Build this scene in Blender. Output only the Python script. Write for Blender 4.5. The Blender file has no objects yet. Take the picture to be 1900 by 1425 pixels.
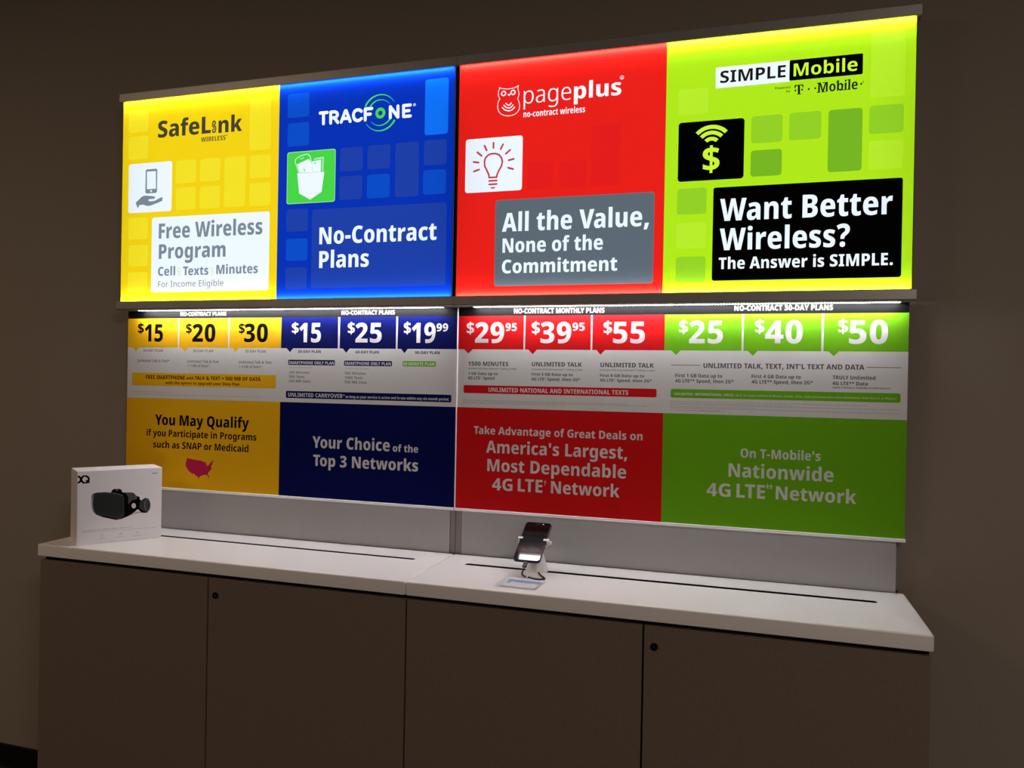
import bpy, bmesh, math, random
from mathutils import Vector, Matrix
from mathutils.geometry import delaunay_2d_cdt

scene = bpy.context.scene
COL = scene.collection

# ------------------------------------------------------------------ camera
cam_data = bpy.data.cameras.new('camera')
cam_data.sensor_fit = 'HORIZONTAL'
cam_data.sensor_width = 36.0
cam_data.lens = 1444.278 / 1900 * 36.0
cam_data.clip_start = 0.05
cam = bpy.data.objects.new('camera', cam_data)
COL.objects.link(cam)
_R = ((0.95518838, -0.29541691, -0.01854728),
      (0.29543864, 0.95536034, -0.00162006),
      (0.01819792, -0.00393212, 0.99982667))
cam.matrix_world = Matrix(((_R[0][0], _R[0][2], -_R[0][1], 0.83148),
                           (_R[1][0], _R[1][2], -_R[1][1], -2.14246),
                           (_R[2][0], _R[2][2], -_R[2][1], 1.46269),
                           (0, 0, 0, 1)))
scene.camera = cam

# ------------------------------------------------------------------ exposure, world, room lamps
vs = scene.view_settings
vs.view_transform = 'Standard'
vs.look = 'None'
vs.gamma = 1.0
vs.exposure = 0.0
vs.use_curve_mapping = False

world = bpy.data.worlds.new('World')
scene.world = world
world.use_nodes = True
bg = world.node_tree.nodes['Background']
bg.inputs[0].default_value = (1.0, 0.82, 0.66, 1)
bg.inputs[1].default_value = 0.06

def room_lamp(name, loc, target, size, power, color):
    d = bpy.data.lights.new(name, 'AREA')
    d.shape = 'RECTANGLE'
    d.size, d.size_y = size
    d.energy = power
    d.color = color
    o = bpy.data.objects.new(name, d)
    COL.objects.link(o)
    o.location = loc
    o.rotation_euler = (Vector(target) - Vector(loc)).to_track_quat('-Z', 'Y').to_euler()
    return o

# dim warm ceiling lamps of the shop, behind and to either side of the camera
room_lamp('ceiling_lamp_right', (2.6, -3.4, 3.0), (2.6, -3.4, 0), (1.2, 0.6), 53.0, (1.0, 0.86, 0.74))
room_lamp('ceiling_lamp_left', (-2.4, -2.6, 3.0), (-2.4, -2.6, 0), (1.2, 0.6), 26.0, (1.0, 0.74, 0.50))

LED_INSIDE = 66.0      # edge strips inside the light boxes
LED_GUIDE = 1.3        # diffuser sheet at the back of the light boxes
LED_UNDER = 125.0       # strips under the light boxes, shining on the plan boards
GLYPHS = {
 'B': {
  ' ': [260],
  '$': [549,"235 30 181 34 132 42 88 54 47 70 47 207 91 188 139 172 188 161 235 155 235 302 178 323 129 346 90 375 60 410 42 453 36 505 42 558 61 601 91 635 131 661 179 679 235 687 235 760 316 760 316 688 366 683 414 674 457 660 498 644 460 525 425 539 389 550 352 558 316 563 316 421 375 400 425 377 464 351 492 318 510 279 515 229 510 180 493 137 466 99 427 68 377 46 316 33 316 -58 235 -58","316 160 343 168 362 180 373 196 377 216 375 230 371 242 363 252 352 261 336 269 316 277","235 562 216 559 201 553 190 545 181 535 176 523 175 510 176 496 181 484 188 474 200 464 215 456 235 448"],
  ',': [308,"232 116 239 105 224 51 204 -7 180 -67 153 -129 26 -129 41 -64 54 0 66 60 75 116"],
  '-': [320,"26 198 26 338 294 338 294 198"],
  '.': [293,"50 78 53 106 62 129 77 147 108 163 148 168 186 163 216 146 231 129 240 106 243 78 240 50 231 27 216 10 185 -7 148 -12 108 -7 77 10 62 27 53 50"],
  '3': [554,"491 552 486 508 471 470 449 438 419 412 384 391 344 376 344 373 394 362 435 344 468 319 491 288 505 249 510 203 507 164 497 128 480 94 456 64 426 39 388 18 344 2 292 -7 233 -10 176 -8 126 -1 80 11 35 28 35 172 79 151 125 137 169 128 210 125 251 128 284 136 306 148 322 166 331 187 334 212 330 240 320 262 301 279 273 291 234 299 182 301 137 301 137 431 183 431 230 434 266 442 294 455 313 473 324 495 328 520 322 550 305 570 278 583 243 587 215 585 188 579 163 571 141 561 121 550 104 539 36 653 82 682 134 705 173 715 218 722 269 724 333 719 388 704 432 679 464 644 484 602"],
  '?': [461,"132 242 132 282 134 312 139 339 149 363 164 386 186 409 213 431 240 452 259 470 272 486 280 501 285 517 286 534 281 557 267 575 244 586 214 589 177 586 140 577 101 561 59 540 2 659 54 686 108 707 165 720 226 724 290 719 344 703 386 676 417 640 436 597 442 547 439 509 431 475 416 444 395 416 368 389 333 361 309 342 290 325 277 311 269 297 265 283 263 266 263 242","110 76 113 104 122 127 136 144 166 159 203 165 238 160 267 144 282 127 290 105 293 76 290 48 281 26 267 9 238 -7 203 -12 166 -7 136 9 122 26 113 49"],
  'A': [663,"481 0 440 152 224 152 182 0 0 0 222 716 439 716 663 0","368 439 363 461 357 488 349 519 342 550 336 579 331 602 327 578 321 551 315 521 308 492 302 464 296 440 257 292 407 292"],
  'B': [632,"303 714 369 711 425 703 471 689 508 670 535 645 555 614 567 578 571 536 567 495 556 460 538 430 516 407 490 390 461 379 461 374 493 363 523 347 549 325 569 295 582 256 586 208 583 167 572 130 555 97 532 68 503 44 468 25 427 11 382 3 332 0 75 0 75 714","307 433 337 436 361 443 378 455 394 480 400 512 394 543 376 565 357 575 332 581 302 583 243 583 243 433","243 307 243 133 317 133 348 136 373 144 391 157 407 185 413 222 410 245 403 265 390 283 371 296 346 304 312 307"],
  'C': [602,"373 584 339 580 309 568 284 549 262 522 245 489 233 450 225 405 223 355 227 288 240 232 262 188 293 156 332 137 381 130 423 133 464 142 504 156 545 172 545 28 502 11 458 -1 411 -8 360 -10 294 -5 236 10 186 35 144 69 109 111 83 162 64 220 53 285 49 356 55 433 71 504 97 567 133 621 178 665 233 697 275 712 320 721 370 724 421 721 472 712 523 697 573 676 522 541 487 558 451 572 413 581"],
  'E': [517,"469 0 75 0 75 714 469 714 469 576 243 576 243 439 453 439 453 301 243 301 243 139 469 139"],
  'F': [503,"241 0 75 0 75 714 467 714 467 576 241 576 241 414 451 414 451 276 241 276"],
  'H': [712,"637 0 469 0 469 301 243 301 243 0 75 0 75 714 243 714 243 441 469 441 469 714 637 714"],
  'I': [397,"364 0 33 0 33 94 114 126 114 589 33 620 33 714 364 714 364 620 283 589 283 126 364 94"],
  'L': [526,"75 0 75 714 243 714 243 139 497 139 497 0"],
  'M': [907,"375 0 222 526 218 526 220 500 222 470 223 437 225 402 226 368 227 335 227 0 75 0 75 714 302 714 453 211 456 211 606 714 832 714 832 0 675 0 675 338 676 370 676 403 678 437 679 470 681 499 682 525 678 525 525 0"],
  'N': [767,"692 0 480 0 222 505 218 505 220 477 222 446 224 414 225 383 226 352 226 325 226 0 75 0 75 714 286 714 543 216 547 216 545 243 544 273 542 304 541 335 540 364 540 390 540 714 692 714"],
  'P': [591,"300 714 360 710 412 699 456 681 492 656 519 624 539 585 551 541 555 490 551 442 541 396 523 355 496 318 461 287 416 264 361 250 295 245 243 245 243 0 75 0 75 714","292 576 243 576 243 383 280 383 310 386 336 394 357 407 373 426 383 453 387 486 381 524 364 553 346 566 322 573"],
  'Q': [739,"689 358 685 283 673 215 652 154 623 102 584 60 536 27 694 -170 488 -170 376 -10 373 -10 371 -10 368 -10 366 -10 314 -7 267 2 225 16 171 48 126 92 92 145 68 208 54 280 49 359 53 431 65 496 84 554 111 605 147 647 190 681 242 705 302 720 370 725 439 720 499 705 550 681 594 647 629 605 655 554 674 496 686 430","225 358 229 292 240 236 260 192 288 159 324 139 370 132 402 135 429 144 452 159 480 191 499 236 510 291 513 358 510 425 498 481 480 526 461 552 436 570 406 581 370 585 339 582 311 573 288 558 260 525 240 481 229 425"],
  'R': [626,"288 714 345 711 396 704 440 690 477 672 507 649 530 621 547 587 557 549 560 505 557 462 546 424 529 390 506 360 477 335 443 313 632 0 442 0 299 269 243 269 243 0 75 0 75 714","285 582 243 582 243 397 285 397 329 403 362 421 377 439 387 465 390 497 387 522 379 544 365 560 345 572 318 579"],
  'S': [535,"502 212 494 154 473 101 450 70 422 43 387 20 345 3 298 -7 243 -10 203 -9 167 -6 134 0 102 8 72 19 41 33 41 189 92 165 144 147 196 136 244 132 272 134 294 141 311 151 323 164 331 179 333 197 330 217 322 234 307 249 284 265 252 282 210 302 163 328 122 355 90 385 66 422 51 466 46 520 49 561 60 598 77 631 100 659 128 682 163 700 223 718 292 724 351 721 405 710 454 694 499 675 449 540 408 558 367 572 328 581 290 584 266 582 247 577 232 568 222 557 215 543 213 527 216 508 225 491 241 475 265 460 298 441 343 420 390 395 429 368 460 338 483 303 497 262"],
  'T': [544,"356 0 188 0 188 574 20 574 20 714 523 714 523 574 356 574"],
  'V': [636,"636 714 414 0 220 0 0 714 184 714 284 335 290 311 297 281 303 250 310 219 315 191 317 167 321 191 326 219 331 249 338 280 344 309 350 334 452 714"],
  'W': [952,"942 714 775 0 581 0 506 329 503 345 499 365 495 387 490 411 486 436 482 460 479 483 476 503 474 484 471 462 467 438 463 413 459 389 454 366 450 346 447 329 372 0 178 0 10 714 174 714 250 352 254 334 258 312 263 287 268 261 272 234 277 208 280 184 283 163 287 192 292 224 298 257 304 290 310 322 317 353 323 380 328 403 400 714 552 714 623 402 629 379 635 352 641 321 647 288 653 255 659 222 664 191 667 163 671 191 676 224 682 258 689 293 695 325 700 352 777 714"],
  'Y': [603,"302 435 424 714 603 714 386 277 386 0 217 0 217 272 0 714 180 714"],
  'a': [573,"306 560 366 554 416 537 457 510 486 471 504 422 510 363 510 0 394 0 364 73 360 73 339 47 316 26 291 10 263 -1 230 -8 191 -10 147 -5 109 11 77 36 54 71 39 114 35 165 38 206 49 242 67 271 92 296 136 320 193 336 261 344 346 347 346 361 341 397 328 420 306 434 276 438 243 436 208 427 172 414 134 398 87 511 134 532 186 547 243 557","301 248 268 245 243 238 224 227 207 204 201 173 205 146 217 126 235 115 259 111 293 117 321 136 340 166 346 204 346 250"],
  'c': [495,"295 -10 245 -7 200 3 160 20 125 43 95 74 72 112 55 158 45 211 41 272 45 332 56 385 74 431 99 470 130 502 166 527 208 545 254 556 305 560 351 557 394 550 434 537 470 521 423 396 393 408 365 418 337 425 308 427 279 422 255 410 235 388 220 358 211 320 208 273 211 226 220 189 235 160 255 140 280 128 309 124 347 127 384 136 420 150 454 169 454 35 421 16 384 2 342 -7"],
  'e': [567,"290 560 337 556 380 547 418 531 450 509 478 480 499 446 515 406 525 361 528 309 528 230 206 230 211 196 221 167 238 144 262 126 292 116 328 112 373 115 414 122 454 135 496 154 496 30 456 12 414 0 365 -8 308 -10 256 -7 209 4 167 21 130 45 99 76 74 114 56 160 45 212 41 272 45 332 55 385 72 432 95 471 124 503 158 527 198 545 242 556","295 442 262 436 236 417 222 397 214 371 209 339 376 339 374 368 367 393 355 413 339 429 319 439"],
  'f': [374,"365 423 254 423 254 0 89 0 89 423 17 423 17 506 92 549 92 562 96 626 110 678 133 717 167 744 211 760 266 765 302 763 335 759 367 751 400 741 365 628 350 633 334 636 317 638 300 639 279 635 265 623 256 601 254 570 254 550 365 550"],
  'g': [601,"234 560 281 555 320 539 351 514 377 481 382 481 395 550 536 550 536 10 533 -42 523 -87 507 -127 484 -161 454 -189 417 -211 373 -227 322 -237 263 -240 207 -238 157 -232 111 -221 68 -205 68 -66 113 -85 157 -98 204 -105 256 -108 291 -105 320 -97 342 -84 359 -65 369 -41 372 -11 372 0 373 15 374 33 375 53 377 71 372 71 348 37 317 12 279 -5 231 -10 190 -5 154 8 121 31 93 64 71 104 54 153 45 209 41 273 45 338 55 395 71 444 94 485 122 518 155 541 192 555","290 428 266 424 245 410 229 389 217 358 211 319 208 271 211 224 218 186 229 158 246 138 267 125 293 121 315 123 333 130 349 140 361 154 370 172 376 195 380 222 381 254 381 278 379 324 372 362 361 391 344 412 321 424"],
  'h': [618,"229 623 228 579 226 540 223 508 220 481 229 481 246 506 266 526 289 541 314 552 342 558 373 560 424 554 468 538 504 511 532 472 545 440 552 402 555 359 555 0 390 0 390 311 388 346 383 375 374 397 361 413 344 423 322 426 290 421 266 406 249 381 237 348 231 304 229 252 229 0 65 0 65 760 229 760"],
  'i': [295,"230 550 230 0 65 0 65 550","148 769 183 764 211 751 225 737 234 716 236 689 234 663 225 643 211 628 183 615 148 610 113 615 85 628 71 643 63 663 60 689 63 716 71 737 85 751 113 764"],
  'k': [595,"229 443 229 409 227 373 224 337 221 304 224 304 232 317 241 331 251 346 261 361 270 375 279 386 402 550 584 550 402 317 595 0 409 0 287 209 229 162 229 0 65 0 65 760 229 760"],
  'l': [294,"229 0 65 0 65 760 229 760"],
  'm': [923,"683 560 737 554 781 538 816 512 835 484 850 449 858 407 861 359 861 0 697 0 697 311 695 348 689 377 680 399 659 419 630 426 601 421 579 408 563 385 553 354 547 314 545 267 545 0 380 0 380 311 379 347 373 376 364 398 352 414 336 423 315 426 285 421 263 406 247 381 236 347 231 303 229 250 229 0 65 0 65 550 191 550 213 481 219 481 235 504 255 523 279 539 307 550 338 557 374 560 426 555 467 539 500 514 524 482 531 482 559 515 594 540 636 555"],
  'n': [618,"374 560 426 554 470 538 506 511 528 483 543 449 552 407 555 359 555 0 391 0 391 311 389 346 384 375 375 397 362 413 344 423 321 426 289 421 265 407 248 383 237 349 231 305 229 251 229 0 65 0 65 550 191 550 212 478 219 478 237 502 258 523 283 539 310 550 341 557"],
  'o': [593,"551 276 547 215 535 159 514 110 486 68 450 35 406 10 354 -5 295 -10 240 -5 190 10 147 35 110 68 81 109 59 158 46 214 41 276 45 333 55 383 71 428 94 467 123 500 158 526 199 545 246 556 298 560 346 556 390 545 430 527 465 502 495 470 519 431 537 386 548 334","208 276 211 229 217 189 229 158 246 135 269 122 297 117 326 122 348 135 364 158 376 189 382 229 384 276 382 324 376 362 364 393 347 415 325 428 296 433 268 428 246 415 229 393 218 362 211 323"],
  'p': [601,"370 560 411 555 449 541 481 518 509 486 531 446 546 397 556 340 559 276 556 217 548 166 535 120 516 81 494 48 467 23 437 5 403 -6 367 -10 334 -8 306 0 282 11 261 25 244 42 229 61 223 61 225 38 227 14 228 -9 229 -33 229 -240 65 -240 65 550 198 550 221 479 229 479 245 503 264 522 285 538 309 550 337 557","312 428 285 424 264 413 248 394 238 368 231 334 229 291 229 271 231 227 237 191 247 162 263 142 285 129 313 125 337 129 357 141 373 162 383 191 390 229 392 276 390 324 383 362 372 392 356 412 336 424"],
  'r': [430,"364 560 379 559 394 558 408 556 419 554 404 394 393 396 380 398 365 399 345 400 324 398 303 394 284 386 266 373 251 357 239 335 232 309 229 276 229 0 65 0 65 550 189 550 214 460 221 460 237 486 257 510 280 530 306 546 335 556"],
  's': [473,"437 166 431 116 414 72 384 37 342 11 308 -1 267 -8 221 -10 170 -8 125 -3 82 7 40 21 40 161 84 142 130 128 174 119 212 116 242 119 263 126 276 138 280 155 277 167 271 178 258 189 239 200 210 214 170 232 130 251 98 273 72 298 53 327 42 361 39 401 45 448 64 488 95 519 137 542 188 555 247 560 296 557 341 548 386 534 431 515 386 402 351 418 314 431 280 439 250 442 227 440 210 434 199 423 196 410 198 399 204 389 216 379 235 368 263 355 301 338 342 318 375 296 402 272 421 243 433 208"],
  't': [410,"302 123 324 125 344 128 364 134 385 141 385 18 357 7 326 -2 292 -8 251 -10 203 -6 162 8 129 31 105 66 93 96 87 133 84 176 84 423 20 423 20 497 98 547 141 663 249 663 249 550 377 550 377 423 249 423 249 185 253 158 263 139 280 127"],
  'u': [618,"553 550 553 0 427 0 407 69 398 69 380 44 358 24 333 9 305 -2 275 -8 243 -10 193 -5 149 12 113 39 86 78 73 111 65 149 63 192 63 550 227 550 227 239 231 189 243 154 256 137 273 128 295 125 328 129 353 144 370 168 381 202 387 243 389 293 389 550"],
  'w': [835,"445 255 440 282 434 310 429 340 425 368 421 393 418 413 415 413 412 392 408 367 403 338 398 308 392 279 386 251 327 0 150 0 10 550 173 550 218 334 224 308 229 277 234 245 238 213 242 182 244 153 247 153 249 173 252 196 255 219 259 243 263 266 268 288 271 307 274 323 327 550 510 550 560 320 565 295 570 267 576 238 581 208 585 179 588 154 591 154 594 181 597 211 601 243 606 275 611 305 616 331 665 550 825 550 684 0 504 0"],
  'x': [565,"173 281 15 550 199 550 283 389 367 550 551 550 392 280 558 0 374 0 282 173 190 0 7 0"],
  'y': [555,"0 550 173 550 260 253 264 240 267 227 270 212 273 198 275 184 277 171 281 171 284 191 288 212 293 232 299 253 385 550 554 550 349 -43 325 -103 296 -153 263 -191 223 -218 175 -235 117 -240 95 -239 75 -238 58 -235 43 -232 43 -99 55 -101 68 -103 82 -104 96 -105 122 -102 143 -94 159 -80 173 -62 184 -39 195 -12 202 6"],
 },
 'R': {
  ' ': [260],
  '"': [435,"85 456 65 714 180 714 160 456","275 456 255 714 370 714 350 456"],
  '$': [536,"235 43 183 47 134 54 90 65 53 79 53 179 92 163 138 149 187 139 235 134 235 321 178 341 132 364 96 391 70 423 54 462 49 508 55 555 72 595 100 627 137 652 182 669 235 677 235 759 301 759 301 678 349 674 393 666 434 654 471 639 442 553 409 565 374 576 338 583 301 588 301 403 359 382 406 360 443 335 469 306 485 269 491 223 485 178 469 139 442 105 405 78 358 59 301 47 301 -58 235 -58","301 139 341 149 369 165 385 188 391 215 389 235 382 252 371 266 355 278 331 289 301 299","235 586 208 582 187 574 171 563 159 549 152 532 149 513 151 492 157 475 168 460 184 447 206 436 235 426"],
  '&': [682,"285 724 335 720 376 706 411 683 436 651 451 613 456 567 452 528 441 492 422 460 381 418 330 378 476 221 495 251 510 286 521 324 530 365 644 365 629 303 608 244 582 189 549 142 683 0 538 0 472 72 444 49 413 29 381 13 344 0 303 -7 255 -10 193 -4 140 14 98 44 67 83 48 132 42 188 46 233 58 272 78 306 105 338 140 367 180 394 161 420 143 446 128 473 116 502 109 533 106 567 111 612 127 650 154 682 190 705 233 720","241 326 216 308 195 288 179 268 167 246 160 222 157 194 160 163 170 137 186 115 208 99 234 89 265 86 309 90 347 103 379 122 406 145","283 640 254 636 231 621 216 598 211 566 215 534 226 504 245 475 269 445 307 473 332 502 347 533 352 568 347 598 333 621 311 636"],
  '(': [318,"40 274 44 355 56 434 76 510 104 583 141 651 187 714 288 714 246 649 211 580 184 507 164 431 152 354 148 275 152 198 164 122 184 47 211 -26 245 -94 287 -158 187 -158 141 -97 104 -31 76 41 56 116 44 194"],
  ')': [318,"278 274 274 194 262 116 242 41 214 -31 177 -97 131 -158 31 -158 73 -94 107 -26 135 47 154 122 166 198 170 275 166 354 154 431 135 507 107 580 72 649 30 714 131 714 177 651 214 583 242 510 262 434 274 355"],
  '*': [509,"307 760 289 589 458 638 474 536 313 523 421 383 328 330 253 484 183 331 88 383 193 523 34 536 52 638 219 589 200 760"],
  '+': [538,"312 396 493 396 493 310 312 310 312 113 225 113 225 310 44 310 44 396 225 396 225 594 312 594"],
  '-': [312,"33 218 33 319 279 319 279 218"],
  '.': [276,"65 62 70 96 86 119 109 132 138 136 166 132 190 119 206 96 211 62 206 28 190 4 166 -9 138 -13 109 -9 86 4 70 28"],
  '0': [538,"494 357 491 276 482 203 466 141 443 88 412 46 373 15 325 -4 268 -10 221 -5 179 8 143 31 112 63 88 104 68 154 55 213 46 281 44 357 46 432 54 499 66 558 84 608 108 649 139 682 175 706 218 720 268 725 316 720 358 706 395 682 425 649 450 608 469 557 483 499 491 432","156 357 157 300 161 249 167 206 176 169 187 139 202 115 220 99 242 89 268 85 294 89 316 98 334 115 349 138 361 168 370 206 376 249 380 300 381 357 380 415 376 465 370 508 361 545 349 575 334 599 316 616 294 626 268 629 242 626 221 616 202 599 187 576 176 545 167 509 161 465 157 415"],
  '1': [538,"364 0 253 0 253 459 253 482 253 504 254 526 255 547 255 569 256 590 244 577 232 565 219 553 204 538 131 476 70 547 267 714 364 714"],
  '2': [538,"489 0 40 0 40 84 210 274 257 327 293 371 321 411 340 448 351 485 355 526 351 556 342 581 326 601 305 616 280 625 251 628 211 623 175 611 140 590 103 561 43 636 73 661 104 682 137 700 174 713 214 721 258 724 319 718 370 700 411 672 442 634 461 588 468 535 463 481 448 431 424 383 391 336 349 286 299 232 180 103 180 98 489 98"],
  '3': [538,"468 549 463 506 450 468 429 436 401 410 366 390 326 376 326 372 375 361 415 343 446 317 469 285 482 247 487 202 480 144 458 92 436 63 408 37 373 17 331 2 283 -7 227 -10 175 -8 127 -2 83 10 40 27 40 129 84 109 129 95 175 86 219 83 267 87 306 98 334 116 353 141 365 171 369 206 364 242 350 271 326 293 292 309 249 318 195 322 140 322 140 414 197 414 245 418 285 429 316 447 338 471 351 501 356 534 352 563 343 586 327 605 305 619 278 627 247 630 216 628 188 623 162 614 138 603 115 590 93 576 42 653 85 681 134 704 191 719 257 724 320 719 372 703 414 676 444 641 462 598"],
  '4': [538,"520 154 430 154 430 0 320 0 320 154 19 154 19 245 318 717 430 717 430 248 520 248","320 447 321 466 321 485 322 503 322 522 323 539 324 555 324 570 325 582 321 582 312 561 302 541 292 522 282 504 121 248 320 248"],
  '5': [538,"270 446 331 440 384 420 427 389 460 346 475 312 484 274 487 231 483 183 473 140 457 102 434 69 405 41 370 19 329 3 283 -7 230 -10 180 -8 133 -1 91 11 56 27 56 129 94 111 137 96 183 87 226 84 268 88 304 100 333 120 355 148 368 183 372 224 368 263 356 295 336 320 307 339 270 350 224 354 197 353 168 349 140 344 116 338 69 369 94 714 440 714 440 615 189 615 175 436 195 440 217 443 242 445"],
  '6': [538,"47 304 49 369 56 431 67 491 84 546 109 596 140 639 181 675 230 702 289 718 360 724 382 723 406 722 429 719 448 715 448 621 429 626 409 629 386 631 362 632 310 627 266 613 231 590 203 560 183 522 168 478 159 428 154 373 160 373 175 396 193 416 215 432 242 445 272 453 307 456 361 449 408 429 445 396 473 352 490 297 496 233 493 186 484 143 470 104 450 71 425 43 395 20 361 3 322 -7 279 -10 231 -5 186 9 147 34 112 68 85 112 64 166 51 230","277 84 308 88 334 100 356 120 372 149 382 186 386 231 383 270 374 303 359 330 338 350 312 361 279 365 245 361 216 348 192 329 175 305 164 278 160 250 162 220 167 191 176 163 189 138 205 116 225 99 249 88"],
  '7': [538,"117 0 377 615 40 615 40 714 495 714 495 635 236 0"],
  'A': [609,"488 0 423 199 185 199 120 0 0 0 240 716 368 716 608 0","335 496 331 512 325 533 319 556 313 580 308 602 303 620 299 599 294 577 289 555 284 534 278 514 274 496 212 298 396 298"],
  'B': [610,"288 714 366 709 430 695 479 672 514 639 535 594 542 538 539 497 528 461 510 432 486 408 456 390 421 379 421 374 459 363 493 347 522 324 543 293 557 254 561 205 558 164 549 127 533 95 511 66 484 43 451 24 414 11 372 3 325 0 85 0 85 714","298 417 340 420 374 429 397 444 413 465 422 492 425 524 422 554 411 579 392 597 366 610 332 618 289 621 199 621 199 417","199 326 199 94 310 94 353 97 388 108 412 126 429 150 439 179 442 214 439 246 429 273 411 296 384 312 349 323 303 326"],
  'C': [585,"371 626 327 621 287 607 253 584 225 552 203 513 187 467 177 414 174 356 176 303 184 255 196 213 214 175 236 145 264 120 296 102 333 92 374 88 416 90 455 97 493 108 530 120 530 21 492 7 452 -2 409 -8 359 -10 296 -5 240 10 191 35 150 69 116 111 89 162 70 221 59 286 55 357 60 434 76 504 101 567 136 621 181 665 235 697 276 712 321 721 370 724 419 722 468 713 514 700 556 681 517 588 484 602 449 615 412 623"],
  'D': [673,"618 367 614 290 600 223 578 164 547 114 508 73 461 41 407 18 345 5 277 0 85 0 85 714 293 714 358 710 416 696 468 674 513 644 550 605 580 557 601 502 614 438","500 362 497 417 489 465 475 506 456 540 432 568 403 590 369 605 330 615 286 618 199 618 199 97 271 97 342 104 399 126 443 163 474 215 493 281"],
  'E': [513,"460 0 85 0 85 714 460 714 460 617 199 617 199 420 444 420 444 324 199 324 199 98 460 98"],
  'F': [486,"198 0 85 0 85 714 459 714 459 617 198 617 198 392 442 392 442 295 198 295"],
  'G': [680,"369 388 614 388 614 28 558 12 501 0 440 -8 373 -10 309 -5 251 10 200 34 156 68 120 111 92 161 72 220 59 286 55 358 60 429 73 493 95 551 126 602 165 644 212 679 267 704 330 719 400 724 456 721 509 713 558 699 603 680 564 586 526 602 485 615 443 623 398 626 352 623 311 612 275 593 244 568 219 537 199 500 185 457 176 409 173 356 179 281 196 216 214 178 237 147 266 121 301 103 342 91 390 88 423 89 453 92 479 96 503 102 503 291 369 291"],
  'H': [690,"605 0 491 0 491 323 199 323 199 0 85 0 85 714 199 714 199 421 491 421 491 714 605 714"],
  'I': [347,"309 0 36 0 36 65 116 87 116 626 36 649 36 714 309 714 309 649 230 626 230 87 309 65"],
  'L': [494,"85 0 85 714 199 714 199 98 470 98 470 0"],
  'M': [869,"382 0 186 588 182 588 184 563 186 534 187 503 188 471 189 438 190 406 190 0 85 0 85 714 246 714 433 156 436 156 625 714 785 714 785 0 675 0 675 410 676 440 676 471 677 503 679 533 681 562 682 588 678 588 481 0"],
  'N': [724,"639 0 501 0 186 563 182 563 184 536 185 507 187 476 188 445 189 414 189 383 189 0 85 0 85 714 223 714 537 156 541 156 540 180 538 209 537 240 535 272 534 303 534 331 534 714 639 714"],
  'O': [722,"667 358 662 279 648 208 624 145 591 92 549 48 496 16 456 2 411 -7 361 -10 311 -7 265 2 225 17 172 49 129 92 96 146 73 209 60 280 55 359 59 431 70 496 89 554 115 605 149 647 190 680 240 705 297 720 362 725 427 720 483 704 532 679 574 644 607 601 633 550 652 492 663 428","174 358 177 304 183 255 194 213 210 176 231 145 256 120 286 103 321 92 361 88 401 92 436 103 466 120 491 144 511 175 527 212 538 255 545 304 547 358 542 437 527 503 502 557 467 596 420 619 362 627 322 623 286 613 256 595 231 571 210 540 194 504 183 461 177 412"],
  'P': [568,"274 714 353 708 417 689 465 659 499 616 519 563 526 499 522 453 512 409 494 370 467 335 431 307 386 285 331 272 264 267 199 267 199 0 85 0 85 714","267 618 199 618 199 363 253 363 301 367 340 377 371 394 393 419 406 453 410 496 406 534 395 564 376 588 348 605 312 615"],
  'R': [591,"273 714 328 711 375 704 416 691 451 673 479 651 500 623 516 590 525 552 528 509 524 462 511 421 491 387 465 359 435 336 400 318 583 0 454 0 299 287 199 287 199 0 85 0 85 714","270 619 199 619 199 379 274 379 316 382 351 393 377 410 396 434 408 466 411 504 408 541 396 570 377 592 350 607 314 616"],
  'S': [517,"477 199 473 159 464 123 448 90 426 61 398 36 365 16 326 2 282 -7 234 -10 197 -9 162 -6 129 -1 99 6 71 15 45 26 45 135 88 117 136 102 186 92 235 89 274 92 306 101 330 117 348 137 359 161 362 189 359 217 349 240 332 261 306 280 269 300 220 322 170 346 129 372 96 402 72 438 57 482 52 534 55 571 65 605 80 636 114 673 160 701 214 718 277 724 331 721 380 712 426 699 466 682 432 587 394 602 355 615 315 623 276 626 242 623 215 614 194 601 179 583 169 561 166 536 170 508 179 484 197 464 222 445 258 426 305 404 356 380 399 353 432 323 457 289 472 248"],
  'T': [517,"315 0 202 0 202 616 13 616 13 714 503 714 503 616 315 616"],
  'U': [680,"600 251 597 201 587 155 571 113 548 77 519 47 484 22 442 4 393 -6 338 -10 260 -2 196 21 145 59 109 111 87 175 79 251 79 714 193 714 193 252 197 202 210 162 230 130 259 107 296 93 341 88 387 93 424 108 452 131 471 164 483 205 486 253 486 714 600 714"],
  'V': [580,"580 714 352 0 227 0 0 714 122 714 253 276 260 250 268 223 274 196 280 169 285 144 289 121 294 144 299 170 305 196 312 224 319 251 327 277 458 714"],
  'Y': [543,"272 389 422 714 543 714 329 277 329 0 215 0 215 273 0 714 122 714"],
  'a': [536,"279 550 336 545 382 530 418 504 444 468 459 421 464 364 464 0 384 0 364 75 360 75 339 49 317 27 293 11 265 -1 233 -8 195 -10 152 -5 114 9 82 33 59 66 45 106 40 154 46 205 66 247 98 280 143 305 201 321 271 328 354 331 354 358 352 393 344 420 331 440 303 458 264 464 230 461 195 453 160 440 126 425 93 505 133 523 178 538 227 547","292 256 246 252 210 242 185 228 167 209 157 185 154 157 159 121 175 96 200 81 232 76 265 80 294 91 320 110 339 137 350 170 354 211 354 259"],
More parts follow.
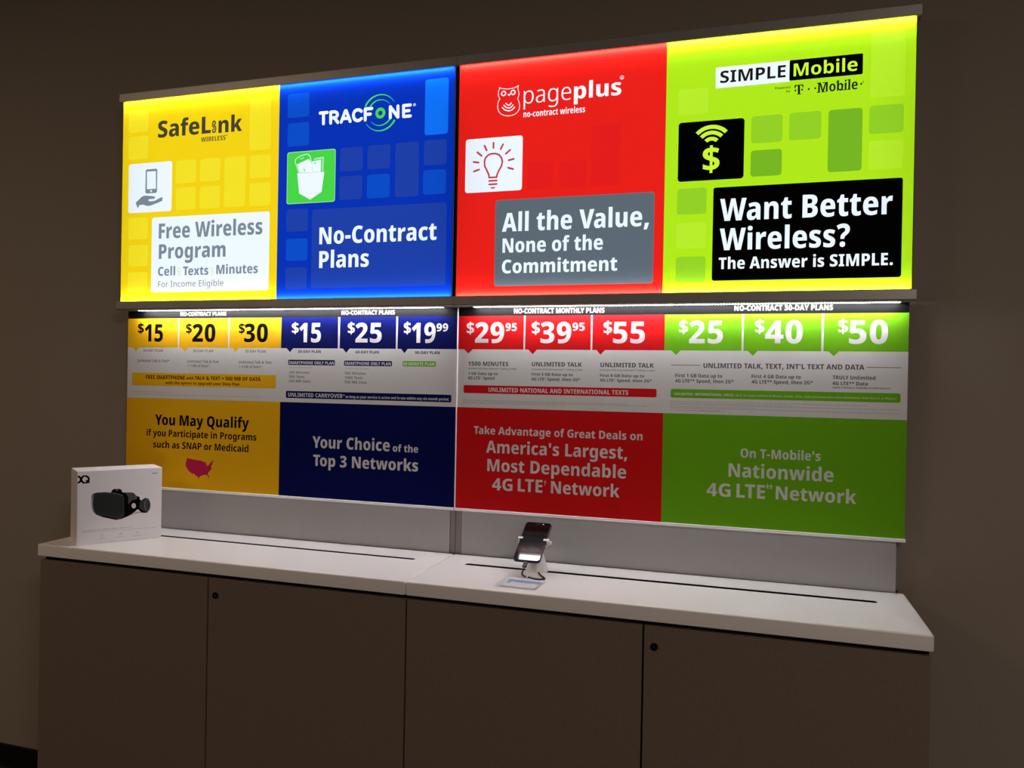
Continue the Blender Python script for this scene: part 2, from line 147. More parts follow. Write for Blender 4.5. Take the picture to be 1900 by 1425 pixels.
  'b': [580,"186 571 185 544 184 517 182 492 181 470 186 470 212 502 244 528 285 544 334 550 390 542 438 518 478 479 508 424 526 355 532 271 529 213 521 162 508 117 489 78 466 47 438 22 407 4 372 -6 333 -10 284 -5 244 11 212 35 186 64 178 64 159 0 74 0 74 760 186 760","305 458 265 453 234 438 211 413 197 378 188 333 186 279 186 265 189 210 197 164 212 128 235 103 266 87 307 82 341 87 369 103 390 130 406 167 415 214 418 272 415 329 406 375 391 411 369 437 340 453"],
  'c': [458,"283 -10 237 -7 196 3 159 20 126 43 99 73 77 111 61 156 51 208 48 267 52 327 62 380 79 426 101 464 129 495 163 520 201 537 243 547 289 551 329 548 367 542 401 532 430 519 397 431 372 441 344 449 317 455 290 457 251 451 219 435 194 409 176 372 166 326 162 268 166 212 176 166 194 130 219 104 250 89 288 84 325 86 359 93 390 104 420 118 420 24 391 10 359 -1 323 -8"],
  'd': [580,"246 -10 189 -2 141 22 102 61 72 116 54 185 48 270 54 354 72 424 102 479 142 519 190 543 247 551 281 548 310 541 336 529 359 513 379 493 395 471 400 471 399 492 397 516 395 540 394 560 394 760 506 760 506 0 418 0 400 69 394 69 378 47 359 28 336 12 310 0 280 -7","276 81 315 86 347 100 370 123 385 156 395 199 398 251 398 272 395 328 386 374 371 411 348 437 316 453 274 458 240 452 212 436 190 408 174 370 165 324 162 268 165 212 174 166 190 129 213 102 241 87"],
  'e': [536,"276 550 319 547 358 537 392 520 421 498 446 470 465 436 480 397 488 354 491 307 491 245 161 245 166 195 179 154 200 121 228 98 263 84 305 79 349 81 388 89 426 101 465 117 465 26 427 10 388 -1 345 -8 295 -10 247 -6 203 4 164 22 129 47 101 78 78 116 62 160 52 211 48 267 51 324 61 376 76 421 97 460 124 492 155 517 191 536 232 547","277 465 246 461 220 449 198 430 181 402 169 368 163 326 383 326 380 364 371 398 357 426 337 447 310 460"],
  'f': [336,"324 454 207 454 207 0 96 0 96 454 14 454 14 509 96 542 96 568 101 630 114 680 137 718 169 744 210 760 260 765 291 764 319 760 344 753 369 745 343 663 327 668 310 672 292 675 273 676 244 670 223 651 214 632 209 605 207 571 207 541 324 541"],
  'g': [580,"247 551 293 546 333 531 368 506 396 470 402 470 413 541 506 541 506 -2 503 -51 494 -95 480 -133 459 -165 433 -192 400 -213 361 -228 315 -237 262 -240 211 -238 164 -232 121 -221 82 -206 82 -108 123 -125 166 -138 212 -146 262 -148 301 -145 334 -133 361 -115 380 -89 391 -56 395 -16 395 0 395 16 396 36 398 55 399 72 395 72 367 36 334 11 293 -5 246 -10 189 -2 140 22 101 63 71 118 54 186 48 269 54 351 72 420 101 476 141 518 190 542","274 459 240 453 212 437 190 409 175 372 165 325 162 267 165 210 175 164 191 127 213 102 241 86 276 81 306 83 331 91 352 103 369 121 382 145 391 174 397 208 398 248 398 271 395 331 386 378 369 414 345 439 314 454"],
  'h': [586,"186 566 185 539 184 513 182 489 179 469 186 469 203 494 224 514 248 530 275 541 305 548 335 550 389 545 433 529 468 503 493 465 505 434 512 397 514 355 514 0 403 0 403 334 401 372 393 403 381 427 363 444 340 454 310 458 268 452 236 436 213 410 197 373 188 326 186 269 186 0 74 0 74 760 186 760"],
  'i': [261,"186 541 186 0 75 0 75 541","131 748 155 744 175 732 189 713 193 684 189 655 175 635 155 624 131 620 106 624 86 635 73 655 68 684 73 713 86 733 106 744"],
  'k': [527,"185 393 185 367 183 339 182 311 179 285 183 285 191 296 200 309 210 323 220 337 230 351 238 362 384 541 509 541 321 315 521 0 394 0 244 240 185 186 185 0 74 0 74 760 185 760"],
  'l': [260,"186 0 74 0 74 760 186 760"],
  'm': [881,"640 551 692 545 734 530 767 504 791 466 805 416 809 354 809 0 699 0 699 334 696 373 689 404 677 428 660 444 639 454 611 458 574 453 544 438 523 414 509 380 500 338 497 287 497 0 387 0 387 335 384 373 377 404 365 428 349 445 327 454 299 458 260 452 231 436 210 409 196 372 188 325 186 270 186 0 74 0 74 541 162 541 177 469 182 469 199 494 219 514 243 530 270 541 299 548 331 551 383 545 425 529 457 502 480 465 485 465 514 503 550 529 593 545"],
  'n': [586,"337 551 390 545 433 530 468 504 494 466 509 417 514 355 514 0 404 0 404 334 401 372 394 403 381 427 363 444 340 454 310 458 268 453 235 437 213 411 198 374 189 327 186 270 186 0 74 0 74 541 162 541 177 468 182 468 201 493 222 514 247 530 275 541 305 548"],
  'o': [569,"522 271 518 209 506 154 486 106 459 65 426 33 385 9 337 -5 283 -10 233 -5 187 9 147 33 113 65 85 106 65 154 52 209 48 271 51 328 60 378 76 422 97 461 124 492 157 518 195 536 238 547 286 551 331 547 372 536 409 518 442 493 470 462 492 424 508 379 518 328","162 271 165 215 175 168 191 130 215 102 246 86 285 80 324 86 355 102 379 130 395 168 405 215 408 271 405 328 395 374 378 411 355 438 324 455 284 460 245 455 214 438 191 411 175 374 165 327"],
  'p': [580,"334 551 391 543 439 519 479 480 508 426 526 356 532 271 529 214 521 163 507 117 489 79 466 47 438 22 407 4 372 -6 334 -10 300 -7 269 0 243 12 221 28 202 46 186 67 180 67 182 46 184 23 185 1 186 -20 186 -240 74 -240 74 541 165 541 180 468 186 468 202 492 222 512 244 528 270 541 300 548","305 459 266 454 236 440 214 417 198 384 189 341 186 287 186 269 188 213 197 166 212 130 235 104 266 88 306 82 341 88 369 105 391 133 406 170 415 217 418 272 415 327 406 373 390 410 369 437 340 453"],
  'r': [397,"327 551 342 550 357 549 371 547 384 544 372 437 360 440 347 442 332 444 317 444 292 442 268 433 245 420 225 402 209 378 196 351 188 318 186 282 186 0 75 0 75 541 161 541 176 447 182 447 198 474 218 499 241 521 268 537 296 547"],
  's': [449,"410 153 404 105 386 65 357 32 317 9 267 -5 207 -10 159 -8 117 -2 79 8 44 22 44 122 80 106 121 92 164 82 205 79 249 84 279 97 297 118 302 145 300 162 293 177 279 191 258 206 228 222 188 240 145 260 110 281 81 304 61 331 48 364 43 403 49 447 67 483 97 512 136 534 182 546 237 551 282 548 324 541 364 528 402 512 367 429 335 443 302 454 268 462 235 464 199 461 172 450 155 432 150 409 152 392 160 377 174 363 196 350 227 335 267 317 309 297 344 276 372 253 393 226 405 193"],
  't': [357,"263 82 282 83 301 86 319 90 335 95 335 10 314 2 290 -4 263 -9 234 -10 193 -6 157 6 127 27 104 58 93 85 87 119 85 158 85 454 17 454 17 506 90 544 125 660 196 660 196 541 329 541 329 454 196 454 196 164 200 127 213 102 235 87"],
  'u': [586,"511 541 511 0 423 0 409 71 403 71 385 46 363 25 338 10 310 -1 280 -8 248 -10 195 -5 151 12 116 39 91 77 76 127 71 188 71 541 182 541 182 209 185 170 192 139 204 114 222 97 245 86 274 83 317 88 350 104 373 130 389 166 397 212 400 267 400 541"],
  'w': [766,"414 292 408 318 402 344 396 369 391 394 387 416 384 434 380 434 377 416 373 393 368 369 363 342 357 316 350 290 272 1 149 1 10 541 122 541 183 281 190 253 196 224 201 194 207 165 211 137 214 112 217 112 220 129 223 148 227 168 231 189 235 211 240 232 244 251 249 269 322 541 445 541 516 268 522 245 528 219 534 192 540 165 545 138 548 113 551 113 554 134 558 158 562 185 568 213 574 241 580 269 645 541 755 541 615 1 489 1"],
  'x': [510,"185 277 22 541 147 541 255 353 364 541 488 541 324 276 496 0 372 0 255 200 137 0 14 0"],
  'y': [497,"1 541 119 541 217 239 223 218 230 197 235 177 241 157 245 137 248 118 252 118 258 144 266 174 275 206 285 239 379 541 496 541 287 -65 266 -117 242 -161 214 -195 180 -220 139 -235 91 -240 70 -239 52 -238 36 -235 22 -232 22 -141 33 -144 46 -146 61 -147 75 -148 101 -145 122 -137 140 -123 155 -104 168 -80 179 -52 198 2"],
 },
 'N': {
  'E': [432,"389 0 68 0 68 714 389 714 389 606 194 606 194 425 376 425 376 317 194 317 194 110 389 110"],
  'H': [584,"517 0 391 0 391 317 194 317 194 0 68 0 68 714 194 714 194 427 391 427 391 714 517 714"],
  'I': [322,"292 0 30 0 30 69 98 95 98 619 30 645 30 714 292 714 292 645 224 619 224 95 292 69"],
  'L': [411,"68 0 68 714 194 714 194 110 394 110 394 0"],
  'R': [513,"230 714 280 711 323 704 361 691 392 673 418 650 438 623 452 590 461 552 463 508 461 466 452 427 438 393 417 363 391 338 358 316 509 0 370 0 246 284 194 284 194 0 68 0 68 714","229 607 194 607 194 384 233 384 263 387 289 397 309 413 323 436 332 466 334 502 332 535 323 561 309 581 288 595 262 604"],
  'S': [443,"411 206 404 146 385 94 354 51 312 18 279 2 242 -7 200 -10 170 -9 141 -6 113 -1 87 6 61 16 34 28 34 155 74 134 116 119 157 109 195 106 222 109 244 117 261 131 273 149 281 170 283 193 281 218 274 239 262 257 244 276 216 295 180 317 139 342 105 368 77 397 56 432 44 474 39 526 45 582 64 631 94 670 134 700 184 718 242 724 286 721 328 712 369 699 407 681 371 570 338 587 305 600 275 607 246 610 222 607 202 600 187 588 175 572 169 554 166 532 169 507 175 485 188 467 207 449 235 431 272 408 314 383 349 355 376 324 395 289 407 250"],
  'W': [780,"778 714 633 0 488 0 414 369 411 385 408 403 404 422 401 443 398 464 396 487 393 510 390 534 388 516 386 496 383 475 381 453 378 431 374 410 371 389 367 369 293 0 149 0 3 714 127 714 199 334 203 311 207 287 211 262 215 237 219 213 222 189 225 166 227 144 230 169 234 194 238 220 242 245 246 270 250 294 254 316 258 336 336 714 445 714 520 336 524 316 528 294 533 270 536 245 540 220 544 195 547 169 550 144 554 175 558 207 563 239 568 272 573 304 579 334 652 714"],
 },
 'D': {
  'a': [481,"245 543 296 538 337 523 367 498 389 463 402 417 406 360 406 0 358 0 347 83 344 83 327 57 307 34 284 15 258 1 226 -7 188 -10 145 -5 109 9 80 32 59 62 46 100 42 142 48 191 67 232 98 264 141 288 196 304 262 312 343 316 343 354 340 398 331 433 317 458 297 475 271 486 240 489 208 487 175 479 143 468 110 452 89 502 125 519 163 532 203 540","270 265 220 259 179 247 147 230 126 207 113 178 108 142 111 112 120 87 134 68 164 49 203 43 244 48 278 63 306 89 326 123 338 165 343 216 343 269"],
  'e': [490,"255 543 294 540 328 529 358 511 394 474 420 425 436 368 441 302 441 258 117 258 122 194 135 142 158 100 189 70 229 52 276 46 315 48 350 55 384 66 420 82 420 24 386 9 351 -2 314 -8 272 -10 226 -6 186 5 150 24 120 49 95 81 76 119 62 162 54 210 51 263 54 318 62 367 75 411 93 450 116 482 144 509 177 528 214 539","254 489 217 484 186 469 160 444 139 409 125 364 118 310 377 310 374 359 364 402 348 438 324 466 293 483"],
  'g': [536,"245 543 294 538 335 520 367 493 393 456 398 456 406 533 458 533 458 -15 453 -82 436 -137 418 -168 394 -194 365 -214 331 -229 290 -237 242 -240 196 -238 154 -232 116 -221 82 -207 82 -145 118 -162 157 -174 199 -182 244 -184 290 -180 327 -166 357 -143 378 -112 390 -72 394 -23 394 4 395 24 395 45 396 66 397 87 394 87 368 46 334 15 292 -4 241 -10 199 -6 161 8 129 29 101 60 79 99 63 146 54 201 51 264 54 326 63 381 79 429 101 470 129 502 163 525 201 539","255 487 212 480 178 461 151 428 132 384 121 329 117 263 121 197 132 142 151 100 178 69 212 51 252 45 288 49 318 59 343 76 362 99 377 128 387 161 393 200 395 242 395 283 391 344 381 395 362 435 336 464 300 481"],
  'p': [536,"296 543 339 539 376 526 409 505 436 475 458 436 474 389 483 333 487 269 484 212 476 161 463 116 445 78 423 46 397 22 367 4 332 -6 295 -10 258 -7 226 3 199 18 176 37 158 60 143 85 139 85 140 63 142 40 142 17 143 -5 143 -237 78 -237 78 533 131 533 139 442 142 442 158 470 176 494 199 514 227 530 259 540","285 488 241 482 205 464 178 435 159 395 147 344 143 282 143 259 147 195 158 141 177 100 205 70 240 52 284 46 325 52 358 71 385 103 405 147 416 202 420 269 417 334 406 388 387 431 361 462 327 481"],
  'x': [443,"183 274 27 533 99 533 221 322 344 533 416 533 260 273 424 0 352 0 221 225 89 0 18 0"],
 },
 'E': {
  'l': [287,"222 0 65 0 65 760 222 760"],
  'p': [591,"361 559 403 554 440 541 472 518 499 486 521 445 537 396 546 340 549 275 547 217 539 165 525 120 507 81 485 48 459 23 429 5 396 -6 360 -10 327 -8 299 0 275 11 254 26 237 43 222 62 216 62 218 39 220 15 222 -8 222 -31 222 -240 65 -240 65 549 192 549 214 478 222 478 239 502 257 522 278 538 302 549 330 557","308 432 280 428 258 417 242 397 231 370 225 335 222 290 222 270 224 224 230 187 241 158 257 137 280 124 308 120 333 124 354 137 369 158 381 189 387 228 389 276 387 324 380 364 369 394 353 415 333 428"],
  's': [463,"428 164 422 114 404 71 375 37 334 11 300 -1 261 -8 216 -10 167 -8 122 -3 80 7 39 21 39 157 81 138 126 124 169 115 207 112 238 115 260 123 272 136 276 154 274 167 268 178 256 189 236 201 208 215 169 233 129 252 97 274 71 299 53 327 42 361 38 401 44 448 63 487 94 518 135 541 184 554 242 559 290 556 334 548 378 534 422 515 378 405 344 421 309 433 275 441 245 444 221 442 203 435 192 424 189 410 191 398 197 387 208 377 228 366 255 353 293 335 333 315 366 294 393 269 412 241 424 206"],
  'u': [606,"541 549 541 0 420 0 401 69 392 69 374 44 353 24 328 9 301 -2 272 -8 240 -10 190 -4 147 12 111 40 85 79 68 129 63 191 63 549 220 549 220 236 222 201 227 172 236 149 249 133 267 123 289 120 322 125 347 140 365 164 376 197 382 239 384 289 384 549"],
  'x': [551,"171 280 15 549 191 549 276 386 360 549 536 549 379 280 543 0 367 0 274 176 183 0 8 0"],
 },
 'S': {
  ' ': [260],
  '&': [723,"302 724 357 719 404 704 443 680 471 647 488 607 494 559 490 520 479 485 460 454 420 411 370 373 483 254 499 282 512 313 523 348 531 385 689 385 672 320 648 256 619 197 586 147 726 0 529 0 477 58 449 39 421 23 390 9 355 -1 315 -8 266 -10 219 -7 178 2 141 16 96 47 63 88 43 138 36 194 40 236 51 275 70 309 97 340 130 369 169 394 150 419 134 443 120 469 110 497 104 527 102 559 107 605 125 645 154 678 194 703 243 718","250 306 233 292 218 277 207 261 199 243 194 225 193 203 199 169 217 141 245 123 282 116 315 119 343 128 367 141 387 156","299 617 277 614 258 602 246 583 241 556 245 531 255 507 270 483 289 460 318 482 339 507 351 533 355 561 351 585 339 603 322 614"],
  "'": [264,"79 456 59 714 205 714 186 456"],
  '*': [515,"322 761 304 593 469 643 489 517 335 505 439 371 329 307 256 451 189 308 75 371 179 505 26 518 48 643 211 593 192 761"],
  '+': [551,"331 408 507 408 507 297 331 297 331 112 219 112 219 297 43 297 43 408 219 408 219 596 331 596"],
  ',': [299,"225 116 232 105 216 51 196 -7 172 -68 146 -129 29 -129 43 -65 57 -1 68 60 77 116"],
  '-': [318,"28 203 28 333 290 333 290 203"],
  '.': [289,"54 74 56 102 65 124 79 140 108 155 145 161 181 155 210 140 224 123 233 101 236 74 233 47 224 25 210 8 181 -7 145 -13 108 -7 79 8 65 25 56 47"],
  '0': [550,"511 357 508 276 499 205 483 142 459 89 427 47 386 16 354 1 316 -7 275 -10 224 -5 180 9 142 32 110 65 84 106 64 156 50 215 42 282 39 357 41 432 49 499 62 557 81 607 106 649 138 682 176 705 222 719 275 724 325 719 370 705 408 682 439 649 465 607 486 557 500 498 508 431","192 357 194 283 200 223 210 177 225 144 246 124 275 118 303 124 324 144 340 177 350 223 356 283 357 357 356 430 350 490 340 536 324 570 303 590 275 597 246 590 225 570 210 537 200 490 194 430"],
  '1': [550,"409 0 254 0 254 402 254 422 254 444 255 468 255 493 256 517 257 540 246 527 235 516 223 504 211 492 136 427 53 524 272 714 409 714"],
  '2': [550,"505 0 34 0 34 107 200 290 245 343 280 385 306 421 322 452 332 482 335 514 329 548 312 573 286 588 253 593 218 588 185 575 150 553 113 521 31 621 62 649 95 674 131 695 171 711 217 721 269 724 331 718 385 699 428 670 461 631 482 585 488 531 484 477 469 428 445 381 411 333 367 283 313 226 227 135 227 131 505 131"],
  '3': [550,"485 551 480 508 466 470 444 438 415 411 380 391 340 376 340 373 390 362 430 344 463 319 486 287 500 248 505 203 501 164 491 127 475 94 451 64 421 38 385 18 341 2 290 -7 232 -10 175 -8 126 -1 81 11 36 28 36 162 80 142 126 127 171 118 212 116 255 118 289 127 313 141 329 160 339 183 342 211 338 240 327 264 307 282 277 295 237 303 185 306 138 306 138 427 186 427 234 430 271 439 299 453 319 473 330 496 334 523 328 556 310 579 281 592 244 597 215 595 188 590 163 581 140 571 120 559 102 548 37 653 83 682 134 705 194 719 266 724 330 719 384 704 428 678 460 643 479 601"],
  '4': [550,"534 145 452 145 452 0 301 0 301 145 18 145 18 263 305 715 452 715 452 266 534 266","301 402 301 416 301 433 302 450 303 468 303 485 304 500 304 512 305 519 300 519 292 499 283 481 274 463 263 446 151 266 301 266"],
  '5': [550,"293 459 351 452 401 432 443 399 475 355 490 319 499 279 502 235 499 186 489 141 472 102 449 69 419 41 383 19 340 3 290 -7 234 -10 181 -8 133 0 89 11 51 28 51 161 90 143 135 129 181 119 224 116 260 119 290 129 314 145 332 167 343 195 346 229 343 260 332 286 315 307 290 323 258 332 219 335 194 334 168 330 143 325 121 319 63 352 88 714 457 714 457 582 219 582 208 449 226 453 245 456 267 458"],
  '6': [550,"39 303 41 366 48 428 60 487 78 543 103 593 137 637 180 673 233 701 274 714 321 721 374 724 397 723 423 722 449 719 470 716 470 591 450 595 428 598 403 600 376 601 327 597 287 586 254 567 228 542 208 511 195 474 186 432 181 384 187 384 201 408 218 428 239 444 264 457 292 465 326 467 381 460 427 440 464 407 492 362 509 306 514 239 511 190 502 146 487 106 466 72 439 43 408 20 371 3 330 -7 285 -10 233 -5 186 9 144 34 108 68 79 112 57 166 44 229","282 116 305 119 325 129 341 145 354 169 362 199 364 236 359 282 344 317 329 332 308 342 283 345 257 342 235 331 218 316 204 296 196 274 194 250 195 226 199 202 206 179 215 159 227 141 243 128 261 119"],
  '8': [550,"276 724 337 719 390 704 434 680 467 646 487 603 494 551 490 512 479 477 461 447 437 420 408 397 374 376 411 353 444 327 473 299 495 267 509 230 514 188 507 133 487 84 466 57 439 34 407 15 369 1 325 -7 276 -10 225 -7 181 1 142 14 110 32 83 55 63 82 43 130 36 186 40 229 52 267 72 299 98 327 129 351 165 373 135 396 109 421 87 449 70 480 60 514 57 552 60 588 69 619 85 646 118 680 162 704 215 719","180 190 186 156 204 129 233 112 274 106 303 108 327 116 346 128 364 154 370 188 367 211 358 232 344 251 326 268 306 284 283 297 269 305 243 290 221 273 204 256 191 236 183 214","275 608 246 604 223 590 207 568 202 539 204 519 211 501 222 485 237 470 255 457 275 444 295 457 312 469 327 484 339 500 346 518 348 539 343 568 327 590 304 604"],
  '9': [550,"511 407 507 320 494 241 471 170 437 108 408 74 374 44 334 21 288 4 235 -7 176 -10 153 -10 127 -8 102 -6 80 -3 80 123 101 119 122 116 144 114 168 113 220 117 262 129 296 148 323 174 343 205 356 242 365 284 369 329 363 329 349 306 332 286 311 270 286 257 257 249 223 247 169 254 123 274 86 307 58 352 41 409 36 475 39 524 48 569 63 608 85 642 111 671 143 694 180 711 221 721 267 724 318 719 364 704 406 680 442 645 471 601 493 546 507 482","270 597 246 594 226 584 209 568 196 545 189 515 186 477 191 431 207 397 222 381 243 372 268 368 294 372 315 383 333 400 346 420 354 442 357 465 356 486 352 509 346 531 337 552 325 571 310 585 292 594"],
  'A': [650,"483 0 436 163 215 163 168 0 0 0 226 716 422 716 650 0","361 452 356 473 349 499 342 528 336 557 330 584 325 606 321 583 315 557 309 529 302 501 296 476 291 453 247 293 404 293"],
  'B': [627,"300 714 383 709 450 695 501 670 536 636 557 592 564 537 561 495 549 460 532 430 509 407 482 390 452 379 452 374 485 363 516 347 542 324 563 294 576 256 580 207 577 166 567 129 550 96 527 68 498 44 464 25 424 11 380 3 330 0 78 0 78 714","305 429 338 432 364 440 383 452 400 480 406 515 403 539 394 558 380 573 359 584 332 590 299 592 233 592 233 429","233 311 233 124 315 124 349 127 376 135 396 150 414 180 420 220 417 245 409 267 395 286 374 300 346 308 310 311"],
  'C': [598,"372 594 336 590 304 577 276 557 253 529 235 495 222 454 214 407 211 355 216 286 230 228 253 181 286 148 313 133 344 123 379 120 422 123 462 132 502 144 541 160 541 26 500 10 456 -1 410 -8 360 -10 294 -5 237 10 187 35 145 69 111 111 85 162 66 220 55 285 51 356 56 433 72 504 98 567 133 621 179 665 233 697 275 712 321 721 370 724 420 721 471 713 521 698 569 677 521 552 486 569 450 582 412 591"],
  'D': [683,"633 370 628 293 614 225 590 166 558 115 518 74 470 42 415 18 353 5 284 0 78 0 78 714 299 714 366 710 426 696 480 674 525 644 563 605 593 558 615 503 628 440","472 364 469 411 463 453 452 489 427 531 393 561 349 579 296 585 233 585 233 130 283 130 342 136 389 156 426 188 451 233 466 292"],
  'E': [516,"467 0 78 0 78 714 467 714 467 586 233 586 233 434 451 434 451 306 233 306 233 130 467 130"],
  'F': [499,"231 0 78 0 78 714 465 714 465 586 231 586 231 409 449 409 449 280 231 280"],
  'G': [690,"355 405 625 405 625 31 569 14 507 1 442 -7 373 -10 309 -5 251 9 200 32 156 65 119 107 90 157 68 216 55 283 51 359 55 430 69 495 91 553 123 603 162 645 210 679 266 704 330 719 401 724 461 721 517 712 568 698 613 680 564 555 527 571 487 584 446 591 402 594 362 591 326 580 295 564 269 541 248 513 232 480 217 422 211 355 216 287 231 230 255 183 289 149 318 133 350 124 388 121 412 121 436 124 458 127 477 131 477 280 355 280"],
  'H': [707,"630 0 474 0 474 306 233 306 233 0 78 0 78 714 233 714 233 436 474 436 474 714 630 714"],
  'I': [385,"352 0 34 0 34 87 115 117 115 598 34 627 34 714 352 714 352 627 270 598 270 117 352 87"],
  'K': [622,"624 0 449 0 290 292 233 250 233 0 78 0 78 714 233 714 233 390 248 415 265 440 283 466 302 492 453 714 624 714 401 396"],
  'L': [518,"78 0 78 714 233 714 233 129 491 129 491 0"],
  'M': [898,"377 0 213 540 209 540 211 515 213 485 215 452 216 418 217 384 218 351 218 0 78 0 78 714 289 714 448 198 452 198 610 714 821 714 821 0 675 0 675 355 676 386 676 419 678 452 679 484 681 514 682 540 678 540 514 0"],
  'N': [757,"680 0 485 0 213 519 209 519 211 491 213 460 215 429 216 397 217 367 218 338 218 0 78 0 78 714 271 714 542 202 545 202 544 228 542 258 541 289 540 320 539 350 539 376 539 714 680 714"],
  'O': [735,"684 358 679 278 665 207 641 144 607 90 563 47 509 16 466 1 420 -7 368 -10 316 -7 269 2 227 16 172 48 128 91 94 144 70 207 56 279 51 359 55 431 66 496 85 554 112 605 147 647 190 681 241 705 301 720 368 725 436 720 496 705 547 680 589 646 624 603 650 553 669 494 680 430","213 358 218 289 230 231 250 184 280 150 305 135 334 125 368 122 401 125 431 134 456 150 485 184 505 230 517 288 521 358 517 428 505 486 485 533 456 567 417 588 368 595 335 592 305 582 280 567 250 533 230 486 217 428"],
  'P': [586,"294 714 372 708 436 688 485 657 520 613 541 558 548 492 545 444 534 399 516 358 489 322 454 292 409 269 354 255 288 250 233 250 233 0 78 0 78 714","287 586 233 586 233 379 274 379 308 381 337 390 360 404 378 425 389 453 392 489 389 518 381 542 367 561 346 575 320 583"],
  'Q': [735,"684 358 680 282 667 212 645 151 615 99 575 56 526 24 683 -170 490 -170 376 -9 374 -9 370 -10 367 -10 364 -10 313 -7 266 2 225 17 171 49 127 92 93 146 70 209 55 280 51 359 55 431 66 496 85 554 112 605 147 647 190 681 241 705 301 720 368 725 436 720 495 705 546 681 589 647 623 605 650 554 669 496 680 430","213 358 218 289 230 231 250 184 280 150 305 135 334 125 368 122 401 125 431 134 456 150 485 184 505 230 517 288 521 358 517 428 505 486 485 533 456 567 417 588 368 595 335 592 305 582 280 567 250 533 230 486 217 428"],
  'R': [618,"285 714 341 711 391 704 434 691 470 672 500 649 523 621 540 588 549 549 553 506 549 462 538 423 520 389 496 360 467 335 433 314 620 0 445 0 299 273 233 273 233 0 78 0 78 714","282 591 233 591 233 393 282 393 316 396 343 404 365 418 382 438 392 465 395 498 392 527 383 550 368 568 346 580 317 588"],
  'S': [531,"496 209 489 151 467 98 445 67 416 41 382 19 341 3 294 -7 241 -10 202 -9 166 -6 133 0 102 8 72 18 42 31 42 176 91 154 142 136 194 126 242 122 272 124 297 131 316 143 329 157 337 175 340 195 337 217 328 235 313 252 289 268 256 286 212 307 164 332 124 359 91 389 67 425 52 469 48 523 51 564 61 600 78 632 100 659 128 682 162 700 221 718 289 724 346 721 399 711 447 695 491 677 445 551 405 569 364 582 325 591 287 594 261 592 240 586 223 576 212 563 205 547 202 529 205 508 214 489 230 473 255 456 289 438 334 416 382 391 422 364 454 334 477 300 491 259"],
  'T': [537,"346 0 191 0 191 584 19 584 19 714 518 714 518 584 346 584"],
  'U': [695,"623 263 619 209 609 161 592 118 568 80 537 48 499 23 455 5 404 -6 345 -10 264 -2 196 21 143 60 104 114 81 181 73 260 73 714 228 714 228 269 232 223 242 186 259 158 282 138 312 126 348 122 386 126 417 138 439 158 455 187 465 224 468 270 468 714 623 714"],
  'V': [622,"622 714 400 0 222 0 0 714 170 714 277 321 283 296 290 268 297 237 303 207 308 180 311 156 314 180 319 207 325 237 331 267 338 296 345 321 453 714"],
  'X': [621,"619 0 444 0 309 246 172 0 2 0 216 366 16 714 185 714 309 480 430 714 602 714 401 360"],
  'Y': [589,"295 424 423 714 589 714 372 277 372 0 217 0 217 272 0 714 167 714"],
  'a': [564,"300 557 359 552 408 536 448 508 476 470 493 422 499 363 499 0 392 0 364 74 360 74 339 48 316 26 292 10 264 -1 231 -8 192 -10 148 -5 110 11 78 36 55 70 41 112 36 163 42 215 61 259 93 292 138 317 194 333 263 340 348 343 348 360 346 387 339 409 329 425 305 440 273 444 240 442 205 433 169 420 132 404 89 509 133 530 184 545 239 554","299 250 263 246 235 239 215 227 196 203 190 169 194 140 207 119 227 107 252 103 290 110 321 130 336 151 345 176 348 206 348 252"],
  'b': [596,"219 581 218 554 217 528 215 502 213 477 219 477 244 510 275 535 314 552 362 557 415 549 462 525 500 485 529 429 547 359 553 275 550 217 542 165 529 119 510 80 488 48 461 23 430 5 396 -6 359 -10 311 -5 274 9 244 31 219 58 209 58 185 0 67 0 67 760 219 760","311 434 281 430 257 418 240 398 228 370 221 334 219 290 219 268 221 220 228 182 240 152 257 131 282 118 313 114 339 119 360 132 377 155 389 187 396 227 398 277 396 325 389 364 377 395 360 417 338 430"],
  'c': [487,"292 -10 243 -7 199 3 159 20 125 43 96 74 73 112 56 157 46 210 43 271 47 331 57 384 75 430 100 469 130 501 165 526 206 543 252 554 301 558 346 555 388 548 426 536 461 520 417 404 388 416 360 426 332 432 304 434 273 429 246 416 225 393 210 362 201 321 198 272 201 223 210 184 226 153 247 132 273 119 304 115 342 117 378 126 413 139 446 157 446 33 414 15 378 1 338 -7"],
  'd': [596,"234 -10 181 -2 134 22 95 63 66 119 49 189 43 274 49 359 67 429 96 485 135 525 182 550 237 558 269 555 298 548 323 536 344 520 363 500 379 477 384 477 381 502 379 531 377 560 377 586 377 760 529 760 529 0 412 0 383 67 377 67 361 46 343 27 321 12 296 0 268 -8","288 113 319 117 344 128 362 148 375 176 382 212 385 257 385 277 382 324 375 363 363 393 345 415 320 428 286 433 260 428 238 414 221 392 207 360 200 321 197 272 200 223 208 183 221 152 239 130 261 117"],
  'e': [560,"287 557 333 554 375 544 412 528 444 506 470 478 491 444 507 404 516 359 519 309 519 233 196 233 200 196 211 164 229 138 254 120 285 108 322 105 367 107 408 114 448 127 489 145 489 29 449 11 408 -1 360 -8 305 -10 254 -7 208 4 166 21 130 45 100 77 75 115 57 160 47 212 43 270 46 330 56 383 73 429 96 468 124 500 158 525 196 543 239 554","291 447 255 441 227 420 213 399 203 370 198 336 378 336 376 367 368 394 356 416 339 433 317 444"],
  'f': [365,"356 431 243 431 243 0 91 0 91 431 16 431 16 506 93 547 93 563 97 627 111 679 134 717 167 744 211 760 265 765 300 764 331 759 362 752 393 742 360 637 345 641 329 644 311 647 294 648 271 643 255 629 246 606 243 570 243 548 356 548"],
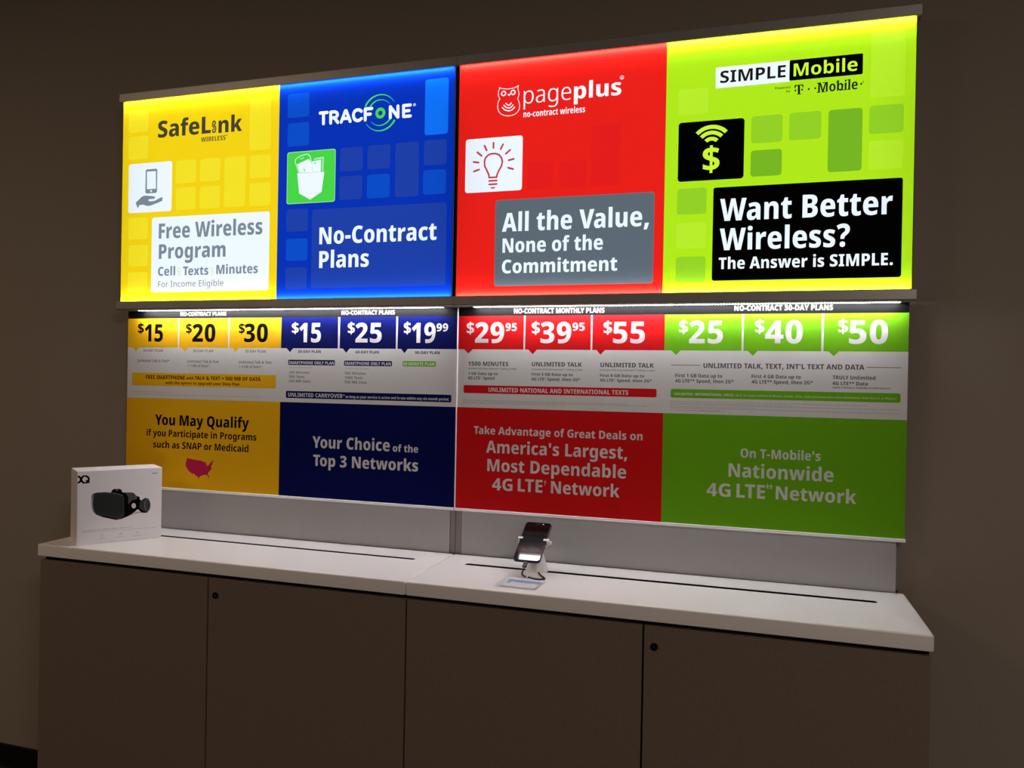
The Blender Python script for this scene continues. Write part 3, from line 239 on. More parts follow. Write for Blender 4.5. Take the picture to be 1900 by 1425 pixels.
  'g': [596,"237 558 284 553 323 537 355 512 381 479 387 479 400 548 529 548 529 7 526 -44 516 -89 501 -128 478 -162 449 -190 413 -212 370 -227 320 -237 263 -240 208 -238 158 -232 113 -221 71 -206 71 -76 116 -94 159 -107 206 -115 258 -117 293 -115 323 -106 347 -91 364 -71 374 -44 378 -12 378 0 378 15 379 34 380 53 383 71 377 71 352 37 321 12 282 -5 234 -10 180 -2 134 23 95 63 66 119 49 189 43 272 49 356 66 427 96 483 135 525 182 549","286 435 260 431 237 417 220 393 207 361 200 320 197 270 200 221 208 181 220 151 238 129 261 116 289 112 313 114 333 120 349 131 363 146 373 166 380 190 384 219 385 253 385 277 383 326 375 366 363 396 344 418 319 431"],
  'h': [610,"219 610 218 570 216 534 214 503 211 478 219 478 236 503 256 523 279 539 305 549 334 555 364 557 416 552 460 536 496 509 523 471 535 439 543 401 545 358 545 0 393 0 393 317 391 353 385 382 376 404 361 420 343 430 320 433 285 428 259 413 240 388 228 354 221 310 219 256 219 0 67 0 67 760 219 760"],
  'i': [287,"219 548 219 0 68 0 68 548","144 764 177 760 203 747 216 733 224 713 226 688 224 663 216 644 203 630 176 617 144 613 112 617 85 630 72 644 65 663 62 688 65 713 72 733 85 747 111 760"],
  'k': [579,"219 431 218 400 217 365 214 331 211 299 215 299 223 312 231 326 241 341 251 355 261 369 269 381 398 548 566 548 383 317 578 0 405 0 277 217 219 168 219 0 67 0 67 760 219 760"],
  'l': [286,"219 0 67 0 67 760 219 760"],
  'm': [914,"673 558 726 552 770 536 804 510 829 472 844 421 849 358 849 0 697 0 697 316 695 354 689 384 679 406 665 421 647 430 625 433 595 429 571 415 554 392 542 360 536 320 533 271 533 0 382 0 382 316 380 353 374 383 365 405 351 421 333 430 311 433 279 428 255 413 238 388 227 353 221 308 219 255 219 0 67 0 67 548 184 548 205 478 210 478 227 501 247 521 270 537 298 548 329 555 364 558 416 552 458 537 490 511 514 478 521 478 549 512 584 537 626 553"],
  'n': [610,"366 558 417 552 461 536 497 509 524 471 540 421 545 358 545 0 394 0 394 317 392 352 386 381 376 404 362 420 343 430 319 433 284 428 258 414 240 389 228 355 221 310 219 256 219 0 67 0 67 548 184 548 204 476 210 476 229 500 250 521 274 537 302 548 332 555"],
  'o': [588,"544 275 540 213 528 158 508 109 480 68 444 35 401 10 350 -5 292 -10 238 -5 190 10 147 34 111 67 82 108 61 157 47 213 43 275 46 331 56 382 72 427 95 466 123 498 158 524 198 543 244 554 295 558 342 554 386 543 425 525 459 500 489 468 513 429 530 384 541 333","197 275 200 226 207 184 220 151 239 128 263 113 294 108 325 113 350 128 368 151 380 184 387 226 390 275 387 324 380 365 367 397 349 420 325 434 294 439 263 434 239 420 220 397 208 365 200 324"],
  'p': [596,"361 558 416 550 463 525 502 485 530 429 547 359 553 275 550 217 542 165 528 119 510 80 487 48 460 23 430 5 396 -6 359 -10 326 -8 297 0 273 11 252 26 234 43 219 62 213 62 215 40 217 16 218 -7 219 -30 219 -240 67 -240 67 548 190 548 211 477 219 477 235 500 254 520 275 536 300 548 328 555","310 435 281 431 257 419 240 400 229 372 222 335 219 290 219 271 221 224 227 185 239 154 256 133 280 119 311 115 338 120 360 133 377 155 389 186 396 226 398 275 396 325 388 365 376 396 359 418 337 431"],
  'q': [596,"377 -16 378 3 379 25 380 48 383 71 377 71 353 38 322 12 282 -4 234 -10 180 -2 134 22 95 63 66 118 49 188 43 272 46 331 54 383 67 428 86 467 108 499 135 525 166 543 200 554 237 558 286 552 325 536 356 511 381 478 386 478 400 548 529 548 529 -240 377 -240","289 112 320 116 345 128 363 147 375 174 382 210 385 253 385 276 382 325 375 364 364 395 346 418 320 431 287 435 259 431 237 417 220 393 207 360 200 319 197 270 200 221 207 182 220 151 238 129 261 116"],
  'r': [422,"356 558 370 557 385 556 399 554 411 552 397 404 385 406 372 408 357 410 339 410 317 408 295 403 275 394 256 380 241 362 229 339 221 311 219 277 219 0 67 0 67 548 182 548 205 457 212 457 228 483 248 507 271 528 297 544 326 554"],
  's': [468,"430 163 425 113 407 71 378 36 337 11 302 -1 263 -8 218 -10 168 -8 123 -3 81 7 41 22 41 152 83 133 128 119 172 111 211 108 244 110 267 119 280 133 285 152 283 166 276 178 263 189 243 202 214 216 174 234 134 253 100 275 74 299 55 328 44 361 40 401 46 448 65 487 96 517 137 540 187 553 245 558 293 555 337 547 381 533 424 514 382 409 347 424 311 436 277 444 246 447 220 445 201 437 189 425 185 410 187 397 194 386 206 375 226 364 254 350 293 333 334 313 368 292 395 267 415 239 426 205"],
  't': [398,"293 114 314 115 334 118 354 124 373 130 373 16 347 6 318 -3 285 -8 247 -10 201 -6 161 7 129 30 105 64 93 93 87 129 84 172 84 431 19 431 19 499 96 546 138 662 237 662 237 548 366 548 366 431 237 431 237 180 240 151 251 130 269 118"],
  'u': [610,"543 548 543 0 426 0 407 70 399 70 381 45 359 24 334 9 306 -2 276 -8 245 -10 194 -5 149 12 113 39 87 78 75 110 67 148 65 191 65 548 217 548 217 232 219 196 224 167 234 144 248 128 267 118 290 115 326 120 352 135 371 159 383 193 389 236 391 287 391 548"],
  'v': [541,"192 0 1 548 159 548 248 236 252 222 256 207 259 191 263 174 266 158 267 142 271 142 273 156 275 172 278 188 283 204 287 219 290 233 382 548 541 548 349 0"],
  'w': [819,"438 264 432 290 427 318 421 347 417 374 413 399 410 418 407 418 404 398 400 373 395 345 390 316 384 287 377 260 314 0 150 0 10 548 161 548 210 322 216 295 221 265 226 233 231 202 234 172 237 144 240 144 242 163 245 184 249 207 253 230 257 253 261 275 265 294 268 310 326 548 495 548 550 308 555 284 560 256 566 227 571 198 576 170 578 144 582 144 584 170 588 199 592 230 597 260 602 290 608 317 661 548 809 548 668 0 500 0"],
  'x': [552,"176 280 16 548 187 548 277 380 367 548 537 548 376 279 544 0 373 0 276 180 178 0 9 0"],
  'y': [541,"1 548 160 548 250 250 254 235 258 220 262 204 266 188 268 173 270 158 274 158 278 180 283 203 289 226 296 249 384 548 541 548 335 -48 311 -107 284 -155 251 -192 213 -219 166 -235 111 -240 89 -239 70 -238 53 -235 38 -232 38 -109 50 -111 63 -113 77 -114 91 -115 117 -112 138 -104 154 -90 168 -72 181 -49 191 -21 201 5"],
  '†': [440,"190 450 250 450 250 0 190 0","60 530 380 530 380 470 60 470","190 714 250 714 250 500 190 500"],
  '•': [387,"48 365 53 416 67 457 89 488 118 509 154 521 194 525 234 521 269 509 298 487 320 457 334 416 339 365 334 315 320 274 298 243 268 222 233 209 194 205 154 209 119 222 89 243 67 274 53 315"],
 },
 'W': {
  '$': [509,"221 32 176 37 131 46 88 58 49 74 49 214 89 192 133 174 178 160 221 154 221 308 168 331 123 356 88 385 62 420 46 460 41 508 47 559 64 602 91 636 127 662 171 680 221 690 221 759 295 759 295 691 336 685 377 676 417 662 455 645 420 526 390 540 358 552 326 560 295 565 295 421 349 399 393 376 427 349 451 317 465 278 470 231 465 184 450 141 425 104 391 73 347 50 295 36 295 -58 221 -58","295 162 316 172 330 185 338 201 340 221 339 233 335 244 329 254 321 263 309 271 295 278","221 564 205 559 193 553 184 544 178 534 174 522 173 508 174 496 178 485 184 476 193 467 205 458 221 450"],
  'H': [639,"575 0 407 0 407 300 232 300 232 0 64 0 64 714 232 714 232 442 407 442 407 714 575 714"],
 },
 'I': {
  'E': [552,"499 0 85 0 85 714 499 714 499 590 236 590 236 433 482 433 482 309 236 309 236 125 499 125"],
  'H': [756,"670 0 519 0 519 308 236 308 236 0 85 0 85 714 236 714 236 434 519 434 519 714 670 714"],
  'I': [398,"361 0 36 0 36 86 123 114 123 600 36 628 36 714 361 714 361 628 274 600 274 114 361 86"],
  'L': [558,"85 0 85 714 236 714 236 125 526 125 526 0"],
  'M': [942,"398 0 215 560 211 560 213 537 215 507 217 473 218 436 220 398 220 361 220 0 85 0 85 714 291 714 469 175 473 175 652 714 857 714 857 0 716 0 716 365 717 400 717 436 719 472 720 506 722 536 723 559 719 559 536 0"],
  'P': [621,"308 714 373 710 428 700 475 682 512 657 541 625 562 587 574 544 578 494 575 448 564 404 545 364 518 327 480 297 432 274 373 259 301 254 236 254 236 0 85 0 85 714","303 591 236 591 236 378 288 378 328 381 362 389 389 403 410 425 422 453 426 489 423 519 413 544 396 564 373 579 341 588"],
  'S': [565,"527 206 523 167 513 131 497 97 473 66 443 41 407 19 363 3 313 -7 257 -10 214 -9 175 -6 140 0 108 8 77 18 47 30 47 167 98 146 153 129 208 118 261 114 297 117 325 124 348 136 363 152 373 171 376 193 373 217 362 236 344 253 317 270 280 288 231 309 179 334 135 360 100 391 74 428 59 472 54 526 57 567 68 603 85 634 110 661 139 684 174 701 235 718 306 724 368 721 424 710 475 695 520 678 473 558 431 575 387 589 344 598 301 601 271 599 246 592 227 581 214 567 206 550 203 531 207 508 217 489 235 471 263 454 301 436 350 414 402 390 446 364 481 334 506 300 521 258"],
  'b': [631,"222 583 222 552 221 524 219 497 216 475 222 475 248 506 281 532 324 550 377 556 421 551 460 538 495 515 526 484 551 444 569 396 580 339 583 274 581 215 572 163 557 117 537 78 513 47 483 22 450 4 414 -6 374 -10 336 -8 305 0 279 12 247 34 222 60 212 60 187 0 74 0 74 760 222 760","330 437 295 433 267 421 247 401 233 372 225 334 222 287 222 269 225 221 233 182 246 151 266 128 295 115 332 111 362 115 387 129 407 153 421 185 429 226 432 275 429 325 421 365 407 397 387 419 362 433"],
  'e': [596,"306 556 354 553 397 543 436 527 470 505 498 477 521 443 537 403 547 358 550 308 550 236 198 236 203 197 216 164 237 137 264 117 299 105 340 101 389 103 433 111 475 123 519 141 519 29 478 11 434 -1 385 -8 325 -10 273 -7 225 3 181 20 143 44 110 75 83 113 63 158 51 210 47 269 51 329 62 382 80 428 104 467 134 499 170 524 211 542 256 552","309 450 281 447 256 437 235 421 219 398 207 370 201 335 410 335 408 367 399 394 385 417 365 435 340 446"],
  'i': [297,"223 546 223 0 74 0 74 546","149 760 180 756 206 744 220 731 228 712 230 687 228 663 220 644 206 630 180 618 149 614 118 618 92 630 79 644 71 663 69 687 71 712 79 731 92 744 118 756"],
  'l': [296,"222 0 74 0 74 760 222 760"],
  'o': [624,"576 274 572 210 558 153 535 104 505 64 467 32 421 9 369 -5 310 -10 256 -5 205 9 160 32 122 64 91 104 67 153 52 210 47 274 51 332 62 383 79 428 104 466 134 498 171 523 213 541 261 552 313 556 363 552 408 541 450 523 486 498 517 466 542 428 561 383 572 332","199 274 202 224 210 182 225 148 247 124 276 109 312 104 349 109 377 124 398 148 413 182 422 224 425 274 422 324 413 366 398 399 377 423 348 437 311 442 276 437 247 423 226 399 211 366 202 324"],
 },
 'F': {
  'H': [624,"552 0 423 0 423 316 202 316 202 0 73 0 73 714 202 714 202 427 423 427 423 714 552 714"],
  'M': [813,"350 0 189 552 185 552 187 523 189 493 190 464 191 436 192 409 192 384 192 0 73 0 73 714 251 714 405 192 408 192 563 714 741 714 741 0 617 0 617 386 617 411 618 438 619 466 621 494 622 523 624 552 620 552 457 0"],
  'b': [532,"188 569 187 548 186 525 185 500 183 473 188 473 213 508 242 533 277 549 318 554 356 549 390 536 420 513 445 481 466 441 480 393 489 337 492 273 489 216 482 165 471 120 455 81 435 49 411 23 383 5 352 -6 317 -10 276 -6 243 8 214 30 188 61 181 61 162 0 63 0 63 760 188 760","280 449 249 444 225 430 208 406 196 374 190 334 188 285 188 263 190 211 197 168 209 135 227 112 251 98 281 94 307 99 328 114 344 139 356 174 363 219 365 275 363 328 356 371 344 405 328 429 306 444"],
  'e': [491,"252 554 292 550 329 540 361 524 389 501 411 472 429 439 447 379 453 309 453 239 165 239 169 194 179 156 196 127 219 106 248 93 284 89 322 92 357 99 391 111 427 129 427 27 392 11 355 -1 314 -8 269 -10 222 -6 179 5 143 23 112 49 86 81 67 119 52 164 44 214 41 269 44 327 52 379 66 425 85 464 109 496 138 521 171 539 209 550","254 458 230 455 210 444 192 427 179 402 171 369 166 329 336 329 334 365 327 396 315 422 300 442 279 454"],
  'i': [252,"188 544 188 0 64 0 64 544","127 756 156 752 177 739 190 717 195 686 190 655 177 633 155 620 127 616 98 620 77 633 63 655 58 686 63 717 76 739 98 752"],
  'l': [251,"188 0 63 0 63 760 188 760"],
  'o': [521,"480 273 477 214 467 160 450 112 426 70 396 37 358 11 312 -5 259 -10 209 -5 165 11 128 36 97 70 73 111 55 160 44 214 41 273 43 328 52 378 65 423 84 461 108 494 138 520 174 539 215 551 261 554 304 551 342 540 377 522 407 497 432 465 453 427 468 382 477 331","168 273 170 219 177 174 190 139 208 113 231 98 261 93 291 98 314 113 332 138 344 174 351 219 354 273 351 327 344 372 332 407 314 432 290 447 261 452 231 447 207 432 190 407 177 372 170 327"],
 },
 'P': {
  '$': [562,"239 28 183 32 133 41 88 53 46 68 46 207 92 188 141 173 192 163 239 157 239 299 182 319 131 343 90 371 60 407 46 435 37 467 34 504 41 557 60 601 91 635 132 661 182 679 239 687 239 760 323 760 323 688 377 683 426 673 471 660 512 644 474 523 438 537 400 548 362 556 323 561 323 422 385 401 437 378 477 352 507 320 525 279 531 229 525 179 508 135 480 97 440 66 387 44 323 31 323 -58 239 -58","323 160 352 168 372 180 384 195 387 215 386 229 382 241 374 251 362 260 345 268 323 275","239 560 220 557 205 552 193 544 184 535 179 523 177 510 179 496 183 484 191 474 203 465 219 457 239 449"],
  '0': [569,"531 356 528 276 518 204 501 141 476 88 443 46 400 15 366 1 328 -7 284 -10 231 -5 185 9 145 33 111 66 84 108 64 159 49 217 40 283 37 356 40 431 48 497 61 556 81 606 107 648 140 681 180 705 228 719 284 724 337 719 384 705 423 681 457 648 484 606 505 556 519 497 528 430","207 356 208 287 214 230 223 185 237 154 257 135 284 128 311 135 331 153 345 185 355 229 360 287 362 356 360 426 355 484 345 528 331 560 311 579 284 586 257 579 237 560 223 528 214 484 208 426"],
  '1': [569,"431 0 260 0 260 383 260 400 260 422 260 447 261 475 262 501 263 526 251 512 240 500 228 489 216 478 139 412 49 520 279 714 431 714"],
  '2': [569,"526 0 33 0 33 116 203 295 250 347 286 388 312 422 329 452 338 480 341 509 336 541 319 563 294 576 264 580 229 576 195 562 159 539 119 506 28 616 60 644 94 670 132 692 175 709 224 720 282 724 347 718 403 699 448 669 482 630 503 583 510 530 505 474 490 424 463 376 427 328 379 277 322 220 249 147 249 142 526 142"],
  '3': [569,"504 554 499 509 484 470 460 438 430 411 394 391 353 376 353 373 404 362 447 345 481 320 505 288 520 250 525 204 521 165 511 129 494 95 470 65 439 39 400 18 355 3 301 -7 239 -10 180 -8 128 0 81 12 35 28 35 173 81 152 129 138 175 129 217 126 260 129 293 137 317 149 333 167 342 188 345 213 342 240 331 261 312 279 283 291 242 298 189 301 142 301 142 432 190 432 238 434 276 442 304 456 324 473 335 495 339 519 333 548 315 569 287 582 251 586 221 584 193 577 167 569 144 558 124 548 108 537 37 652 83 681 136 704 176 715 223 722 277 724 343 719 399 704 444 679 478 645 498 603"],
  '4': [569,"553 142 471 142 471 0 304 0 304 142 18 142 18 271 312 715 471 715 471 273 553 273","304 386 304 400 305 416 305 434 306 452 306 468 307 483 308 494 308 500 304 500 295 480 286 462 277 446 266 428 165 273 304 273"],
  '5': [569,"308 462 365 456 417 435 460 403 493 358 509 322 518 282 521 236 518 186 507 142 490 102 466 68 435 41 397 19 353 3 301 -7 243 -10 187 -8 136 0 90 12 49 29 49 172 90 155 137 140 185 130 230 126 265 129 295 138 318 152 335 173 346 199 349 230 346 259 335 283 318 303 294 317 263 326 224 329 198 327 172 323 147 318 125 312 62 346 88 714 475 714 475 570 232 570 222 453 239 456 257 459 279 462"],
  '9': [569,"532 404 527 316 513 237 488 166 452 105 421 71 385 43 343 20 295 3 240 -7 179 -10 155 -10 129 -9 103 -7 81 -4 81 133 101 129 123 126 145 125 170 124 224 128 268 139 303 156 330 180 350 210 364 244 372 284 376 326 370 326 356 303 339 283 318 267 293 254 263 246 227 243 172 250 124 270 86 303 58 349 40 406 34 473 37 523 47 568 63 608 86 642 113 671 147 694 185 711 228 721 276 724 328 719 376 705 420 680 458 646 489 602 512 546 527 481","280 586 246 580 221 560 209 538 202 510 200 475 204 434 219 402 234 387 254 379 277 376 302 379 322 389 339 404 351 423 359 443 362 464 361 485 357 506 351 527 343 546 332 563 317 575 300 584"],
  'H': [737,"659 0 487 0 487 300 249 300 249 0 78 0 78 714 249 714 249 441 487 441 487 714 659 714"],
 },
}
ART = [
 ('P', 'yellow'),
 ('L', 'tile', 'lb_yellow_tile', 1),
 ('R', -1.1744, 2.2661, -1.0945, 2.3437, 0.008),
 ('L', 'tile', 'lb_yellow_tile', 2),
 ('R', -1.1742, 2.1767, -1.0943, 2.2532, 0.008),
 ('L', 'tile', 'lb_yellow_tile', 3),
 ('R', -0.7021, 2.175, -0.6244, 2.3407, 0.008),
 ('L', 'tile', 'lb_yellow_tile', 4),
 ('R', -0.9823, 2.0865, -0.902, 2.1618, 0.008),
 ('L', 'tile', 'lb_yellow_tile', 5),
 ('R', -0.8879, 2.0875, -0.8097, 2.1606, 0.008),
 ('L', 'tile', 'lb_yellow_tile', 6),
 ('R', -0.794, 2.0004, -0.7143, 2.1606, 0.008),
 ('L', 'tile', 'lb_yellow_tile', 7),
 ('R', -0.6993, 2.0867, -0.6227, 2.1595, 0.008),
 ('L', 'tile', 'lb_yellow_tile', 8),
 ('R', -0.9806, 2.0001, -0.903, 2.0728, 0.008),
 ('L', 'tile', 'lb_yellow_tile', 9),
 ('R', -0.8869, 1.9997, -0.8087, 2.0723, 0.008),
 ('L', 'tile', 'lb_yellow_tile', 10),
 ('R', -0.6998, 1.9996, -0.622, 2.0727, 0.008),
 ('L', 'tile', 'lb_yellow_tile', 11),
 ('R', -1.1692, 1.9102, -1.0901, 1.983, 0.008),
 ('L', 'tile', 'lb_yellow_tile', 12),
 ('R', -1.1673, 1.8201, -1.0883, 1.892, 0.008),
 ('L', 'tile', 'lb_yellow_tile', 13),
 ('R', -1.1683, 1.7329, -1.0878, 1.8015, 0.008),
 ('L', 'icon', 'lb_white', 0),
 ('R', -1.1715, 1.9988, -0.9962, 2.1622, 0.008),
 ('L', 'icon', 'lb_gray', 0),
 ('R', -1.1023, 2.0611, -1.0555, 2.1408, 0.006),
 ('L', 'icon', 'lb_white', 0),
 ('G', [(-1.0974, 2.1336), (-1.0609, 2.1333), (-1.0597, 2.075), (-1.0962, 2.075)]),
 ('C', -1.079, 2.0682, 0.0036, 0.0),
 ('L', 'icon', 'lb_gray', 0),
 ('G', [(-1.1415, 2.0327), (-1.13, 2.041), (-1.1169, 2.0511), (-1.1102, 2.0536), (-1.103, 2.0546), (-1.083, 2.0522), (-1.0671, 2.0501), (-1.0627, 2.0476), (-1.0631, 2.044), (-1.0678, 2.042), (-1.0828, 2.0421), (-1.0888, 2.0408), (-1.0899, 2.0383), (-1.0859, 2.0348), (-1.0767, 2.0344), (-1.0629, 2.0356), (-1.0492, 2.0414), (-1.0363, 2.0459), (-1.0323, 2.044), (-1.033, 2.0399), (-1.0345, 2.038), (-1.0329, 2.0354), (-1.0345, 2.0335), (-1.0529, 2.028), (-1.0745, 2.0219), (-1.0864, 2.0193), (-1.0963, 2.0204), (-1.1104, 2.025), (-1.1244, 2.0244), (-1.1283, 2.0207), (-1.1322, 2.0137)]),
 ('L', 'text_panel', 'lb_white', 0),
 ('R', -1.0737, 1.7331, -0.6229, 1.9803, 0.008),
 ('L', 'headline', 'lb_gray', 14),
 ('T', 'Free Wireless', 'B', -1.0454, -0.6489, 1.9095, 0.0495, 'H'),
 ('L', 'headline', 'lb_gray', 15),
 ('T', 'Program', 'B', -1.044, -0.7844, 1.843, 0.0479, 'H'),
 ('L', 'headline', 'lb_gray', 16),
 ('T', 'Cell', 'B', -1.0461, -0.9776, 1.7873, 0.0291, 'H'),
 ('L', 'headline', 'lb_gray', 17),
 ('T', 'Texts', 'B', -0.9466, -0.8487, 1.7866, 0.0288, 'H'),
 ('L', 'headline', 'lb_gray', 18),
 ('T', 'Minutes', 'B', -0.8183, -0.6634, 1.7877, 0.0293, 'H'),
 ('L', 'headline', 'lb_lightgray', 19),
 ('T', 'For Income Eligible', 'R', -1.0453, -0.7907, 1.7494, 0.0201, 'H'),
 ('L', 'headline', 'lb_paleyellow', 0),
 ('S', 0.0019, False, [(-0.9598, 1.8077), (-0.9606, 1.811), (-0.9645, 1.8117), (-0.9664, 1.8086), (-0.9659, 1.8028), (-0.9635, 1.8001), (-0.9588, 1.7988), (-0.9572, 1.7949), (-0.9579, 1.7891), (-0.9609, 1.7873), (-0.9648, 1.7886), (-0.9657, 1.7925)]),
 ('S', 0.0019, False, [(-0.9574, 1.8038), (-0.958, 1.7974)]),
 ('S', 0.0019, False, [(-0.965, 1.7983), (-0.9653, 1.7957)]),
 ('S', 0.0019, False, [(-0.8322, 1.8055), (-0.833, 1.8087), (-0.8367, 1.8094), (-0.8386, 1.8063), (-0.8381, 1.8006), (-0.8358, 1.798), (-0.8312, 1.7966), (-0.8297, 1.7928), (-0.8303, 1.7871), (-0.8333, 1.7853), (-0.837, 1.7867), (-0.8379, 1.7905)]),
 ('S', 0.0019, False, [(-0.8298, 1.8016), (-0.8305, 1.7953)]),
 ('S', 0.0019, False, [(-0.8372, 1.7961), (-0.8376, 1.7936)]),
 ('L', 'logo', 'lb_darkgray', 0),
 ('T', 'SafeL', 'B', -1.0552, -0.8483, 2.242, 0.0544, 'H'),
 ('T', 'nk', 'B', -0.8191, -0.73, 2.2398, 0.0514, 'H'),
 ('S', 0.0041, False, [(-0.8309, 2.2697), (-0.8314, 2.276), (-0.8359, 2.2795), (-0.8404, 2.2774), (-0.8418, 2.2712), (-0.8412, 2.2639), (-0.837, 2.2601)]),
 ('S', 0.0041, False, [(-0.8361, 2.2707), (-0.8356, 2.265), (-0.8303, 2.2608), (-0.8294, 2.2535), (-0.8308, 2.2463), (-0.836, 2.243), (-0.8405, 2.2452), (-0.8418, 2.2522)]),
 ('S', 0.0038, False, [(-0.8361, 2.2518), (-0.8362, 2.2569)]),
 ('T', 'WIRELESS', 'N', -0.8852, -0.7918, 2.2162, 0.0146, 'H'),
 ('C', -0.7872, 2.2304, 0.0028, 0.0013),
 ('P', 'blue'),
 ('L', 'tile', 'lb_blue_mid', 20),
 ('R', -0.5647, 2.2661, -0.4883, 2.3399, 0.008),
 ('L', 'tile', 'lb_blue_mid', 21),
 ('R', -0.5636, 2.1772, -0.4876, 2.2494, 0.008),
 ('L', 'tile', 'lb_blue_mid', 22),
 ('R', -0.2864, 2.0024, -0.2105, 2.0731, 0.008),
 ('L', 'tile', 'lb_blue_mid', 23),
 ('R', -0.1035, 2.0037, -0.031, 2.0756, 0.008),
 ('L', 'tile', 'lb_blue_mid', 24),
 ('R', -0.5626, 1.8225, -0.4864, 1.8913, 0.008),
 ('L', 'tile', 'lb_blue_bright', 25),
 ('R', -0.1015, 2.1778, -0.0277, 2.341, 0.008),
 ('L', 'tile', 'lb_blue_muted', 26),
 ('R', -0.3789, 2.089, -0.3023, 2.1603, 0.008),
 ('L', 'tile', 'lb_blue_muted', 27),
 ('R', -0.286, 2.0895, -0.2104, 2.1607, 0.008),
 ('L', 'tile', 'lb_blue_muted', 28),
 ('R', -0.1938, 2.0013, -0.1179, 2.1617, 0.008),
 ('L', 'tile', 'lb_blue_muted', 29),
 ('R', -0.1025, 2.0895, -0.0303, 2.1625, 0.008),
 ('L', 'tile', 'lb_blue_muted', 30),
 ('R', -0.3793, 2.0024, -0.3027, 2.0736, 0.008),
 ('L', 'tile', 'lb_blue_muted', 31),
 ('R', -0.5629, 1.913, -0.4863, 1.9827, 0.008),
 ('L', 'tile', 'lb_blue_muted', 32),
 ('R', -0.563, 1.7344, -0.4875, 1.8018, 0.008),
 ('L', 'text_panel', 'lb_blue_muted', 0),
 ('R', -0.4722, 1.7362, -0.0273, 1.9783, 0.008),
 ('L', 'icon', 'lb_palegreen', 0),
 ('R', -0.5634, 1.9987, -0.3938, 2.1599, 0.008),
 ('L', 'icon', 'lb_green', 0),
 ('R', -0.5618, 2.0004, -0.3953, 2.1582, 0.008),
 ('L', 'icon', 'lb_white', 0),
 ('S', 0.002, False, [(-0.5215, 2.0945), (-0.5274, 2.1096), (-0.5349, 2.1281), (-0.5339, 2.1363), (-0.5269, 2.1414), (-0.512, 2.1469), (-0.4971, 2.1498), (-0.4897, 2.149), (-0.4833, 2.1436), (-0.4781, 2.1277), (-0.473, 2.1094), (-0.4711, 2.0921)]),
 ('S', 0.0016, False, [(-0.5166, 2.1361), (-0.5055, 2.1393)]),
 ('G', [(-0.5276, 2.1211), (-0.4868, 2.1348), (-0.48, 2.1262), (-0.4753, 2.1145), (-0.4741, 2.0929), (-0.5188, 2.0941)]),
 ('G', [(-0.4744, 2.1268), (-0.4442, 2.13), (-0.4446, 2.0924), (-0.4738, 2.0929)]),
 ('S', 0.0013, False, [(-0.4708, 2.1314), (-0.4395, 2.1342), (-0.4398, 2.0921)]),
 ('S', 0.0013, False, [(-0.4661, 2.1353), (-0.4352, 2.1368), (-0.4369, 2.0919)]),
 ('G', [(-0.527, 2.0929), (-0.4321, 2.0916), (-0.4405, 2.0312), (-0.4803, 2.009), (-0.5191, 2.0306)]),
 ('L', 'icon', 'lb_green', 0),
 ('T', '$', 'B', -0.4694, -0.4613, 2.1187, 0.0052, 'H'),
 ('S', 0.0026, False, [(-0.5037, 2.1049), (-0.4999, 2.0988)]),
 ('L', 'logo', 'lb_white', 0),
 ('S', 0.0101, False, [(-0.4503, 2.2727), (-0.4258, 2.2725)]),
 ('S', 0.0101, False, [(-0.4386, 2.2726), (-0.4379, 2.2391)]),
 ('S', 0.01, False, [(-0.4131, 2.2391), (-0.4137, 2.2725), (-0.3992, 2.2724), (-0.3926, 2.269), (-0.3899, 2.2637), (-0.3923, 2.2574), (-0.3988, 2.2544), (-0.4108, 2.2544)]),
 ('S', 0.01, False, [(-0.401, 2.2544), (-0.3887, 2.2391)]),
 ('S', 0.01, False, [(-0.3771, 2.2391), (-0.3637, 2.2722), (-0.3608, 2.2722), (-0.3465, 2.239)]),
 ('S', 0.01, False, [(-0.3708, 2.249), (-0.3528, 2.249)]),
 ('S', 0.0099, False, [(-0.3092, 2.266), (-0.3157, 2.271), (-0.3236, 2.272), (-0.3317, 2.2688), (-0.3359, 2.2605), (-0.3357, 2.2522), (-0.3312, 2.243), (-0.323, 2.239), (-0.3151, 2.24), (-0.3088, 2.2443)]),
 ('S', 0.0099, False, [(-0.296, 2.239), (-0.2966, 2.2719), (-0.2744, 2.2718)]),
 ('S', 0.0099, False, [(-0.2963, 2.2554), (-0.279, 2.2554)]),
 ('S', 0.0098, False, [(-0.213, 2.2389), (-0.2136, 2.2715), (-0.1881, 2.2388), (-0.1887, 2.2714)]),
 ('S', 0.0097, False, [(-0.1486, 2.2712), (-0.1705, 2.2713), (-0.1699, 2.2388), (-0.148, 2.2388)]),
 ('S', 0.0097, False, [(-0.1702, 2.255), (-0.1524, 2.255)]),
 ('C', -0.1353, 2.2708, 0.0044, 0.0012),
 ('T', 'R', 'B', -0.137, -0.1333, 2.2691, 0.0037, 'H'),
 ('L', 'logo', 'lb_green', 0),
 ('C', -0.246, 2.2555, 0.0165, 0.0095),
 ('A', -0.2467, 2.2562, 0.0544, 0.0063, 0.0009, 155, 32),
 ('A', -0.2467, 2.2562, 0.0392, 0.0051, 0.0009, 150, 40),
 ('A', -0.2467, 2.2572, 0.0544, 0.0009, 0.0063, 212, 332),
 ('A', -0.2467, 2.2572, 0.0386, 0.0009, 0.0051, 220, 325),
 ('L', 'headline', 'lb_white', 33),
 ('T', 'No-Contract', 'B', -0.4456, -0.0578, 1.8704, 0.0516, 'H'),
 ('L', 'headline', 'lb_white', 34),
 ('T', 'Plans', 'B', -0.4449, -0.2757, 1.7978, 0.0516, 'H'),
 ('P', 'red'),
 ('L', 'tile', 'lb_red_tile', 35),
 ('R', 0.2142, 2.0006, 0.2901, 2.0787, 0.008),
 ('L', 'tile', 'lb_red_tile', 36),
 ('R', 0.307, 1.9987, 0.3854, 2.0743, 0.008),
 ('L', 'tile', 'lb_red_tile', 37),
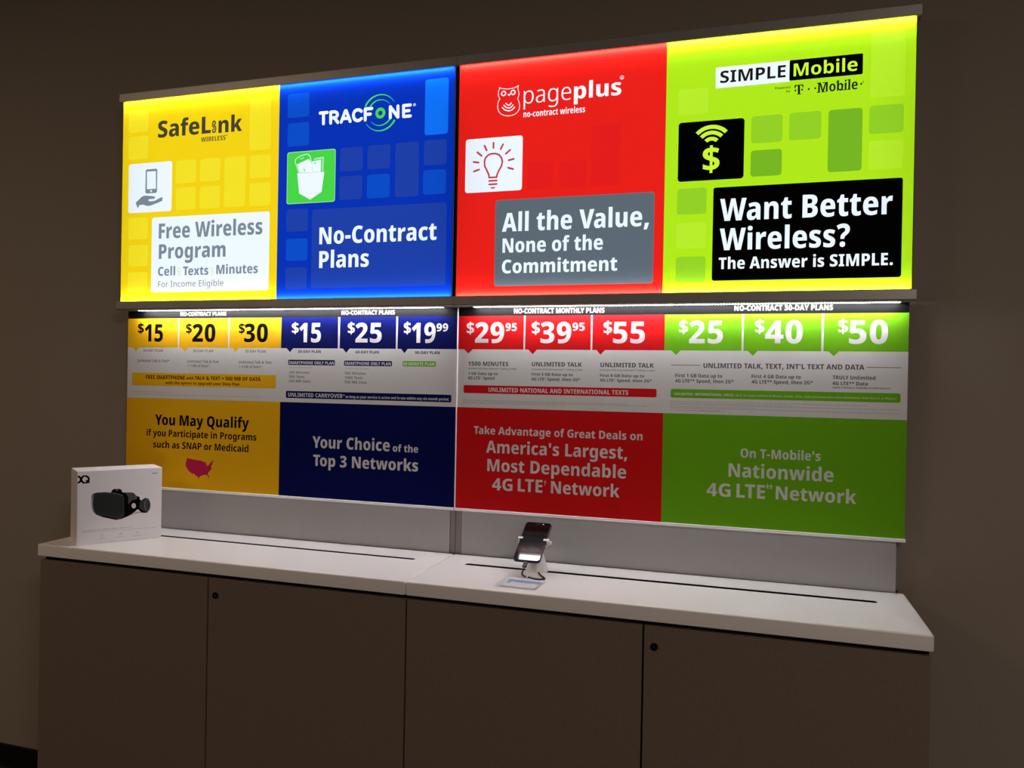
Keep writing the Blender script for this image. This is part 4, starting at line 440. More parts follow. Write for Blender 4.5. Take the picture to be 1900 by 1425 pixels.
 ('R', 0.3964, 1.9994, 0.4782, 2.1673, 0.008),
 ('L', 'icon', 'lb_white', 0),
 ('R', 0.0283, 2.0012, 0.1997, 2.1557, 0.008),
 ('L', 'icon', 'lb_red_ink', 0),
 ('S', 0.0048, True, [(0.1012, 2.0422), (0.1007, 2.0492), (0.0954, 2.0605), (0.0878, 2.0749), (0.0861, 2.0881), (0.0895, 2.0997), (0.0982, 2.1074), (0.1076, 2.1098), (0.1193, 2.1094), (0.1302, 2.1052), (0.1376, 2.0964), (0.1404, 2.0852), (0.1377, 2.0727), (0.1296, 2.0591), (0.1244, 2.0477), (0.1242, 2.0419)]),
 ('S', 0.0048, False, [(0.1014, 2.0325), (0.1244, 2.0326)]),
 ('S', 0.0048, False, [(0.1016, 2.0225), (0.1245, 2.0226)]),
 ('G', [(0.1043, 2.0141), (0.1218, 2.0141), (0.1175, 2.0106), (0.1132, 2.0098), (0.1088, 2.0107)]),
 ('S', 0.0052, False, [(0.1128, 2.1408), (0.1128, 2.126)]),
 ('S', 0.0052, False, [(0.0856, 2.1342), (0.0924, 2.1206)]),
 ('S', 0.0052, False, [(0.1416, 2.1343), (0.1343, 2.1211)]),
 ('S', 0.0051, False, [(0.1628, 2.1167), (0.1501, 2.1069)]),
 ('S', 0.0052, False, [(0.0642, 2.117), (0.0773, 2.106)]),
 ('S', 0.0052, False, [(0.0533, 2.0899), (0.0684, 2.0872)]),
 ('S', 0.0051, False, [(0.1591, 2.0878), (0.1741, 2.0906)]),
 ('S', 0.0052, False, [(0.0549, 2.0624), (0.0703, 2.067)]),
 ('S', 0.0051, False, [(0.1577, 2.067), (0.1725, 2.0619)]),
 ('L', 'text_panel', 'lb_slate_edge', 0),
 ('R', 0.1216, 1.7312, 0.5714, 1.9769, 0.008),
 ('L', 'text_panel', 'lb_slate', 0),
 ('R', 0.1231, 1.7325, 0.5701, 1.9751, 0.008),
 ('L', 'headline', 'lb_white', 38),
 ('T', 'All the Value,', 'B', 0.1426, 0.5574, 1.8857, 0.0525, 'H'),
 ('L', 'headline', 'lb_white', 39),
 ('T', 'None of the', 'B', 0.1452, 0.4335, 1.8259, 0.0406, 'H'),
 ('L', 'headline', 'lb_white', 40),
 ('T', 'Commitment', 'B', 0.1446, 0.4738, 1.7675, 0.0383, 'H'),
 ('L', 'logo', 'lb_white', 0),
 ('T', 'page', 'D', 0.2001, 0.3369, 2.2439, 0.0358, 'x'),
 ('T', 'plus', 'E', 0.3447, 0.4763, 2.2444, 0.0345, 'x'),
 ('T', 'no-contract wireless', 'S', 0.2001, 0.3771, 2.2057, 0.0133, 'x'),
 ('C', 0.4773, 2.291, 0.0056, 0.0013),
 ('T', 'R', 'B', 0.4751, 0.48, 2.2882, 0.0056, 'H'),
 ('S', 0.0021, True, [(0.1273, 2.297), (0.1313, 2.2942), (0.1419, 2.2915), (0.1527, 2.2902), (0.1635, 2.2905), (0.1735, 2.292), (0.1841, 2.2971), (0.1828, 2.2915), (0.1825, 2.2867), (0.1851, 2.2803), (0.186, 2.2734), (0.1847, 2.266), (0.182, 2.2601), (0.1857, 2.253), (0.1884, 2.2418), (0.1878, 2.2316), (0.1837, 2.2234), (0.1756, 2.2169), (0.1649, 2.2141), (0.1541, 2.2139), (0.1433, 2.2159), (0.1334, 2.2212), (0.1268, 2.2283), (0.1233, 2.2389), (0.1231, 2.2492), (0.1251, 2.2577), (0.1294, 2.2642), (0.1256, 2.2714), (0.1244, 2.2791), (0.1249, 2.2869), (0.1277, 2.2925)]),
 ('C', 0.1403, 2.2786, 0.0079, 0.0038),
 ('C', 0.1684, 2.2791, 0.0079, 0.0038),
 ('G', [(0.1515, 2.2755), (0.1566, 2.2761), (0.1612, 2.276), (0.1588, 2.2718), (0.1563, 2.2693), (0.1538, 2.2719)]),
 ('S', 0.0034, False, [(0.1477, 2.2498), (0.1525, 2.2449), (0.1561, 2.2439), (0.1597, 2.245), (0.1635, 2.2495)]),
 ('S', 0.0034, False, [(0.142, 2.2448), (0.1483, 2.2385), (0.1563, 2.2357), (0.1638, 2.2378), (0.169, 2.2435)]),
 ('S', 0.0034, False, [(0.1374, 2.2387), (0.1452, 2.2312), (0.1564, 2.2275), (0.1668, 2.23), (0.1738, 2.2369)]),
 ('P', 'lime'),
 ('L', 'tile', 'lb_lime_tile', 41),
 ('R', 0.8157, 2.0872, 0.892, 2.1574, 0.008),
 ('L', 'tile', 'lb_lime_tile', 42),
 ('R', 0.9081, 2.0881, 0.9843, 2.1582, 0.008),
 ('L', 'tile', 'lb_lime_tile', 43),
 ('R', 1.095, 2.09, 1.1726, 2.1597, 0.008),
 ('L', 'tile', 'lb_lime_tile', 44),
 ('R', 0.6306, 1.9114, 0.7066, 1.9802, 0.008),
 ('L', 'tile', 'lb_lime_tile', 45),
 ('R', 0.6306, 1.7336, 0.7066, 1.7997, 0.008),
 ('L', 'tile', 'lb_lime_dark', 46),
 ('R', 1.001, 2.0016, 1.0798, 2.1577, 0.008),
 ('L', 'tile', 'lb_lime_dark', 47),
 ('R', 0.8156, 2.0015, 0.8918, 2.0689, 0.008),
 ('L', 'tile', 'lb_lime_pale', 48),
 ('R', 0.6287, 2.1752, 0.7064, 2.2431, 0.008),
 ('L', 'tile', 'lb_lime_pale', 49),
 ('R', 1.095, 2.0012, 1.1717, 2.0727, 0.008),
 ('L', 'tile', 'lb_lime_pale', 50),
 ('R', 1.096, 2.179, 1.1742, 2.3411, 0.008),
 ('L', 'tile', 'lb_lime_pale', 51),
 ('R', 0.6296, 1.821, 0.7068, 1.89, 0.008),
 ('L', 'icon', 'black_print', 0),
 ('R', 0.6311, 1.9989, 0.7986, 2.1551, 0.008),
 ('L', 'icon', 'lb_lime_ink', 0),
 ('A', 0.7162, 2.088, 0.0505, 0.0106, 0.0106, 43, 137),
 ('A', 0.7162, 2.088, 0.0355, 0.0102, 0.0102, 43, 137),
 ('A', 0.7162, 2.088, 0.0195, 0.0102, 0.0102, 43, 137),
 ('T', '$', 'W', 0.6945, 0.7379, 2.0226, 0.0636, 'H'),
 ('L', 'text_panel', 'black_print', 0),
 ('R', 0.7237, 1.7347, 1.1737, 1.9784, 0.006),
 ('L', 'headline', 'lb_white', 52),
 ('T', 'Want Better', 'B', 0.7412, 1.1521, 1.8901, 0.0579, 'H'),
 ('L', 'headline', 'lb_white', 53),
 ('T', 'Wireless?', 'B', 0.7418, 1.056, 1.8136, 0.0571, 'H'),
 ('L', 'headline', 'lb_white', 54),
 ('T', 'The Answer is SIMPLE.', 'B', 0.7406, 1.1551, 1.7646, 0.0303, 'H'),
 ('L', 'logo', 'lb_white', 0),
 ('G', [(0.7234, 2.2926), (0.9063, 2.2925), (0.9073, 2.2386), (0.7244, 2.238)]),
 ('L', 'logo', 'black_print', 0),
 ('R', 0.9063, 2.2409, 1.0781, 2.2925, 0.003),
 ('L', 'logo', 'lb_ink', 0),
 ('T', 'SIMPLE', 'I', 0.7355, 0.897, 2.251, 0.031, 'H'),
 ('L', 'logo', 'lb_lime_ink', 0),
 ('T', 'Mobile', 'I', 0.9161, 1.066, 2.2508, 0.0324, 'H'),
 ('L', 'logo', 'lb_ink', 0),
 ('T', 'Powered', 'R', 0.8723, 0.909, 2.2214, 0.0063, 'H'),
 ('T', 'by', 'R', 0.8994, 0.9092, 2.2118, 0.0059, 'H'),
 ('G', [(0.9193, 2.2167), (0.9231, 2.2167), (0.9232, 2.2126), (0.9194, 2.2126)]),
 ('G', [(0.9356, 2.2174), (0.9393, 2.2174), (0.9394, 2.2133), (0.9356, 2.2133)]),
 ('G', [(0.9509, 2.2176), (0.955, 2.2176), (0.9551, 2.2132), (0.9509, 2.2132)]),
 ('G', [(0.9663, 2.218), (0.9704, 2.218), (0.9704, 2.2136), (0.9664, 2.2136)]),
 ('G', [(1.0732, 2.2191), (1.0771, 2.2191), (1.0772, 2.2147), (1.0732, 2.2148)]),
 ('G', [(0.9189, 2.2283), (0.9397, 2.2285), (0.9402, 2.2204), (0.9384, 2.2206), (0.9366, 2.2259), (0.9321, 2.2263), (0.9325, 2.2065), (0.9349, 2.2051), (0.9349, 2.204), (0.9249, 2.2039), (0.9249, 2.205), (0.9273, 2.2058), (0.9269, 2.2261), (0.9228, 2.2261), (0.9208, 2.2204), (0.9191, 2.2206)]),
 ('T', 'Mobile', 'F', 0.9754, 1.0671, 2.2048, 0.0245, 'H'),
 ('G', [(0.972, 2.2058), (0.9801, 2.2057), (0.9802, 2.2039), (0.972, 2.2039)]),
 ('G', [(0.9842, 2.2057), (0.9924, 2.2057), (0.9924, 2.2039), (0.9842, 2.2039)]),
 ('G', [(0.9719, 2.2288), (0.9794, 2.2288), (0.9794, 2.2269), (0.9719, 2.2269)]),
 ('G', [(0.9851, 2.2289), (0.9919, 2.229), (0.992, 2.2272), (0.9852, 2.2271)]),
 ('G', [(1.0166, 2.2277), (1.0213, 2.228), (1.0214, 2.2262), (1.0166, 2.2259)]),
 ('G', [(1.0298, 2.2066), (1.0378, 2.2066), (1.0378, 2.2048), (1.0298, 2.2048)]),
 ('G', [(1.0319, 2.2194), (1.0359, 2.2197), (1.0359, 2.2179), (1.0319, 2.2176)]),
 ('G', [(1.0428, 2.2068), (1.0508, 2.2068), (1.0508, 2.205), (1.0428, 2.205)]),
 ('G', [(1.0427, 2.2306), (1.0474, 2.2309), (1.0474, 2.2291), (1.0427, 2.2288)]),
 ('C', 1.0797, 2.2213, 0.0014, 0.0),
 ('P', 'board_yellow'),
 ('L', 'price_band', 'yellow_print', 0),
 ('R', -1.2, 1.5533, -0.5998, 1.6505, 0),
 ('G', [(-1.1803, 1.5538), (-1.1521, 1.5538), (-1.1661, 1.5419)]),
 ('G', [(-0.9818, 1.5538), (-0.952, 1.5538), (-0.9665, 1.5405)]),
 ('G', [(-0.7832, 1.5538), (-0.7564, 1.5538), (-0.7696, 1.5408)]),
 ('L', 'price_band', 'white_print', 0),
 ('R', -0.9955, 1.5523, -0.9895, 1.6505, 0),
 ('R', -0.7983, 1.5523, -0.7929, 1.6505, 0),
 ('L', 'price', 'black_print', 55),
 ('T', '$', 'P', -1.1593, -1.1345, 1.6015, 0.0324, 'H'),
 ('T', '15', 'P', -1.1306, -1.0563, 1.5731, 0.0584, 'H'),
 ('L', 'price', 'black_print', 56),
 ('T', '$', 'P', -0.9635, -0.9404, 1.6007, 0.0314, 'H'),
 ('T', '20', 'P', -0.9381, -0.8479, 1.5726, 0.0586, 'H'),
 ('L', 'price', 'black_print', 57),
 ('T', '$', 'P', -0.7584, -0.7357, 1.6, 0.0321, 'H'),
 ('T', '30', 'P', -0.7375, -0.6491, 1.5726, 0.0587, 'H'),
 ('L', 'lettering', 'gray_print', 58),
 ('T', '30-DAY PLAN', 'R', -1.1361, -1.0549, 1.5386, 0.0092, 'H'),
 ('L', 'lettering', 'gray_print', 59),
 ('T', '30-DAY PLAN', 'R', -0.935, -0.8557, 1.5385, 0.009, 'H'),
 ('L', 'lettering', 'gray_print', 60),
 ('T', '30-DAY PLAN', 'R', -0.7338, -0.6556, 1.5385, 0.0088, 'H'),
 ('L', 'lettering', 'gray_print', 61),
 ('T', 'Unlimited Talk & Text*', 'R', -1.1599, -1.0282, 1.5039, 0.0089, 'H'),
 ('L', 'lettering', 'gray_print', 62),
 ('T', 'Unlimited Talk & Text', 'R', -0.9559, -0.8336, 1.5035, 0.009, 'H'),
 ('L', 'lettering', 'gray_print', 63),
 ('T', '+ 1 GB of Data*', 'R', -0.9557, -0.8702, 1.4894, 0.0087, 'H'),
 ('L', 'lettering', 'gray_print', 64),
 ('T', 'Unlimited Talk & Text', 'R', -0.7564, -0.6338, 1.5031, 0.0091, 'H'),
 ('L', 'lettering', 'gray_print', 65),
 ('T', '+ 4 GB of Data*', 'R', -0.7562, -0.6693, 1.4892, 0.0082, 'H'),
 ('L', 'banner', 'yellow_print', 66),
 ('R', -1.1804, 1.4247, -0.617, 1.4675, 0.005),
 ('L', 'banner_lettering', 'black_print', 67),
 ('T', 'FREE SMARTPHONE', 'S', -1.1226, -0.9646, 1.447, 0.0133, 'H'),
 ('L', 'banner_lettering', 'black_print', 68),
 ('T', 'with', 'S', -0.9594, -0.9304, 1.4478, 0.0099, 'H'),
 ('L', 'banner_lettering', 'black_print', 69),
 ('T', 'TALK & TEXT + 500 MB OF DATA', 'S', -0.9256, -0.6734, 1.4478, 0.0116, 'H'),
 ('L', 'banner_lettering', 'black_print', 70),
 ('T', 'with the option to upgrade your Data Plan', 'S', -1.0428, -0.7524, 1.4316, 0.0088, 'H'),
 ('L', 'fine_print', 'fine_print', 71),
 ('F', -1.181, -1.0149, 1.4038),
 ('L', 'fine_print', 'fine_print', 72),
 ('F', -1.1808, -0.6642, 1.3956),
 ('L', 'slogan_panel', 'yellow_print', 0),
 ('R', -1.2, 1.0857, -0.5998, 1.3828, 0),
 ('L', 'slogan', 'black_print', 73),
 ('T', 'You May Qualify', 'B', -1.0821, -0.7141, 1.2943, 0.0344, 'H'),
 ('L', 'slogan', 'black_print', 74),
 ('T', 'if you Participate in Programs', 'S', -1.1164, -0.6852, 1.2563, 0.022, 'H'),
 ('L', 'slogan', 'black_print', 75),
 ('T', 'such as SNAP or Medicaid', 'S', -1.088, -0.7144, 1.2178, 0.0223, 'H'),
 ('L', 'map_icon', 'magenta_print', 0),
 ('G', [(-0.9507, 1.1887), (-0.9381, 1.1863), (-0.9147, 1.1835), (-0.8897, 1.1817), (-0.8861, 1.1792), (-0.8878, 1.1767), (-0.8825, 1.1788), (-0.8754, 1.1782), (-0.8736, 1.1751), (-0.8789, 1.1748), (-0.8799, 1.1706), (-0.877, 1.1719), (-0.8721, 1.1739), (-0.8724, 1.1686), (-0.8741, 1.1664), (-0.8698, 1.1663), (-0.8646, 1.1701), (-0.8601, 1.1757), (-0.8542, 1.1807), (-0.8518, 1.185), (-0.849, 1.186), (-0.8475, 1.1817), (-0.8517, 1.177), (-0.8516, 1.1726), (-0.8564, 1.1664), (-0.8556, 1.162), (-0.8534, 1.1582), (-0.8589, 1.1514), (-0.8652, 1.1457), (-0.8683, 1.1411), (-0.8657, 1.1356), (-0.862, 1.1289), (-0.863, 1.1256), (-0.867, 1.1296), (-0.871, 1.1359), (-0.8763, 1.1368), (-0.887, 1.1356), (-0.8923, 1.1324), (-0.8983, 1.1309), (-0.9028, 1.1234), (-0.9075, 1.128), (-0.9111, 1.1314), (-0.9154, 1.1305), (-0.9184, 1.1355), (-0.922, 1.138), (-0.9292, 1.137), (-0.9354, 1.1409), (-0.9452, 1.147), (-0.9489, 1.1528), (-0.9537, 1.1579), (-0.9557, 1.1644), (-0.9568, 1.1689), (-0.9541, 1.178)]),
 ('P', 'board_blue'),
 ('L', 'price_band', 'navy_print', 0),
 ('R', -0.5998, 1.5533, 0.0, 1.6505, 0),
 ('G', [(-0.5798, 1.5538), (-0.5549, 1.5538), (-0.5673, 1.5409)]),
 ('G', [(-0.3805, 1.5538), (-0.3558, 1.5538), (-0.3682, 1.5403)]),
 ('G', [(-0.1833, 1.5538), (-0.1605, 1.5538), (-0.1716, 1.5402)]),
 ('L', 'price_band', 'white_print', 0),
 ('R', -0.3974, 1.5523, -0.3908, 1.6505, 0),
 ('R', -0.2004, 1.5523, -0.1945, 1.6505, 0),
 ('L', 'price', 'white_print', 76),
 ('T', '$', 'P', -0.5619, -0.5368, 1.6005, 0.0332, 'H'),
 ('T', '15', 'P', -0.5345, -0.4573, 1.5721, 0.0606, 'H'),
 ('L', 'price', 'white_print', 77),
 ('T', '$', 'P', -0.3642, -0.3396, 1.5997, 0.0337, 'H'),
 ('T', '25', 'P', -0.3374, -0.2481, 1.5721, 0.0598, 'H'),
 ('L', 'price', 'white_print', 78),
 ('T', '$', 'P', -0.1751, -0.1516, 1.5993, 0.0338, 'H'),
 ('T', '19', 'P', -0.1485, -0.0713, 1.5717, 0.0596, 'H'),
 ('T', '99', 'P', -0.0687, -0.0317, 1.6059, 0.0233, 'H'),
 ('L', 'lettering', 'navy_print', 79),
 ('T', '30-DAY PLAN', 'S', -0.5385, -0.457, 1.5389, 0.0084, 'H'),
 ('L', 'lettering', 'navy_print', 80),
 ('T', '60-DAY PLAN', 'S', -0.3361, -0.2568, 1.5384, 0.0085, 'H'),
 ('L', 'lettering', 'navy_print', 81),
 ('T', '90-DAY PLAN', 'S', -0.1368, -0.0573, 1.5382, 0.0086, 'H'),
 ('L', 'banner', 'navy_print', 82),
 ('R', -0.5729, 1.5004, -0.4064, 1.517, 0.004),
 ('L', 'banner', 'navy_print', 83),
 ('R', -0.375, 1.5002, -0.2119, 1.5161, 0.004),
 ('L', 'banner', 'navy_print', 84),
 ('R', -0.5793, 1.3961, -0.0176, 1.4183, 0.004),
 ('L', 'banner', 'green_print', 85),
 ('R', -0.1771, 1.5005, -0.0686, 1.5168, 0.004),
 ('L', 'banner_lettering', 'white_print', 86),
 ('T', 'SMARTPHONE ONLY PLAN', 'S', -0.5701, -0.4093, 1.5032, 0.0094, 'H'),
 ('L', 'banner_lettering', 'white_print', 87),
 ('T', 'SMARTPHONE ONLY PLAN', 'S', -0.372, -0.2159, 1.5031, 0.0095, 'H'),
 ('L', 'banner_lettering', 'white_print', 88),
 ('T', '60 MINUTE PLAN', 'S', -0.1749, -0.0735, 1.5038, 0.0096, 'H'),
 ('L', 'banner_lettering', 'white_print', 89),
 ('T', 'UNLIMITED CARRYOVER', 'S', -0.5713, -0.3776, 1.4005, 0.0122, 'H'),
 ('C', -0.3732, 1.4091, 0.0028, 0.0012),
 ('L', 'banner_lettering', 'white_print', 90),
 ('T', 'as long as your service is active and in use within any six month period.', 'S', -0.3676, -0.024, 1.401, 0.008, 'H'),
 ('L', 'lettering', 'gray_print', 91),
 ('T', '200 Minutes', 'R', -0.5695, -0.4959, 1.4733, 0.0078, 'H'),
 ('L', 'lettering', 'gray_print', 92),
 ('T', '500 Texts', 'R', -0.5693, -0.5134, 1.4596, 0.0082, 'H'),
 ('L', 'lettering', 'gray_print', 93),
 ('T', '200 MB Data', 'R', -0.5697, -0.4936, 1.4458, 0.0082, 'H'),
 ('L', 'lettering', 'gray_print', 94),
 ('T', '500 Minutes', 'R', -0.3714, -0.2992, 1.4733, 0.008, 'H'),
 ('L', 'lettering', 'gray_print', 95),
 ('T', '1000 Texts', 'R', -0.3711, -0.3098, 1.4596, 0.0083, 'H'),
 ('L', 'lettering', 'gray_print', 96),
 ('T', '500 MB Data', 'R', -0.3719, -0.297, 1.4459, 0.0083, 'H'),
 ('L', 'fine_print', 'fine_print', 97),
 ('T', 'This plan does not triple', 'R', -0.5699, -0.4856, 1.4904, 0.0044, 'H'),
 ('L', 'fine_print', 'fine_print', 98),
 ('T', 'This plan does not triple', 'R', -0.3717, -0.2901, 1.4903, 0.0043, 'H'),
 ('L', 'slogan_panel', 'navy_print', 0),
 ('R', -0.5998, 1.0857, 0.0, 1.3828, 0),
 ('L', 'slogan', 'white_print', 99),
 ('T', 'Your Choice', 'B', -0.4808, -0.2146, 1.2427, 0.036, 'H'),
 ('L', 'slogan', 'white_print', 100),
 ('T', 'of the', 'B', -0.2046, -0.1211, 1.2427, 0.0213, 'H'),
 ('L', 'slogan', 'white_print', 101),
 ('T', 'Top 3 Networks', 'B', -0.4772, -0.1203, 1.1863, 0.0351, 'H'),
 ('P', 'board_red'),
 ('L', 'price_band', 'red_print', 0),
 ('R', 0.0, 1.5533, 0.6004, 1.6505, 0),
 ('G', [(0.019, 1.5538), (0.0473, 1.5538), (0.0334, 1.5407)]),
 ('G', [(0.2156, 1.5538), (0.2418, 1.5538), (0.2293, 1.5401)]),
 ('G', [(0.413, 1.5538), (0.4379, 1.5538), (0.4254, 1.5402)]),
 ('L', 'price_band', 'white_print', 0),
 ('R', 0.2014, 1.5523, 0.2061, 1.6505, 0),
 ('R', 0.3966, 1.5523, 0.4017, 1.6505, 0),
 ('L', 'price', 'white_print', 102),
 ('T', '$', 'P', 0.0266, 0.05, 1.5989, 0.033, 'H'),
 ('T', '29', 'P', 0.053, 0.1425, 1.5721, 0.0597, 'H'),
 ('T', '95', 'P', 0.1463, 0.1806, 1.6065, 0.0229, 'H'),
 ('L', 'price', 'white_print', 103),
 ('T', '$', 'P', 0.2248, 0.249, 1.5981, 0.0341, 'H'),
 ('T', '39', 'P', 0.2515, 0.3408, 1.5721, 0.0595, 'H'),
 ('T', '95', 'P', 0.344, 0.3791, 1.6071, 0.0223, 'H'),
 ('L', 'price', 'white_print', 104),
 ('T', '$', 'P', 0.4323, 0.4567, 1.5986, 0.0341, 'H'),
 ('T', '55', 'P', 0.4594, 0.5473, 1.5724, 0.0591, 'H'),
 ('L', 'lettering', 'gray_print', 105),
 ('T', '1500 MINUTES', 'S', 0.0337, 0.1569, 1.5051, 0.0123, 'H'),
 ('L', 'lettering', 'gray_print', 106),
 ('T', '1 GB Data up to', 'S', 0.0336, 0.1246, 1.4783, 0.0083, 'H'),
 ('L', 'lettering', 'gray_print', 107),
 ('T', '4G LTE† Speed', 'S', 0.0331, 0.1155, 1.465, 0.009, 'H'),
 ('L', 'lettering', 'gray_print', 108),
 ('T', 'UNLIMITED TALK', 'S', 0.2273, 0.3726, 1.5059, 0.012, 'H'),
 ('L', 'lettering', 'gray_print', 109),
 ('T', 'First 3 GB Data up to', 'S', 0.2271, 0.3471, 1.4792, 0.0078, 'H'),
 ('L', 'lettering', 'gray_print', 110),
 ('T', '4G LTE† Speed, then 2G*', 'S', 0.2267, 0.3688, 1.4652, 0.0084, 'H'),
 ('L', 'lettering', 'gray_print', 111),
 ('T', 'UNLIMITED TALK', 'S', 0.4257, 0.5728, 1.5058, 0.0123, 'H'),
 ('L', 'lettering', 'gray_print', 112),
 ('T', 'First 8 GB Data up to', 'S', 0.4249, 0.5472, 1.4788, 0.0076, 'H'),
 ('L', 'lettering', 'gray_print', 113),
 ('T', '4G LTE† Speed, then 2G*', 'S', 0.4249, 0.5684, 1.4654, 0.0079, 'H'),
 ('L', 'fine_print', 'gray_print', 114),
 ('T', '(includes $10 International** Calling Credit)', 'R', 0.0332, 0.181, 1.4949, 0.005, 'H'),
 ('L', 'fine_print', 'gray_print', 115),
 ('T', '(includes $10 International** Calling Credit)', 'R', 0.2268, 0.3754, 1.495, 0.0045, 'H'),
 ('L', 'fine_print', 'gray_print', 116),
 ('T', '(includes $10 International** Calling Credit)', 'R', 0.4246, 0.5755, 1.4956, 0.0044, 'H'),
 ('L', 'banner', 'red_print', 117),
 ('R', 0.0206, 1.4249, 0.5817, 1.4482, 0.005),
 ('L', 'banner_lettering', 'white_print', 118),
 ('T', 'UNLIMITED NATIONAL AND INTERNATIONAL TEXTS', 'S', 0.0978, 0.5046, 1.43, 0.0125, 'H'),
 ('L', 'fine_print', 'fine_print', 119),
 ('F', 0.0197, 0.4997, 1.4044),
 ('L', 'fine_print', 'fine_print', 120),
 ('F', 0.0198, 0.5542, 1.4003),
 ('L', 'fine_print', 'fine_print', 121),
 ('F', 0.0198, 0.3268, 1.3962),
 ('L', 'slogan_panel', 'red_print', 0),
 ('R', 0.0, 1.0857, 0.6004, 1.3828, 0),
 ('L', 'slogan', 'white_print', 122),
 ('T', 'Take Advantage of Great Deals on', 'S', 0.0549, 0.5459, 1.3063, 0.0224, 'H'),
 ('L', 'slogan', 'white_print', 123),
 ('T', "America's Largest,", 'S', 0.0938, 0.5051, 1.2528, 0.0352, 'H'),
 ('L', 'slogan', 'white_print', 124),
 ('T', 'Most Dependable', 'S', 0.0984, 0.5029, 1.1994, 0.0355, 'H'),
 ('L', 'slogan', 'white_print', 125),
 ('T', '4G', 'S', 0.1144, 0.1762, 1.1454, 0.0348, 'H'),
 ('L', 'slogan', 'white_print', 126),
 ('T', 'LTE', 'S', 0.192, 0.2653, 1.146, 0.0364, 'H'),
 ('L', 'slogan', 'white_print', 127),
 ('T', 'Network', 'S', 0.2902, 0.4856, 1.1463, 0.0346, 'H'),
 ('L', 'slogan', 'white_print', 128),
 ('S', 0.0017, False, [(0.2731, 1.1817), (0.2727, 1.1675)]),
 ('S', 0.0017, False, [(0.2698, 1.1773), (0.276, 1.1769)]),
 ('P', 'board_green'),
 ('L', 'price_band', 'green_print', 0),
 ('R', 0.6004, 1.5533, 1.2, 1.6505, 0),
 ('G', [(0.6186, 1.5538), (0.6444, 1.5538), (0.6318, 1.5407)]),
 ('G', [(0.8169, 1.5538), (0.8427, 1.5538), (0.8304, 1.5404)]),
 ('G', [(1.0144, 1.5538), (1.0405, 1.5538), (1.0279, 1.5409)]),
 ('L', 'price_band', 'white_print', 0),
 ('R', 0.8012, 1.5523, 0.8064, 1.6505, 0),
 ('R', 0.9976, 1.5523, 1.0032, 1.6505, 0),
 ('L', 'price', 'white_print', 129),
 ('T', '$', 'P', 0.638, 0.6627, 1.6005, 0.0338, 'H'),
 ('T', '25', 'P', 0.665, 0.7536, 1.5725, 0.0606, 'H'),
 ('L', 'price', 'white_print', 130),
 ('T', '$', 'P', 0.8342, 0.8585, 1.6003, 0.0343, 'H'),
 ('T', '40', 'P', 0.8601, 0.9523, 1.5732, 0.06, 'H'),
 ('L', 'price', 'white_print', 131),
 ('T', '$', 'P', 1.0366, 1.0609, 1.6001, 0.0344, 'H'),
 ('T', '50', 'P', 1.063, 1.1531, 1.5727, 0.0597, 'H'),
 ('L', 'lettering', 'gray_print', 0),
 ('G', [(0.6193, 1.5146), (0.6971, 1.5144), (0.6971, 1.5129), (0.6193, 1.5131)]),
 ('G', [(1.1056, 1.5141), (1.1836, 1.514), (1.1836, 1.5126), (1.1056, 1.5127)]),
 ('L', 'lettering', 'gray_print', 132),
 ('T', "UNLIMITED TALK, TEXT, INT'L TEXT AND DATA", 'S', 0.7045, 1.1002, 1.5068, 0.013, 'H'),
 ('L', 'lettering', 'gray_print', 133),
 ('T', 'First 1 GB Data up to', 'S', 0.631, 0.7535, 1.481, 0.0094, 'H'),
 ('L', 'lettering', 'gray_print', 134),
 ('T', '4G LTE** Speed, then 2G*', 'S', 0.6309, 0.7832, 1.4669, 0.009, 'H'),
 ('L', 'lettering', 'gray_print', 135),
 ('T', 'First 4 GB Data up to', 'S', 0.8284, 0.9496, 1.4818, 0.0091, 'H'),
 ('L', 'lettering', 'gray_print', 136),
 ('T', '4G LTE** Speed, then 2G*', 'S', 0.8286, 0.9791, 1.4676, 0.0091, 'H'),
 ('L', 'lettering', 'gray_print', 137),
 ('T', 'TRULY Unlimited', 'S', 1.0263, 1.1261, 1.4819, 0.0096, 'H'),
 ('L', 'lettering', 'gray_print', 138),
 ('T', '4G LTE** Data', 'S', 1.0259, 1.1087, 1.4672, 0.0089, 'H'),
 ('L', 'fine_print', 'gray_print', 139),
 ('T', 'VIDEO TYPICALLY STREAMS AT DVD QUALITY', 'S', 1.0261, 1.1615, 1.4588, 0.0039, 'H'),
 ('L', 'banner', 'green_print', 140),
 ('R', 0.6194, 1.4256, 1.1845, 1.4491, 0.005),
 ('L', 'banner_lettering', 'white_print', 141),
 ('T', 'UNLIMITED† INTERNATIONAL CALLS', 'S', 0.629, 0.7821, 1.4326, 0.0068, 'H'),
 ('L', 'banner_lettering', 'pale_print', 142),
 ('T', '• Up to 15 unique numbers to Mexico, Canada, China, India and many more select destinations, from the U.S. or Mexico*', 'S', 0.7839, 1.1762, 1.433, 0.0055, 'H'),
 ('L', 'fine_print', 'fine_print', 143),
 ('F', 0.6189, 1.109, 1.4161),
 ('L', 'fine_print', 'fine_print', 144),
 ('F', 0.619, 0.9306, 1.4112),
 ('L', 'fine_print', 'fine_print', 145),
 ('F', 0.6191, 1.1845, 1.4072),
 ('L', 'fine_print', 'fine_print', 146),
 ('F', 0.6192, 0.8396, 1.402),
 ('L', 'fine_print', 'fine_print', 147),
 ('F', 0.6193, 1.1847, 1.3981),
 ('L', 'fine_print', 'fine_print', 148),
 ('F', 0.6194, 0.7658, 1.3924),
 ('L', 'fine_print', 'fine_print', 149),
 ('F', 0.6957, 0.7498, 1.3914),
 ('L', 'slogan_panel', 'green_print', 0),
 ('R', 0.6004, 1.0857, 1.2, 1.3828, 0),
 ('L', 'slogan', 'white_print', 150),
